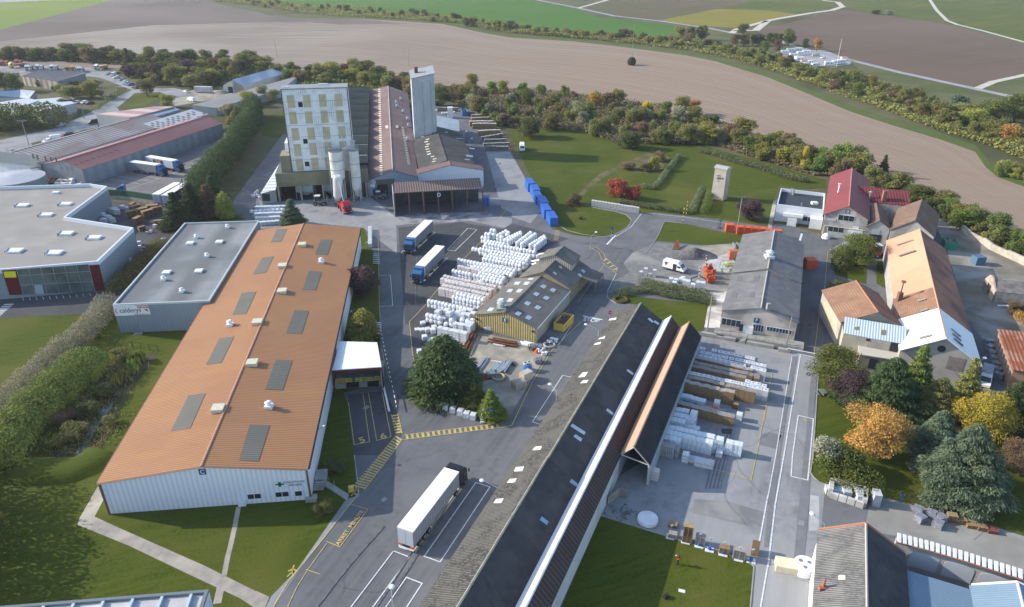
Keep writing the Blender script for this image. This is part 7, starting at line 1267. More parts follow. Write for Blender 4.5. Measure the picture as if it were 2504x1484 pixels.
for(x0,y0,x1,y1,n,z,kd,lb)in((1100,480,1480,470,5,2.2,'flat22','sunlit pallet stack in the back lines of the far yard'),(1090,560,1500,540,5,2.2,'flat22','sunlit pallet stack in the back lines of the far yard'),(1050,640,1560,640,6,2.4,'slat22','sunlit pallet stack in the middle lines of the far yard'),(1120,700,1590,700,6,2.4,'slat22','sunlit pallet stack in the front line of the far yard'),(1260,880,1690,860,5,2.2,'slat22','shaded pallet stack below the sunlit ones'),(1350,1030,1760,960,5,1.6,'psg','grey shaded pallet stack in the lower lines of the far yard'),(1420,1100,1850,1090,5,1.4,'psg','grey shaded pallet stack in the lower lines of the far yard'),(1400,1200,1930,1180,6,1.4,'psg','grey shaded pallet stack in the lower lines of the far yard'),(1440,1270,1900,1270,5,1.6,'psg','grey shaded pallet stack nearest the concrete slab'),(250,300,640,310,6,1.8,'flat22','small pallet stack behind the far white cabin')):
    for k in range(n):
        t_=k/(n-1);q=G('F:%f,%f'%(x0+(x1-x0)*t_,y0+(y1-y0)*t_),z);PLACES.append([kd,Vector((q.x,q.y,0)),.15+rnd.uniform(-.05,.05),lb,False,1,(1.9,1.5,z/2.2),'pallet stacks in the far yard'])
wc_=G('F:510,570');solo('white_cabin',MB().box(wc_+UPV*2.5,(2.4,2.4,5),.1),WHITE,'tall white cabin standing alone in the far yard','cabin')
rs=random.Random(11)
for s,kd,sc in[('01:1290,640','ps1.1',1.6),('01:1330,590','ps1.1',1.6),('01:1350,700','ps1.1',1.5),('01:1400,620','ps1.1',1.7),('01:1420,600','ps1.1',1.5),('01:1450,640','ps1.1',1.7),('01:1500,590','ps1.1',1.8),('01:1540,600','ps1.1',1.5),('01:1390,770','ps1.1',1),('01:1480,790','pal',.6),('01:1440,800','pal',.5),('01:1560,720','ps1.1',1.3),('01:1600,740','ps1.1',1.2),('01:1520,740','pal',.7),('01:1200,560','pwh',.8),('01:1250,570','pwh',.7),('01:1300,550','ps1.1',1.2),('01:1000,650','pwh',1.1),('01:1060,670','pwh',1.1),('01:1110,600','pwh',1.2),('01:1150,610','pwh',1.0),('01:1020,700','pwh',1.0),('01:1100,690','pwh',1.0),('01:1600,880','pwh',.7),('01:1360,910','pwh',.7),('01:1370,945','pwh',.6)]:
    q=G(s);PLACES.append([kd,Vector((q.x,q.y,0)),rs.uniform(0,1.5),{'pwh':'white wrapped pack in the stockyard behind the shop','pal':'pale pack in the stockyard behind the shop','ps1.1':'wood pile in the stockyard behind the shop'}[kd],False,1,(1.6*sc,1.2*sc,1.3*sc),'stockyard packs'])
cnt={};STF={}
for P_ in sorted(PLACES,key=lambda p:(p[4],-p[5])):
    kd,lc,an,lb,hid=P_[:5];sc=P_[6]if len(P_)>6 else(1,1,1);gr=P_[7]if len(P_)>7 else None;an+=rnd.uniform(-.035,.035);sc=(sc[0],sc[1],sc[2]*rnd.uniform(.96,1.04));me,_,cat,nm=PROT[kd];cnt[nm]=cnt.get(nm,0)+1
    if nm in('bulk_bag','wrapped_pallet')and(hid or cnt[nm]>290):
        st_=STF.setdefault(kd,MB());cs,sn=math.cos(an),math.sin(an);st_.add([(lc.x+(v_.co.x*cs-v_.co.y*sn)*sc[0],lc.y+(v_.co.x*sn+v_.co.y*cs)*sc[1],lc.z+v_.co.z*sc[2])for v_ in me.vertices],[tuple(p_.vertices)for p_ in me.polygons])
    else:putm(kd,lc,an,lb,gr or{'bulk_bag':'white bulk bags in the central yard','wrapped_pallet':'wrapped pallets in the yards'}.get(nm),sc)
for kd,mb in STF.items():
    me=mb.mesh('packed_'+PROT[kd][3]);me.materials.append(PROT[kd][0].materials[0]);o=bpy.data.objects.new('packed_'+PROT[kd][3],me);COL.objects.link(o);tag(o,'lower layer of packs hidden inside the bag yard blocks','packs',kind='stuff')
def lamp(s,h,d,label):
    b=G(s);t=thing('street_lamp',label,'street lamp',b);d=Vector(d);part('pole',MB().tube(b,b+UPV*h,.1,8,.06),GALV,t);part('arm',MB().tube(b+UPV*h,b+UPV*(h+.7)+d,.05),GALV,t);part('lamp_head',MB().ball(b+UPV*(h+.7)+d*1.15,.38,10,6,.45),WHITE,t)
lamp('22:835,400',3.6,(-2.2,.8,0),'street lamp leaning over the road near the STOP marking');lamp('22:430,990',2.9,(-1.0,1.2,0),'street lamp in front of the long grey roof, by the painted bay');lamp('13:2370,410',1.8,(-2.2,.8,0),'street lamp beside the eave near the black-cab lorry');lamp('33:475,1000',6,(-1.2,1.2,0),'street lamp against the bright white wall at bottom right');lamp('21:770,960',4,(1.2,1.2,0),'street lamp at the far corner of the dark-roofed workshop')
lamp('10:2035,1420',5,(1,.3,0),'farther lamp along the right side of the grey-roofed barn');lamp('11:2085,10',5,(1,.3,0),'nearer lamp along the right side of the grey-roofed barn');lamp('32:1990,790',5.0,(.9,.3,0),'curved white lamp on the front corner of the long salmon barn');lamp('13:1360,1700',6,(0,.5,0),'lamp at the bottom edge between the painted bays')
def pole(s,h,label,arms=True,m=None,w_=1.6):
    b=G(s);t=thing('utility_pole',label,'pole',b);part('mast',MB().tube(b,b+UPV*h,.16,8,.1),m or mat('pole_wood',(.3,.28,.25)),t)
    if arms:part('crossarm',MB().tube(b+UPV*(h-.2)+Vector((-w_,0,.3)),b+UPV*(h-.4),.07).tube(b+UPV*(h-.2)+Vector((w_,0,.3)),b+UPV*(h-.4),.07).tube(b+UPV*(h-.2)+Vector((-w_,0,.3)),b+UPV*(h-.2)+Vector((w_,0,.3)),.07),GREYM,t)
pole('21:2205,740',9.5,'tall pole with a wide crossarm behind the orange containers',True,None,2.2);pole('32:172,440',8,'slim pole with an aerial at the right corner of the letter F building',True,None,.5);pole('22:1905,290',9,'bare leaning pole left of the building marked F',False);pole('10:205,555',12,'lone pole at the field edge left of the tower',False);pole('10:1497,650',12,'pole at the field edge behind the grey tower',False);pole('20:1168,620',26,'tall thin mast rising from a bush in the ploughed field',False);pole('30:658,700',20,'tall mast beside the caravan camp',False,WHITE)
pole('00:285,1420',10,'pole with crossarm by the kerb left of the striped-roof depot',True,None,2);pole('00:825,1160',9,'concrete pole beside the west street',False);pole('00:1040,975',10,'leaning pole at the hedge corner of the west street',False);pole('00:1228,1080',5,'short dark pole on the grass island',False)
solo('field_bush',MB().ball(G('20:1168,635')+UPV*2.2,3.0,10,7),leafmat('leaf_dark',(.02,.035,.015),(.05,.075,.025)),'round dark bush at the foot of the mast in the ploughed field','bush')
def roadsign(s,kind,label):
    b=G(s);t=thing('road_sign',label,'road sign',b);part('post',MB().tube(b,b+UPV*2.4,.05),GALV,t);c=b+UPV*2.5;f_=Vector((0,-1,.0))
    m_={'noentry':mat('sign_red',(.6,.02,.02)),'stop':mat('sign_red',(.6,.02,.02)),'blue':mat('sign_blue',(.02,.12,.4))}[kind];p_=part('plate',MB().tube(c,c+f_*.05,.42,8 if kind=='stop' else 18),m_,t)
    if kind=='noentry':part('bar',MB().box(c+f_*.07,(.6,.02,.14)),WHITE,p_)
    if kind=='blue':part('arrow',MB().box(c+f_*.07,(.45,.02,.09)).add([c+f_*.08+Vector((.1,0,.18)),c+f_*.08+Vector((.32,0,0)),c+f_*.08+Vector((.1,0,-.18))],[(0,1,2),(2,1,0)]),WHITE,p_)
    if kind=='stop':text(p_,'STOP',c+f_*.07,(1,0,0),(0,0,1),.3,WHITE,bold=True)
    part('foot',MB().box(b+UPV*.12,(.7,.5,.24)),CONC,t)
roadsign('12:1798,950','noentry','round red no-entry sign beside the big cypress');roadsign('12:2300,1160','blue','round blue arrow sign right of the white steps');roadsign('22:950,185','stop','red stop sign on a concrete foot by the STOP marking');roadsign('21:972,830','blue','round blue sign at the tip of the oval lawn')
b=G('12:2215,1170');st=thing('mobile_steps','white mobile steps with handrails at the end of the five grey crates','steps',b);mb=MB();mr_=MB()
for i in range(7):mb.box(b+Vector((.12*i,.3*i,.3+.3*i)),(.7,.3,.05))
for sx in(-.4,.4):mr_.tube(b+Vector((sx,0,.8)),b+Vector((sx+.8,2.0,3.2)),.04).tube(b+Vector((sx,0,0)),b+Vector((sx+.8,2.0,2.1)),.05).tube(b+Vector((sx+.8,2.0,0)),b+Vector((sx+.8,2.0,3.2)),.05)
part('tread',mb,WHITE,st);part('handrail',mr_,WHITE,st)
SPB=mat('sign_base_blue',(.03,.13,.42))
for i,s in enumerate(['23:1548,800','23:1697,845','23:1828,885','23:1930,925','23:2062,965','23:2215,1015','23:2335,1035']):
    b=G(s);t=thing('marker_post','%s marker post in a blue tub along the lawn edge, counted from the left'%['first','second','third','fourth','fifth','sixth','seventh'][i],'marker post',b,group='marker posts along the lawn edge');part('base',MB().box(b+UPV*.06,(1.2,1.0,.12),-.3),WHITE,t);part('tub',MB().cyl(b+UPV*.12,.22,.5,12),SPB,t);part('post',MB().tube(b+UPV*.5,b+UPV*2.2,.03),GALV,t);part('plate',MB().box(b+UPV*2.2,(.4,.04,.25)),WHITE,t)
b=G('33:1295,465');solo('blue_marker_sign',MB().box(b+UPV*1.4,(.6,.05,.35)).box(b+UPV*.6,(.06,.06,1.2)),SPB,'small blue sign on a short post at the edge of the park lawn','sign')
BY=mat('banded_yellow',(.68,.55,.15),None,stripe=((0,0,1),1.2,(.04,.04,.04),0));BYW=mat('banded_white',(.7,.7,.68),None,stripe=((0,0,1),.9,(.05,.05,.05),0))
g0,g1=G('21:1668,695'),G('21:1702,625');t=thing('height_gauge','yellow and black banded height frame over the lawn road','height frame',g0);part('post',MB().tube(g0,g0+UPV*5.2,.1),BY,t);part('post',MB().tube(g1,g1+UPV*5.2,.1),BY,t);part('crossbar',MB().tube(g0+UPV*5.2,g1+UPV*5.2,.08),BY,t)
for s,lb in(('21:1885,1160','white and black banded post on the dirt, the farther one'),('21:1820,1275','white and black banded post beside the wrapped packs, the nearer one')):b=G(s);solo('banded_post',MB().tube(b,b+UPV*4.2,.11),BYW,lb,'post')
rl=thing('hazard_railing','black and white banded railing along the road right of the loading dock','railing',G('12:1300,700'));P_=GS('12:1222,290 1260,480 1310,720 1370,1000 1378,1050');mb=MB()
for a,b in zip(P_[:-1],P_[1:]):mb.tube(a+UPV*.9,b+UPV*.9,.09)
part('rail',mb,mat('banded_rail',(.72,.72,.72),None,stripe=((.1,1,0),1.6,(.03,.03,.03),0)),rl)
mb=MB()
for a,b in zip(P_[:-1],P_[1:]):
    for k in range(3):q=a.lerp(b,k/3);mb.tube(q,q+UPV*.9,.05)
part('post',mb,GALV,rl)
t=thing('barrier_gate','white barrier gate crossing the pavement right of the letter F building','barrier',G('32:330,520'));a,b=G('32:190,480'),G('32:475,535');part('boom',MB().tube(a+UPV*1.0,b+UPV*1.0,.09),WHITE,t);part('post',MB().box(a+UPV*.5,(.3,.3,1.0)),CONC,t)
def beams(name,label,s0,s1,n,w_,m,z0=.1,cat='steel beams',seed=0):
    a,b=G(s0),G(s1);d_=(b-a).normalized();nn_=Vector((-d_.y,d_.x,0));t=thing(name,label,cat,(a+b)/2);rs_=random.Random(seed)
    for k in range(n):o_=nn_*(k-(n-1)/2)*w_*1.15+d_*rs_.uniform(-.6,.6);part('beam',MB().box((a+b)/2+o_+UPV*(z0+rs_.uniform(0,.35)),((b-a).length*rs_.uniform(.8,1.05),w_,w_),math.atan2(d_.y,d_.x)+rs_.uniform(-.02,.02)),m,t)
beams('rusty_beams','pile of long rust-brown beams below the yellow-clad wall','W:720,430','W:1270,520',9,.22,RUSTY,.2,seed=1);beams('white_beams','white painted beams at the right end of the rusty pile','W:1300,480','W:1560,550',5,.3,WHITE,.3,seed=2);beams('white_plank','white boards lying in front of the rusty pile','W:780,500','W:1010,545',2,.25,WHITE,.1,seed=3)
beams('grey_profiles','bundle of pale lilac-grey metal profiles near the cypress','W:410,1080','W:630,780',8,.16,mat('lilac_steel',(.42,.42,.5),(.32,.32,.4),2,.4,.3),.1,seed=4);beams('steel_pipes','bundle of silver steel pipes above the tyre ring','W:890,1080','W:1060,850',7,.26,GALV,.25,'steel pipes',seed=5);beams('ladder_stack','flat blue-grey ladder frames left of the silver pipes','W:740,1040','W:880,880',5,.22,mat('frame_blue',(.3,.38,.42)),.1,'frames',seed=6);beams('thin_rods','loose thin white rods lying above the profiles','W:740,825','W:950,860',2,.1,WHITE,.05,'rods',seed=7);beams('brown_scrap_beams','tangle of dark brown scrap beams right of the cypress top','W:170,720','W:400,230',7,.2,RUSTY,.2,'scrap',seed=8)
solo('brown_log',MB().tube(G('W:1090,830')+UPV*.15,G('W:1195,930')+UPV*.15,.18),BARK,'curved brown pipe lying right of the silver pipes','pipe')
solo('rust_plate',MB().box(G('W:590,1150')+UPV*.05,(2.2,2.4,.06),.3),RUSTY,'flat rust-brown plate beside the grey crate','plate');solo('grey_crate',MB().box(G('W:720,1130')+UPV*.5,(1.6,1.3,1.0),.2),GREYM,'open grey crate between the rust plate and the ring','crate')
def ring(s,R_,r_,m,name,label,cat,z=0):
    c=G(s);mb=MB();n=20
    for k in range(n):a,b=2*math.pi*k/n,2*math.pi*(k+1)/n;mb.tube(c+Vector((R_*math.cos(a),R_*math.sin(a),r_+z)),c+Vector((R_*math.cos(b),R_*math.sin(b),r_+z)),r_,6)
    return solo(name,mb,m,label,cat)
ring('W:870,1160',1.15,.25,mat('tan_ring',(.42,.36,.22)),'large_ring','large tan ring lying below the silver pipes','ring');ring('W:1890,510',1.1,.22,mat('grey_hose',(.35,.37,.39)),'coiled_hose','coil of grey hose below the yellow skip','hose coil');ring('21:1065,1455',1.5,.25,mat('planter_brown',(.09,.07,.04)),'round_planter','round brown-edged planter on the lawn beside the hedge','planter')
b=G('W:1450,1010');t=thing('bottle_bank','blue rounded recycling bin with two round openings beside the road','recycling bin',b);part('body',MB().cyl(b,1.15,1.5,8,.75),mat('bank_blue',(.05,.18,.42),(.04,.15,.36),1,.5),t)
for x in(-.4,.35):part('opening',MB().cyl(b+Vector((x,.2+x*.4,1.45)),.38,.35,14),WHITE,t);part('hole',MB().cyl(b+Vector((x,.2+x*.4,1.8)),.27,.02,14),BLACK,[c for c in t.children if c.name.startswith('opening')][-1])
solo('beige_box',MB().box(G('W:1420,1190')+UPV*.9,(2.3,1.4,1.8),.75),mat('beige_sheet',(.5,.46,.38),(.42,.38,.31),1),'tilted beige wooden box below the blue recycling bin','box');solo('pallet_box',MB().box(G('W:1280,1340')+UPV*.7,(2.4,1.8,1.3),.55),mat('old_board',(.36,.33,.3),(.25,.22,.2),2),'grey slatted wooden crate nearest the road below the beige box','crate')
rs_=random.Random(5);
for s,m_,lb in(('W:1520,580',GREYM,'grey machine parts at the left end of the hose coil'),('W:1640,560',GALV,'silver machine frame right of the grey parts'),('W:1680,850',mat('dark_rack',(.2,.2,.22)),'dark folded rack leaning by the scrap yard fence'),('W:1950,440',WHITE,'heap of white plastic bags above the hose coil'),('W:1740,670',WHITE,'white panels beside the road at the scrap yard corner')):
    c=G(s);mb=MB()
    for k in range(10):mb.box(c+Vector((rs_.uniform(-.9,.9),rs_.uniform(-.7,.7),rs_.uniform(.2,.9))),(rs_.uniform(.3,1.1),rs_.uniform(.1,.6),rs_.uniform(.1,.7)),rs_.uniform(0,3),.8)
    solo('scrap_pile',mb,m_,lb,'scrap')
b=G('W:1635,655');solo('orange_cone_bin',MB().cyl(b,.55,.8,8,.25),mat('tail_orange',(.7,.12,.03)),'small orange hopper at the scrap yard corner','hopper')
b=G('K:1415,790');t=thing('orange_plant','orange concrete pump machinery with black hoses on the dirt left of the grey roof','machine',b);rs_=random.Random(9)
for k in range(3):
    c=b+Vector((.5*k,3.0*k,0));mb=MB();mb.box(c+UPV*.9,(2.0,1.8,1.0),.2)
    for j in range(9):mb.box(c+Vector((rs_.uniform(-.9,.9),rs_.uniform(-.9,.9),rs_.uniform(.6,2.4))),(rs_.uniform(.2,1.0),rs_.uniform(.2,.6),rs_.uniform(.2,1.0)),rs_.uniform(0,3))
    part('pump_unit',mb,mat('machine_orange',(.48,.10,.04),(.3,.07,.04),1.5),t)
mb=MB();P_=[b+Vector((-1,0,.8)),b+Vector((-2.5,1,1.4)),b+Vector((-4.5,.6,.8)),b+Vector((-5.2,-1,.1))]
for a,c in zip(P_[:-1],P_[1:]):mb.tube(a,c,.13)
part('hose',mb,BLACK,t)
b=G('K:1720,640');t=thing('green_steel_rack','pale green steel rack holding yellow netting beside the grey roof','rack',b);mb=MB()
for x in(0,3.2):
    for y_ in(0,2.6):mb.box(b+Vector((x-1.6,y_,1.3)),(.15,.15,2.6))
for z in(.3,2.5):mb.box(b+Vector((0,0,z)),(3.3,.12,.12)).box(b+Vector((0,2.6,z)),(3.3,.12,.12)).box(b+Vector((-1.6,1.3,z)),(.12,2.6,.12)).box(b+Vector((1.6,1.3,z)),(.12,2.6,.12))
part('frame',mb,mat('pale_green',(.34,.44,.38)),t);part('netting',MB().ball(b+Vector((0,1.4,1.9)),1.2,10,6,.6),mat('yellow_net',(.5,.48,.2),(.3,.28,.12),2),t)
b=G('K:1785,400');t=thing('steel_cages','orange steel frames with grey mesh panels against the far part of the grey roof','frames',b);part('frame',MB().box(b+UPV*1.3,(2.2,1.4,2.4),.1).box(b+Vector((1.6,1.5,1.2)),(1.8,1.2,2.2),.2),mat('frame_orange',(.45,.16,.09),(.3,.13,.09),1.5),t);part('mesh_panel',MB().box(b+Vector((1.0,3,1.6)),(.1,3,3.2)).box(b+Vector((2.0,3,1.6)),(.1,3,3.2)),GREYM,t)
c=G('K:1150,340');hp=MB();n=22;vs=[tuple(c+UPV*2.3)]
for j,(R_,z)in enumerate(((.9,1.9),(2.2,1.1),(3.6,.4),(4.6,0))):
    for k in range(n):a=2*math.pi*k/n;q=R_*(1+.15*math.sin(3*a+j)+.06*math.sin(7*a));vs.append((c.x+1.35*q*math.cos(a),c.y+q*.8*math.sin(a),z))
fs=[(0,1+k,1+(k+1)%n)for k in range(n)]+[(1+j*n+k,1+(j+1)*n+k,1+(j+1)*n+(k+1)%n,1+j*n+(k+1)%n)for j in range(3)for k in range(n)]
solo('gravel_heap',hp.add(vs,fs),mat('dark_gravel',(.10,.095,.10),(.16,.15,.15),1.5,.95,bump=.1),'dark gravel heap on the dirt yard above the white van','heap')
solo('rusty_sheet',MB().hexa(*(lambda q:(q,[x+UPV*.08 for x in q]))([G('21:1568,958')+UPV*.1,G('21:1640,962')+UPV*.1,G('21:1622,905')+UPV*1.4,G('21:1600,905')+UPV*1.3])),RUSTY,'leaning triangular rusty plate on the dirt yard','plate')
for nm_,s,R_,lb in(('rubble_heap','00:2170,910',4,'grey rubble heap beside the white-gabled far barn'),('rubble_heap','21:2010,745',1.5,'heap of dark brushwood beside the lone orange container')):
    c=G(s);mb=MB().cyl(c,R_,R_*.35,14,R_*.2);solo(nm_,mb,MATS['dark_gravel']if '21' in s[:2]else GRAV,lb,'heap')
qb=GS('33:600,405 930,515 940,400 610,300');t=thing('block_bunker','bunker of white concrete blocks holding white packs at the park hedge','bunker',(qb[0]+qb[1])/2);mb=MB()
for a,b,h in((qb[0],qb[1],1.0),(qb[1],qb[2],1.6),(qb[2],qb[3],1.6),(qb[3],qb[0],1.6)):
    for k in range(4):p0,p1=a.lerp(b,k/4+.01),a.lerp(b,(k+1)/4-.01);d_=(p1-p0).normalized();n_=Vector((-d_.y,d_.x,0))*.3;q=[p0-n_,p1-n_,p1+n_,p0+n_];mb.hexa(q,[x+UPV*h for x in q])
part('block_wall',mb,mat('white_concrete',(.6,.6,.58)),t)
for s,sz,lb in(('33:655,370',(3,1.3,1.0),'long pale crate in the left of the block bunker'),('33:755,380',(1.2,2.2,1.3),'upright pale crate in the middle of the block bunker'),('33:885,430',(1.3,2.6,1.6),'cream crate in the right of the block bunker'),('33:1040,470',(1.1,1.6,2.2),'tall grey block standing right of the bunker')):solo('pale_crate',MB().box(G(s)+UPV*sz[2]/2,sz,-.2),mat('pale_crate',(.5,.53,.55),(.42,.45,.47),1.2),lb,'crate')
def roundtray(s,R_,h,lb,holes):
    c=G(s);t=thing('foam_disc',lb,'disc',c);part('disc',MB().cyl(c+UPV*.1,R_,h,26,R_*.95),WHITE,t)
    for a in holes:part('hole',MB().cyl(c+Vector((R_*.45*math.cos(a),R_*.45*math.sin(a),h+.1)),R_*.2,.02,14),mat('hole_blue',(.16,.18,.26)),t)
    part('pallet',MB().box(c+UPV*.06,(R_*1.8,R_*1.6,.12),-.3),WOODP,t)
roundtray('23:1325,640',1.55,.5,'big round white disc on a pallet at the shaded edge of the lawn',());roundtray('33:345,1130',1.5,1.3,'round white moulding with three holes beside the bright white wall',(.3,2.2,4.4));solo('cream_block',MB().box(G('33:175,1110')+UPV*.6,(2.9,1.9,1.1),-.25),mat('cream_block',(.72,.65,.46),(.6,.55,.4),1),'pale yellow block on pallets left of the white moulding','block')
c=G('23:1090,560');mb=MB();rs_=random.Random(2)
for k in range(60):mb.box(c+Vector((rs_.gauss(0,1.2),rs_.gauss(0,.8),.1)),(rs_.uniform(.1,.6),rs_.uniform(.1,.4),rs_.uniform(.05,.35)),rs_.uniform(0,3),.7)
solo('rubble_scatter',mb,mat('mixed_rubble',(.34,.35,.34),(.12,.12,.12),2),'scattered pale rubble in the shade beside the board fence','rubble')['kind']='stuff'
b=G('32:530,890');t=thing('picnic_table','grey picnic table on the lawn beside the round green shrub','table',b);part('table_top',MB().box(b+UPV*.75,(1.2,1.6,.07),.1),GREYM,t);part('bench',MB().box(b+Vector((-1.0,0,.42)),(.35,1.6,.06),.1),GREYM,t);part('leg',MB().box(b+UPV*.36,(.1,1.2,.7),.1),GREYM,t)
solo('carry_case',MB().box(G('23:1505,1390')+UPV*.25,(.75,.5,.45),.5,.85),BLACK,'black carrying case lying on the lawn near the person','case');solo('white_sheet',MB().box(G('23:1660,1328')+UPV*.04,(.85,.5,.05),-.3),WHITE,'white landing pad lying on the lawn near the person','pad')
solo('yellow_bin',MB().box(G('13:935,350')+UPV*.45,(.8,.7,.9),.3),YEL,'small yellow bin at the end of the slab ramp','bin');solo('dome_shelter',MB().cyl(G('J:870,1115'),1.25,1.0,12,.9).cyl(G('J:870,1115')+UPV*1.0,.9,.5,12,.3),WHITE,'small white domed tank at the foot of the red-roofed barn','tank')
solo('concrete_slab_pile',MB().box(G('11:2310,490')+UPV*.02,(5,7.5,.1),.1),TARL,'pale concrete pad right of the brown canopy','pad')
c=G('31:2045,1095');solo('blue_cage',MB().box(c+UPV*1.1,(2.6,2.2,2.2),.1),mat('cage_blue',(.06,.16,.28),(.12,.16,.2),3),'blue wire cage on the dirt behind the salmon barn','cage')
solo('plastic_bundles',(lambda m:[m.box(G('32:%d,%d'%(2150+k*16,400+k*55))+UPV*.6,(1.8,1.6,1.2),k*.4,.8)for k in range(7)]and m)(MB()),mat('clear_plastic',(.3,.34,.36),(.14,.16,.18),2,.4),'line of plastic-wrapped rubbish along the brick shed wall','rubbish');solo('yellow_rail',MB().tube(G('32:1995,850')+UPV*.9,G('32:2165,885')+UPV*.9,.1).tube(G('32:1995,850'),G('32:1995,850')+UPV*.9,.08).tube(G('32:2165,885'),G('32:2165,885')+UPV*.9,.08),YEL,'yellow barrier rail before the white van by the salmon barn','barrier')
solo('white_bench',MB().box(G('32:2340,35')+UPV*.4,(4.6,.5,.1),-.05).box(G('32:2340,35')+UPV*.2,(4.2,.1,.4),-.05),WHITE,'long white plank lying near the ruined hut','plank')
fn=GS('02:1140,480 1300,430 1550,470');t=thing('mesh_fence','thin wire mesh fence at the head of the ditch','fence',fn[0])
for a,b in zip(fn[:-1],fn[1:]):
    for k in range(4):q=a.lerp(b,k/3);part('post',MB().tube(q,q+UPV*1.5,.05),DARK,t)
    part('wire',MB().tube(a+UPV*1.4,b+UPV*1.4,.03),DARK,t)
ge=GS('00:1160,880 1240,880');t=thing('red_white_gate','low red and white gate across the entrance of the pale yard','gate',ge[0]);part('panel',MB().tube(ge[0]+UPV*.7,ge[1]+UPV*.7,.4),mat('gate_red',(.35,.12,.1)),t);part('rail',MB().tube(ge[0]+UPV*1.8,ge[1]+UPV*1.8,.12),WHITE,t)
def person(label,loc_,rz,top,vest,legs,pose='stand',hair=(.05,.035,.025)):
    V=[(0,0,.95),(0,0,1.15),(0,0,1.38),(0,.0,1.5),(0,.01,1.56)];E_=[(0,1),(1,2),(2,3),(3,4)];R_=[(.15,.12),(.14,.11),(.17,.11),(.06,.06),(.055,.055)]
    def ch(p0,pts_,rr):
        p=p0
        for q,r_ in zip(pts_,rr):V.append(q);R_.append((r_,r_));E_.append((p,len(V)-1));p=len(V)-1
        return p
    for s in(-1,1):
        ch(0,[(s*.1,0,.88),(s*.12,.02,.5),(s*.13,-.02,.09),(s*.14,.14,.045)],[.095,.065,.045,.04])
        if pose=='hold':h=ch(2,[(s*.2,0,1.42),(s*.27,.1,1.18),(s*.12,.32,1.3),(s*.08,.38,1.34)],[.065,.045,.034,.036]);d_=Vector((-s*.3,.8,.3)).normalized()
        else:h=ch(2,[(s*.2,0,1.42),(s*.27,.02,1.14),(s*.29,.12,.9),(s*.29,.15,.82)],[.065,.045,.034,.036]);d_=Vector((0,.35,-.9)).normalized()
        hp_=Vector(V[h]);sd=Vector((0,0,1))if pose=='hold' else Vector((0,1,0))
        for k in range(4):o_=sd*(k-1.5)*.019;ch(h,[tuple(hp_+d_*.045+o_),tuple(hp_+d_*(.075+.008*(k in(1,2)))+o_+Vector((-s*.012,0,0))),tuple(hp_+d_*(.09+.01*(k in(1,2)))+o_+Vector((-s*.03,0,0)))],[.009,.008,.007])
        ch(h,[tuple(hp_+d_*.01+sd*.035),tuple(hp_+d_*.045+sd*.052)],[.011,.009])
    me=bpy.data.meshes.new('person');me.from_pydata(V,E_,[]);o=bpy.data.objects.new('tmp',me);COL.objects.link(o);o.modifiers.new('s','SKIN');o.modifiers.new('b','SUBSURF').levels=1
    for v_,r_ in zip(me.skin_vertices[0].data,R_):v_.radius=r_
    me.skin_vertices[0].data[0].use_root=True;bpy.context.view_layer.update();dg=bpy.context.evaluated_depsgraph_get();m2=bpy.data.meshes.new_from_object(o.evaluated_get(dg));bpy.data.objects.remove(o)
    nv=len(m2.vertices);hd=MB().ball((0,.02,1.65),.1,12,9,1.18).ball((0,.125,1.635),.018,6,4,1.4).ball((-.1,.02,1.64),.025,6,4).ball((.1,.02,1.64),.025,6,4)
    vs=[tuple(v_.co)for v_ in m2.vertices];fs=[tuple(p.vertices)for p in m2.polygons];nb=len(fs);allv=vs+hd.v;allf=fs+[tuple(i+len(vs)for i in f)for f in hd.f]
    m3=bpy.data.meshes.new('person');m3.from_pydata(allv,[],allf);m3.materials.append(mat('skin',(.5,.3,.22)));m3.materials.append(legs);m3.materials.append(top)
    for i,p in enumerate(m3.polygons):
        c=p.center;p.use_smooth=True
        p.material_index=0 if(i>=nb or c.z>1.49 or(abs(c.x)>.22 and c.z<.92 and pose!='hold')or(pose=='hold' and c.y>.3))else(1 if c.z<.98 else 2)
    b=bpy.data.objects.new('person',m3);COL.objects.link(b);b.location=loc_;b.rotation_euler=(0,0,rz);tag(b,label,'person')
    HR=mat('hair%s'%str(hair),hair);part('hair',MB().ball((0,-.005,1.69),.108,10,7,1.0),HR,b,world=False)
    part('eyes',MB().ball((-.035,.112,1.655),.014,6,4).ball((.035,.112,1.655),.014,6,4),DARK,b,world=False);part('mouth',MB().box((0,.118,1.59),(.05,.01,.012)),mat('lips',(.35,.12,.1)),b,world=False)
    if vest:part('vest',MB().cyl((0,0,1.0),.19,.45,12,.23,cap=False),vest,b,world=False);part('shoe',MB().box((-.14,.08,.04),(.11,.28,.09)),BLACK,b,world=False);part('shoe',MB().box((.14,.08,.04),(.11,.28,.09)),BLACK,b,world=False)
    return b
ORV=mat('orange_vest',(.85,.16,.05));YLV=mat('yellow_vest',(.65,.8,.12));BLK=mat('dark_clothes',(.03,.03,.04));REDC=mat('red_clothes',(.6,.04,.05));BLJ=mat('blue_clothes',(.05,.08,.18))
p_=person('person in an orange vest and dark trousers holding a controller on the lawn',G('23:1618,1068'),.6,BLK,ORV,BLK,'hold');part('controller',MB().box((0,.42,1.34),(.26,.12,.06)),WHITE,p_,world=False)
person('person in a yellow vest beside the open lorry, nearer its cab',G('11:1690,1235'),1.4,BLJ,YLV,BLJ);person('person in a yellow vest beside the open lorry, nearer its rear',G('11:1735,1190'),1.2,BLJ,YLV,BLJ)
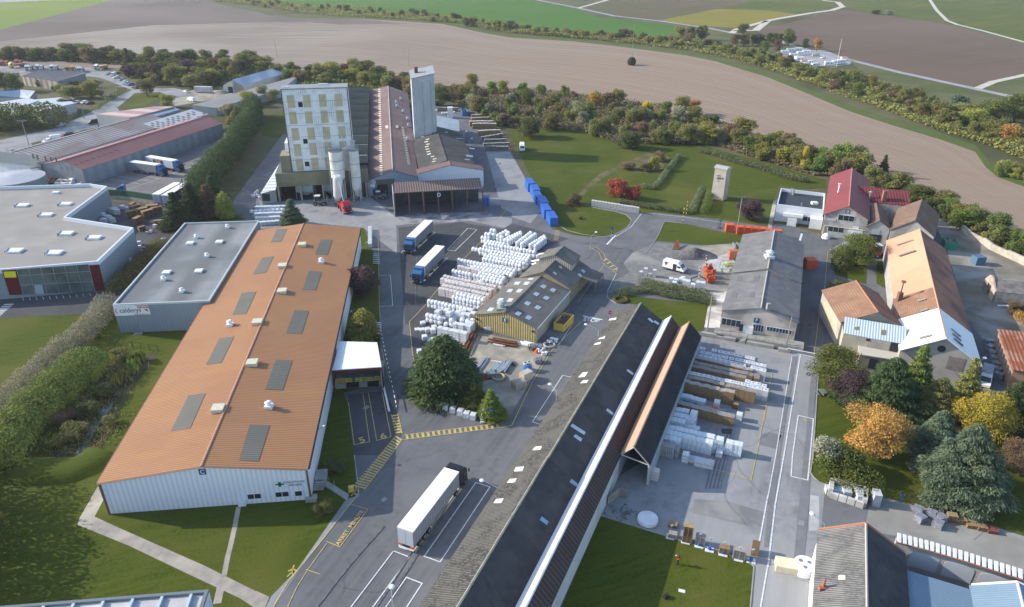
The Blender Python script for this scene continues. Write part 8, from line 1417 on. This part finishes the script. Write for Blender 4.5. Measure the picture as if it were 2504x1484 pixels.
person('person in orange standing between the red lorry and the slim silo',G('S:1690,845'),2.0,REDC,ORV,BLJ);person('person in red on the lawn edge by the timber stacks, left one',G('F:2018,1365'),0,REDC,None,BLK);person('person in red on the lawn edge by the timber stacks, right one',G('F:2080,1360'),.5,REDC,None,BLK);person('person in pale clothes in the doorway of the concrete porch',G('V:585,1500'),3.1,mat('pale_clothes',(.5,.53,.56)),None,BLJ)
def leaves(blobs,n,s,seed,shell=.55,droop=0,flatten=1.0):
    """blobs: (x,y,z,rx,ry,rz) ; n leaf clumps of size s spread through them"""
    R_=np.random.default_rng(seed);B=np.array(blobs,float);vol=(B[:,3]*B[:,4]*B[:,5])**(2/3);k=R_.choice(len(B),n,p=vol/vol.sum())
    d=R_.normal(size=(n,3));d/=np.linalg.norm(d,axis=1)[:,None];rad_=(shell+(1.2-shell)*R_.random(n)**.85)[:,None];c=B[k,:3]+d*rad_*B[k,3:6]
    nr=d*.7+R_.normal(size=(n,3))*.6;nr[:,2]+=.25;nr/=np.linalg.norm(nr,axis=1)[:,None]
    t=np.cross(nr,R_.normal(size=(n,3)));t/=np.linalg.norm(t,axis=1)[:,None];b=np.cross(nr,t);sz=s*(.6+.8*R_.random(n))[:,None]
    if droop:t=t*.5+d*np.array([1,1,0])+np.array([0,0,-droop]);t/=np.linalg.norm(t,axis=1)[:,None];b=np.cross(nr,t);b/=np.linalg.norm(b,axis=1)[:,None];t=t*1.6
    w_=.75*flatten;v=np.stack([c-t*sz*.5-b*sz*.15*w_,c-b*sz*.5*w_*.9+t*sz*.1,c+t*sz*.55,c+b*sz*.5*w_+t*sz*.05],1).reshape(-1,3);return v
def leafmesh(name,v,m,extra=None):
    n=len(v)//4;me=bpy.data.meshes.new(name);me.vertices.add(len(v));me.vertices.foreach_set('co',v.astype(np.float32).ravel());me.loops.add(4*n);me.loops.foreach_set('vertex_index',np.arange(4*n,dtype=np.int32));me.polygons.add(n);me.polygons.foreach_set('loop_start',np.arange(0,4*n,4,dtype=np.int32));me.polygons.foreach_set('loop_total',np.full(n,4,np.int32));me.update();me.materials.append(m);return me
PAL={'dark':((.06,.085,.03),(.17,.20,.07)),'mid':((.085,.12,.03),(.22,.26,.07)),'olive':((.13,.14,.045),(.32,.31,.11)),'yellowgreen':((.19,.20,.04),(.42,.41,.10)),'yellow':((.377,.290,.043),(.696,.522,.087)),'orange':((.30,.17,.04),(.70,.44,.15)),'russet':((.14,.10,.06),(.30,.22,.13)),'brush':((.12,.105,.06),(.27,.235,.14)),'purple':((.065,.045,.05),(.15,.10,.11)),'red':((.28,.06,.04),(.55,.17,.10)),'pale':((.19,.19,.12),(.48,.47,.34)),'conifer':((.035,.06,.03),(.11,.16,.065)),'blue':((.08,.12,.075),(.22,.30,.19)),'hedge':((.09,.12,.06),(.24,.28,.14)),'gold':((.28,.22,.04),(.5,.42,.07)),'cypress':((.035,.065,.03),(.13,.18,.07)),'lime':((.11,.16,.03),(.25,.32,.08))}
LM={k:leafmat('leaf_'+k+'_',*v_)for k,v_ in PAL.items()}
def blobs_round(seed,R_=3.2,H=8,n=9,base=.5,sq=1.0):
    r2=random.Random(seed);B=[];n=int(n*2.2)
    for i in range(n):
        a=r2.uniform(0,6.28);t_=r2.random();z=base+(H-base)*(.18+.72*t_);rr_=R_*(1-.75*abs(t_-.38))*r2.uniform(.25,.88);q=r2.uniform(.2,.42)*R_;B.append((rr_*math.cos(a),rr_*math.sin(a),z,q,q,q*r2.uniform(.7,1.1)*sq))
    B.append((0,0,base+(H-base)*.42,R_*.5,R_*.5,(H-base)*.36));return B
def blobs_cone(seed,R_,H,n=40,base=.6,ex=.85):
    r2=random.Random(seed);B=[]
    for i in range(n):
        t_=(i+.5)/n;z=base+(H-base)*t_;rr_=R_*(1-t_)**ex;a=i*2.4;q=max(.35,rr_*.42);B.append((rr_*.62*math.cos(a)*r2.uniform(.7,1.15),rr_*.62*math.sin(a)*r2.uniform(.7,1.15),z,q*1.25,q*1.25,q*.55))
    return B
CRN={}
def crown(kind,var,leaf=1.0):
    key=(kind,var)
    if key in CRN:return CRN[key]
    if kind=='round':v=leaves(blobs_round(var,3.2,8,11),5200,.34*leaf,var)
    elif kind=='bush':v=leaves(blobs_round(var+50,2.6,4.0,8,.0,.8),3200,.3*leaf,var,.5)
    elif kind=='cone':v=leaves(blobs_cone(var,2.6,9.5,46),14000,.24,var,.35,.35)
    elif kind=='rcone':v=leaves(blobs_cone(var,3.6,9.0,60,.2,.5),30000,.24,var,.35,.3)
    elif kind=='column':v=leaves([(0,0,4.4-k*.7,1.25+.12*k*(1 if k<4 else.6),1.25+.12*k,1.1)for k in range(6)]+[(0,0,5.4,.8,.8,.9),(0,0,6.1,.4,.4,.7)],4500,.28,var,.7)
    elif kind=='wide':v=leaves(blobs_round(var+90,4.2,7.5,16,1.0,.7),17000,.21,var,.45)
    elif kind=='cedar':
        r2=random.Random(var);B=[]
        for i in range(60):t_=(i+.5)/60;a=i*2.39;z=.6+9.0*t_;rr_=5.2*(1-t_)**.75*r2.uniform(.75,1.1);B.append((rr_*.75*math.cos(a),rr_*.75*math.sin(a),z,max(.5,rr_*.34),max(.5,rr_*.34),.55))
        v=leaves(B,42000,.23,var,.3,.45,.7)
    CRN[key]=v;return v
MESHES={}
def tmesh(kind,var,col):
    k=(kind,var,col)
    if k not in MESHES:MESHES[k]=leafmesh('crown' if kind!='bush' else 'bush',crown(kind,var),LM[col])
    return MESHES[k]
TRK={}
def trunkmesh(h,r_,kind):
    k=(round(h),kind)
    if k in TRK:return TRK[k]
    m=MB();m.tube((0,0,0),(0,0,h*.55),r_,8,r_*.6).tube((0,0,h*.55),(.1,0,h*.9),r_*.6,6,r_*.15);r2=random.Random(3)
    for i in range(6):a=i*1.05;z=h*(.3+.08*i);m.tube((0,0,z),(math.cos(a)*h*.22,math.sin(a)*h*.22,z+h*.2),r_*.35,5,r_*.1)
    me=m.mesh('trunk');me.materials.append(BARK);TRK[k]=me;return me
HT_={'rcone':9.6,'round':8.2,'bush':3.9,'cone':9.8,'column':6.6,'wide':7.4,'cedar':9.8};WD_={'rcone':7.0,'round':6.4,'bush':5.4,'cone':5.0,'column':3.4,'wide':9.0,'cedar':9.5}
def tree(p,kind,col,h,w_,label,group=None,name=None,var=None,cat=None):
    var=rnd.randint(0,3)if var is None else var;p=G(p)if isinstance(p,str)else p;sx,sz=w_/WD_[kind],h/HT_[kind];an=rnd.uniform(0,6.28)
    nm=name or{'round':'broadleaf_tree','bush':'bush','cone':'conifer','column':'columnar_conifer','wide':'spreading_tree','cedar':'cedar_tree'}[kind]
    if kind=='bush':
        o=bpy.data.objects.new(nm,tmesh(kind,var,col));COL.objects.link(o);o.location=p;o.rotation_euler=(0,0,an);o.scale=(sx,sx*rnd.uniform(.9,1.1),sz);return tag(o,label,cat or 'bush',group)
    t=thing(nm,label,cat or 'tree',p,an,group);t.scale=(sx,sx,sz);c=bpy.data.objects.new('crown',tmesh(kind,var,col));COL.objects.link(c);c.parent=t
    k=bpy.data.objects.new('trunk',trunkmesh(HT_[kind],.3 if kind in('cedar','wide')else.2,kind));COL.objects.link(k);k.parent=t;return t
def hedge(name,label,s,w_,h,col,dens=26,leaf=.4,cat='hedge',round_=True):
    P=GS(s)if isinstance(s,str)else s;out=[];R_=np.random.default_rng(len(label));o0=P[0];B=[]
    for a,b in zip(P[:-1],P[1:]):
        L_=(b-a).length;n=max(1,int(L_/(w_*.45)))
        for k in range(n):q=a.lerp(b,(k+.5)/n)-o0;j=R_.uniform(-.12,.12)*w_;B.append((q.x+j,q.y+j,h*.5,w_*.55,w_*.55,h*.53*R_.uniform(.88,1.1)))
    L_=sum((b-a).length for a,b in zip(P[:-1],P[1:]));v=leaves(B,int(L_*dens),leaf,len(label),.75);me=leafmesh(name,v,LM[col]);o=bpy.data.objects.new(name,me);COL.objects.link(o);o.location=o0;return tag(o,label,cat)
hedge('clipped_hedge','upper clipped grey-green hedge above the lawn beside the long warehouse','21:1275,1290 1500,1345 1880,1415',2.6,1.6,'hedge',420,.22);hedge('clipped_hedge','lower longer clipped hedge bordering the lawn beside the long warehouse','21:1040,1400 1300,1365 1600,1425 1930,1475 22:1950,10',2.6,1.6,'hedge',420,.22)
hedge('lawn_hedge','low hedge running up the lawn right of the red bushes','21:1640,50 1530,180 1440,310 1380,370 1260,350',1.8,1.6,'hedge',150,.3);hedge('roadside_hedge','hedge along the road below the red bushes','21:1010,490 1250,540 1500,575 1740,610',2.2,1.5,'hedge',160,.3);hedge('tower_hedge','left hedge leading to the concrete transformer tower','21:1860,380 1800,500 1760,600',2.0,1.8,'hedge',160,.3);hedge('tower_hedge','right hedge at the foot of the concrete transformer tower','21:1940,420 1910,520 1880,610',2.4,2.2,'mid',160,.3)
hedge('top_hedge','long dark hedge along the upper edge of the green lawn','21:1840,0 2000,40 2200,110 2503,190 31:150,250 370,300',2.6,2.0,'hedge',150,.4);hedge('conifer_hedge','tall dark conifer screen between the parked trailers and the tower yard','00:2400,1210 2503,1130 D:615,320 565,395 520,450 480,500',6.0,9.5,'conifer',420,.5);hedge('street_hedge','dark clipped hedge along the far end of the west street','00:920,1090 1100,970 1190,890',3.0,2.4,'hedge',26,.5);hedge('street_hedge','low hedge between the west street and the white workshop','00:500,1260 600,1200 790,1120',3,1.8,'hedge',26,.5)
hedge('yard_wood','dark belt of trees along the left edge above the west street','00:-200,1300 100,1240 300,1230 500,1240',16,9,'dark',200,.9,'trees');hedge('green_shrub_bank','dark green shrub bank beside the ditch on the left','02:880,640 700,820 500,1000 350,1180 150,1400 03:0,150',7.5,5.0,'mid',700,.32,'shrubs')
hedge('pale_shrub_bank','pale flowering shrubs along the lawn left of the grey hall','02:1080,40 1000,180 880,300 720,430 560,560 430,700 250,900 60,1080 -120,1300',5.0,3.6,'pale',520,.26,'shrubs');hedge('hall_side_shrubs','shrubs along the left wall of the grey flat hall','01:1600,930 1450,1080 1300,1220 1150,1380',4.2,3.0,'olive',420,.3,'shrubs');hedge('entrance_hedge','dark hedge behind the block bunker at the park','33:560,240 800,290 1000,330',5.5,3.2,'mid',600,.25)
hedge('edge_trees','tall dark trees at the lower left edge shading the lawn','03:-330,250 -330,700 -380,1150 -420,1500',7,8.5,'dark',420,.45,'trees');hedge('lane_shrubs','dark shrubs between the lane and the tiled barn','31:680,1000 690,1180',3.5,2.5,'dark',160,.4,'shrubs');hedge('round_lane_shrub','round clipped shrub by the lane near the tiled barn','31:660,1420 740,1370',5.5,3.0,'dark',220,.4,'shrub')
def tp(s):return G(s)
tree('12:1850,850','rcone','cypress',12.3,14,'huge dark cypress mass between the bag yard and the road',name='cypress',var=1);tree('12:2140,1010','cone','mid',5,6,'smaller green conifer right of the cypress clump',var=3);tree('12:2300,1110','cone','lime',6,5,'bright green young conifer behind the blue arrow sign',var=0)
tree('S:720,1270','cone','blue',8.5,8,'blue-grey spruce behind the orange hall',name='spruce',var=1);tree('11:1030,1400','round','purple',7.5,8.5,'dark purple-leaved tree at the right side of the orange hall',name='purple_tree');tree('12:1060,330','column','yellowgreen',6.8,6,'yellow-green cypress above the loading dock',name='golden_cypress',var=1);tree('12:1000,380','bush','yellowgreen',3,6,'straggly yellowing bush right behind the loading dock roof')
tree('01:2210,640','column','yellowgreen',8,5.5,'yellowish cypress left of the grey flat hall roof',name='golden_cypress',var=2);tree('13:660,560','bush','olive',2.2,3.6,'round bush at the front right corner of the orange hall');tree('13:800,130','bush','dark',1.2,4.5,'flat dark shrub beside the entrance steps')
tree('21:1030,440','bush','red',6.2,8.5,'large red shrub on the lawn, the left and bigger one',name='red_shrub',var=0);tree('21:1190,465','bush','red',4.4,6.5,'smaller red shrub right of the big red one',name='red_shrub',var=2);tree('21:610,510','bush','russet',3.2,5.5,'lone brown bush on the lawn above the oval');tree('21:1390,180','bush','yellowgreen',5,5.5,'yellow-topped bush on the brown mound of the lawn');tree('21:1130,170','bush','russet',2.4,8,'low brown shrubs left of the yellow-topped bush');tree('21:1310,190','bush','olive',3,6,'olive shrub beside the yellow-topped bush');tree('21:1440,90','bush','russet',3.5,7,'brown shrub behind the yellow-topped bush')
tree('21:2320,660','round','purple',6.5,9,'purple-leaved tree behind the orange containers',name='purple_tree');tree('21:668,655','bush','olive',1.0,1.6,'tiny shrub on the oval lawn');tree('31:850,1110','wide','mid',8.5,12,'broad green tree before the red-roofed barn',var=1);tree('31:1110,240','cone','dark',8,4.5,'small spruce at the field edge behind the red barn')
tree('32:660,830','wide','mid',8,12,'rounded bright green tree at the corner by the cream lean-to',var=2);tree('32:780,980','wide','purple',7,9,'purple tree between the green tree and the dark cedar',name='purple_tree',var=1);tree('32:1130,1060','cedar','conifer',11,15,'widest dark cedar in the park behind the orange tree',var=1);tree('32:1400,900','cone','mid',11,7,'pointed green conifer against the grey gable',var=1);tree('32:1600,1130','cedar','olive',8.5,10,'brownish pine in the middle of the park',name='pine_tree',var=2);tree('32:1870,1060','cone','olive',11.5,6,'slim pale spruce before the salmon barn gable',name='spruce',var=2)
tree('32:1030,1480','wide','orange',9,12,'round orange autumn tree in the park',name='autumn_tree',var=0);tree('32:2060,1320','wide','gold',9,11,'golden yellow autumn tree right of the dark cedars',name='autumn_tree',var=2);tree('33:1840,370','cedar','blue',12.5,13.5,'huge blue-green cedar in front at the right',name='blue_cedar',var=3);tree('32:1600,1470','cedar','blue',8.5,9,'smaller blue-green cedar left of the huge one',name='blue_cedar',var=1);tree('32:2370,1220','cedar','conifer',10,9,'dark cedar at the right edge behind the golden tree',var=2);tree('32:2520,1120','cedar','mid',9,10,'green conifer at the extreme right edge',var=3);tree('33:2450,200','wide','russet',6,8,'reddish-brown tree cut off by the right edge below the cedars')
tree('33:560,110','bush','pale',4.8,6.5,'pale flowering shrub at the corner of the park lawn',var=1);tree('33:620,170','bush','mid',3.8,6,'dark shrub below the pale flowering one');tree('33:780,180','bush','mid',4,7,'wide green shrub left of the orange tree')
tree('01:1750,740','cone','conifer',11,9,'dark conifer at the left corner of the grey flat hall',var=0);tree('01:1900,640','cone','conifer',11,9,'second dark conifer behind the grey flat hall',var=2);tree('01:2060,620','cone','russet',10,9,'brownish dying conifer behind the grey flat hall',var=1);tree('01:2110,560','cone','conifer',11,9,'third dark conifer behind the grey flat hall',var=3)
for s,c,h,w_,lb in(('00:160,890','dark',10,12,'tall dark trees left of the dark-roofed office'),('00:50,880','dark',10,12,'dark tree at the left edge by the office'),('00:900,960','yellowgreen',9,13,'yellowing tree between the office and the pale yard'),('00:720,960','olive',7,12,'olive tree below the dark-roofed office'),('00:600,930','olive',6,8,'small olive tree left of the yellowing one'),('00:1440,940','olive',9,10,'tree on the grass island of the west street'),('00:1650,1050','yellowgreen',6.5,8,'yellow-green tree behind the pink-roofed shed'),('00:1270,690','dark',14,9,'tall dark conifer behind the pale yard'),('00:1700,830','olive',11,14,'large olive tree above the rubble yard'),('00:1560,800','purple',11,12,'dark purple tree above the rubble yard'),('00:1880,860','olive',8,12,'rounded tree left of the white-gabled barn'),('00:2050,840','dark',8,12,'dark tree beside the white-gabled barn'),('00:660,1080','dark',6,9,'flat-topped cedar beside the white workshop'),('00:480,1110','dark',6,4,'small column tree at the white workshop corner'),('00:2250,1150','pale',7,9,'pale shrub tree beside the end of the red-roofed depot'),('00:2440,1040','yellowgreen',8,9,'light green tree left of the tower lawn'),('10:60,980','pale',8,9,'pale tree at the left of the white tower'),('10:180,1000','olive',7,8,'olive tree touching the white tower'),('00:2330,1200','olive',8,10,'olive tree where the conifer screen begins')):
    tree(s,'cone' if 'conifer' in lb else 'round',c,h,w_,lb)
def belt(top,bot,n,kinds,label,group,hs=(5,9),seed=1,kk=('round','bush','bush')):
    """scatter along two polylines (pixels at ground) """
    r2=random.Random(seed);A,B=px(top),px(bot)
    def along(P,t):
        x=P[0][0]+(P[-1][0]-P[0][0])*t
        for(x0,y0),(x1,y1)in zip(P[:-1],P[1:]):
            if(x0<=x<=x1):return(x,y0+(y1-y0)*(x-x0)/(x1-x0+1e-9))
        return P[-1]
    for i in range(n):
        t=(i+r2.random())/n;a,b=along(A,t),along(B,t);u=r2.random();p=G((a[0]+(b[0]-a[0])*u,a[1]+(b[1]-a[1])*u));c=r2.choice(kinds);k=r2.choice(kk);h=r2.uniform(*hs)*(1 if k=='round' else.75)
        cn={'dark':'dark green','mid':'green','olive':'olive','yellowgreen':'yellow-green','russet':'red-brown','pale':'pale grey-green','orange':'orange','yellow':'bright yellow','conifer':'blackish conifer-green','purple':'purple-brown','blue':'blue-green','lime':'light green','gold':'golden'}[c]
        tree(p,k,c,h,h*r2.uniform(1.0,1.5),'%s %s in the %s'%(cn,'tree' if k=='round' else 'bush',label),group,var=r2.randint(0,3))
def under(name,label,top,bot,n,col,s=1.2,seed=1,h=2.5):
    """understorey foliage as one mass"""
    R_=np.random.default_rng(seed);A,B=px(top),px(bot);Ax=[p[0]for p in A];Bx=[p[0]for p in B];x=R_.uniform(max(Ax[0],Bx[0]),min(Ax[-1],Bx[-1]),n);ya=np.interp(x,Ax,[p[1]for p in A]);yb=np.interp(x,Bx,[p[1]for p in B]);u=R_.random(n);c=np.array([tuple(G((float(a),float(b))))for a,b in zip(x,ya+(yb-ya)*u)])
    c[:,2]=R_.uniform(.1,1,n)**.7*h*(.6+.4*np.sin(c[:,0]*.13)*np.cos(c[:,1]*.11));v=[]
    d=R_.normal(size=(n,3));d[:,2]=abs(d[:,2])+.4;d/=np.linalg.norm(d,axis=1)[:,None];t=np.cross(d,R_.normal(size=(n,3)));t/=np.linalg.norm(t,axis=1)[:,None];b=np.cross(d,t);sz=s*(.6+.8*R_.random(n))[:,None];v=np.stack([c-t*sz*.5,c-b*sz*.4,c+t*sz*.5,c+b*sz*.4],1).reshape(-1,3)
    o=bpy.data.objects.new(name,leafmesh(name,v,LM[col]));COL.objects.link(o);tag(o,label,'undergrowth',kind='stuff')
TH='thicket between field and green lawn'
under('undergrowth','brown undergrowth of the thicket above the green lawn','D:1075,215 1250,222 1400,228 1500,240 1620,262 1750,300 1850,335 1990,368 2115,420','D:1075,235 1250,315 1400,318 1500,350 1620,355 1750,355 1850,390 1990,430 2115,432',45000,'brush',.9,2,3.2)
MIXR=['olive','olive','olive','russet','mid','mid','pale','yellowgreen','russet','lime','olive']
belt('D:1110,222 1250,228 1400,240 1500,252 1620,275 1750,310 1850,345 1990,378 2100,430','D:1110,240 1220,312 1400,318 1500,352 1620,358 1750,352 1850,390 1990,425 2100,445',135,MIXR,TH,'trees of the thicket',(5.5,9),3)
for s,c,h,w_,lb in(('20:800,1060','yellow',8,8,'bright yellow tree in the middle of the thicket'),('20:1310,1160','yellow',8.5,6.5,'second bright yellow tree, slimmer, right of the first'),('20:1640,1130','olive',9.5,10,'tall olive tree sticking out above the thicket near its right half'),('20:1770,1110','orange',7,7,'orange-brown tree beside the tall olive one'),('20:1040,1020','olive',8,8,'tall greyish tree at the upper edge of the thicket'),('20:170,1340','dark',8.5,13,'dark rounded bush standing out on the lawn below the thicket'),('20:380,1270','olive',8,11,'broad olive bush at the lower left of the thicket'),('20:1150,1450','dark',7,13,'dark green bush at the lawn edge in the middle'),('31:335,180','yellow',9,3.2,'slim bright yellow tree at the right end of the thicket'),('31:690,170','lime',10,10,'light green tree behind the red-roofed barn, left one'),('31:850,190','mid',9.5,9,'green tree behind the red-roofed barn, right one'),('10:2110,880','yellowgreen',9,10,'yellow-green tree right of the grey tower'),('10:2420,930','yellowgreen',8,9,'yellow-green tree farther right of the grey tower')):
    tree(s,'round',c,h,w_,lb)
belt('D:735,195 860,180 950,205 1010,215 1075,225','D:735,212 860,215 950,225 1010,240 1075,262',34,['mid','olive','yellowgreen','mid','dark','olive','russet'],'belt behind the white tower and brown hall','trees behind the tower',(7,11),5,('round','round','bush'));under('undergrowth','undergrowth behind the white tower','D:730,192 860,178 1010,212 1080,225','D:730,216 860,216 1010,245 1080,260',6000,'mid',1.3,4,4)
belt('D:0,140 150,142 300,145 400,146 560,150 730,178','D:0,150 150,152 300,158 400,172 560,185 730,210',92,['dark','dark','mid','olive','russet','olive','dark','olive','dark'],'upper left tree line along the field','trees along the upper left field edge',(5,11),6,('round','round','bush'));under('undergrowth','undergrowth of the upper left tree line','D:-40,137 150,138 300,142 420,142 560,150 735,182','D:-40,148 150,150 300,160 420,190 560,200 735,215',16000,'dark',1.3,7,3.5)
belt('00:1250,720 1500,720 1800,690 2200,700','00:1250,760 1500,830 1800,860 2200,830',30,['dark','purple','dark','olive','mid','yellowgreen'],'wooded garden above the rubble yard','trees of the wooded garden',(6,9),8,('round','round','bush'))
belt('00:420,840 700,830 1000,850','00:300,870 700,950 1000,960',16,['olive','dark','russet','pale'],'scrub by the white workshop','scrub by the workshop',(3,5),9)
FT='D:520,-3 600,0 760,14 900,24 1000,32 1120,44 1252,64 1400,82 1560,92 1680,100 1800,120 1900,145 2000,170 2100,188 2200,222 2300,262 2400,300 2520,345 2800,440';FB='D:520,3 600,12 760,36 900,44 1000,48 1120,58 1252,82 1400,93 1560,108 1680,124 1800,146 1900,178 2000,215 2100,248 2200,285 2300,322 2400,352 2520,400 2800,480'
under('undergrowth','low undergrowth of the long hedge belt across the fields',FT,FB,80000,'olive',1.2,11,4.2)
belt('D:520,-2 760,18 1000,34 1252,68 1400,84 1560,96','D:520,2 760,34 1000,46 1252,80 1400,92 1560,106',72,['dark','olive','olive','russet','olive','mid','mid'],'left half of the long field hedge','trees of the long hedge belt',(5,9),12,('round','bush','bush'));belt('D:1560,98 1680,106 1800,128 1900,150 2000,178 2100,196 2200,228 2300,268 2400,306 2520,350','D:1560,106 1680,122 1800,144 1900,175 2000,212 2100,244 2200,282 2300,318 2400,348 2520,396',104,['olive','dark','olive','olive','mid','yellowgreen','olive','mid','russet'],'right half of the long field hedge','trees of the long hedge belt',(5,9.5),13,('round','bush','bush'))
for s,c,h,w_,lb in(('20:1640,385','olive',11,12,'left of two tall pale trees above the far hedge'),('20:1740,395','olive',11,11,'right of two tall pale trees above the far hedge'),('20:1850,390','dark',12,12,'rounded tree right of the two tall pale ones'),('20:2255,340','dark',10,12,'lone tree at the country road junction'),('20:2180,450','russet',10,9,'first brown-topped tree of the row by the caravan camp'),('20:2265,450','russet',10,10,'second brown-topped tree of the row by the caravan camp'),('20:2350,445','dark',9,8,'third tree of the row by the caravan camp'),('20:2400,450','dark',10,8,'fourth tree of the row by the caravan camp'),('20:2445,450','dark',8,7,'fifth tree of the row by the caravan camp'),('30:5,430','dark',9,8,'sixth tree of the row by the caravan camp'),('30:60,435','dark',9,8,'seventh tree of the row by the caravan camp'),('30:105,440','dark',9,8,'eighth tree of the row by the caravan camp'),('30:195,450','mid',13,13,'largest tree at the right end of the camp row'),('30:360,480','dark',8,7,'dark conifer behind the caravans'),('30:475,500','orange',10,7,'orange-brown conifer behind the caravans'),('30:85,510','russet',9,6,'red-topped tree left of the caravans'),('20:2460,520','mid',9,10,'green tree at the left end of the caravan track'),('30:1050,140','dark',5,13,'dark bush clump at the edge of the dark field, left'),('30:1180,145','pale',5,12,'dark bush clump at the edge of the dark field, right'),('30:2330,1420','orange',9,11,'orange tree at the right end of the hedge belt'),('30:2450,1440','yellowgreen',8,10,'yellowish tree at the right edge of the hedge belt'),('30:2400,1200','mid',13,14,'tall green tree near the right edge of the hedge belt'),('30:2150,1200','mid',11,16,'broad green tree left of the tall one near the right edge'),('30:1840,1100','blue',9,11,'grey-green tree standing out above the hedge belt')):
    tree(s,'round',c,h,w_,lb)
belt('31:2230,180 2380,190 2503,250 2700,300','31:2300,260 2400,290 2503,330 2700,380',10,['olive','yellowgreen','mid'],'hedge corner at the right edge of the ploughed field','bushes at the right corner',(4,7),14)
belt('31:960,280 1300,360 1480,500 1700,560 1900,620 2200,740 2400,860 2700,1000','31:960,330 1250,400 1480,570 1700,680 1900,760 2200,900 2400,1010 2700,1150',46,['mid','olive','mid','dark','yellowgreen','lime'],'shrub row behind the old white wall','shrubs behind the old wall',(4.5,7),15,('bush','bush','round'))
belt('32:2350,50 2440,100 2600,150','32:2400,140 2480,220 2600,260',6,['olive','russet','orange'],'scrub near the rusty-roofed shed','scrub by the rusty shed',(2.5,4),16)
for s,c,h,w_,lb in(('02:1180,560','olive',2.5,5,'low olive scrub at the head of the ditch'),('02:1330,560','mid',2.2,4,'green scrub right of the reeds'),('02:1010,900','dark',2.2,5,'dark scrub on the left bank of the ditch'),('02:860,1080','dark',2.4,5,'dark scrub lower on the left bank of the ditch'),('02:700,1300','olive',2.2,6,'olive scrub near the lower end of the ditch'),('02:1080,1180','olive',1.4,3.5,'low scrub on the right bank of the ditch'),('02:640,1150','russet',1.8,6,'brown scrub on the shaded left bank of the ditch')):tree(s,'bush',c,h,w_,lb)
def tuft(name,label,s,n,h,m,w_=1.5,seed=0):
    c=G(s);R_=np.random.default_rng(seed);mb=[]
    for i in range(n):
        x,y_=c.x+R_.normal()*w_,c.y+R_.normal()*w_*1.6;hh=h*R_.uniform(.5,1.1);a=R_.uniform(0,6.28);dx,dy=math.cos(a)*.1,math.sin(a)*.1;lx,ly=R_.normal()*.3,R_.normal()*.3;mb+=[(x-dx-c.x,y_-dy-c.y,0),(x+dx-c.x,y_+dy-c.y,0),(x+dx*.4+lx-c.x,y_+dy*.4+ly-c.y,hh),(x-dx*.4+lx-c.x,y_-dy*.4+ly-c.y,hh)]
    o=bpy.data.objects.new(name,leafmesh(name,np.array(mb),m));COL.objects.link(o);o.location=c;tag(o,label,'reeds',kind='stuff')
tuft('reed_bed','pale green reeds at the head of the ditch','02:1290,640',260,1.9,LM['mid'],.9,1);tuft('reed_bed','smaller clump of green reeds beside the ditch water','02:1190,740',200,1.5,LM['olive'],.8,2)
for i,s in enumerate(('02:900,1000','02:760,1230','02:1060,620','02:980,1300','02:640,1380')):tuft('dry_scrub','dry brown scrub on the ditch bank, %s patch'%['middle','lower','upper','right-hand','bottom left'][i],s,420,.5,LM['olive'],2.2,3+i)
bk_=GS('03:180,150 450,160 700,150 880,80 1000,-20');mb=MB();ns=6
def bankring(p,d_):n_=Vector((-d_.y,d_.x,0)).normalized();return[p+n_*(3.4*math.cos(t))+UPV*(1.1*math.sin(t))for t in np.linspace(0,math.pi,ns)]
rgs=[bankring(p,(bk_[min(i+1,4)]-bk_[max(i-1,0)]))for i,p in enumerate(bk_)];vs=[v_ for rg in rgs for v_ in rg];mb.add(vs,[(i*ns+j,i*ns+j+1,(i+1)*ns+j+1,(i+1)*ns+j)for i in range(4)for j in range(ns-1)])
tag(part('grass_bank',mb,GRASS,smooth=True),kind='structure')
ORD=['first','second','third','fourth','fifth','sixth','seventh','eighth','ninth','tenth','eleventh','twelfth','thirteenth','fourteenth','fifteenth','sixteenth','seventeenth','eighteenth','nineteenth','twentieth']+['twenty-'+x for x in('first','second','third','fourth','fifth','sixth','seventh','eighth','ninth')]+['thirtieth']+['thirty-'+x for x in('first','second','third','fourth','fifth','sixth','seventh','eighth','ninth')]
by={}
for o in COL.objects:
    if o.parent is None and 'label' in o and o.get('kind')is None:by.setdefault(o['label'],[]).append(o)
def sx(o):k=o.location-CAM;return k.dot(RT)/max(1,k.dot(FW))
for lb,L_ in by.items():
    if 1<len(L_)<=len(ORD)and len(lb.split())<=12:
        for i,o in enumerate(sorted(L_,key=sx)):o['label']='%s, %s from the left'%(lb,ORD[i])
hz=bpy.data.materials.new('air');hz.use_nodes=True;ht=hz.node_tree;ht.nodes.remove(ht.nodes['Principled BSDF']);pv=ht.nodes.new('ShaderNodeVolumePrincipled');pv.inputs['Color'].default_value=(.86,.90,1,1);pv.inputs['Density'].default_value=HAZE if 'HAZE' in globals()else.00009;pv.inputs['Anisotropy'].default_value=.2;ht.links.new(pv.outputs[0],ht.nodes['Material Output'].inputs['Volume'])
hb=MB().add([(-9100,-700,-1),(9100,-700,-1),(9100,12100,-1),(-9100,12100,-1),(-9100,-700,80),(9100,-700,80),(9100,12100,80),(-9100,12100,80)],[(3,2,1,0),(4,5,6,7),(0,1,5,4),(1,2,6,5),(2,3,7,6),(3,0,4,7)])
tag(part('haze',hb,hz),kind='stuff')
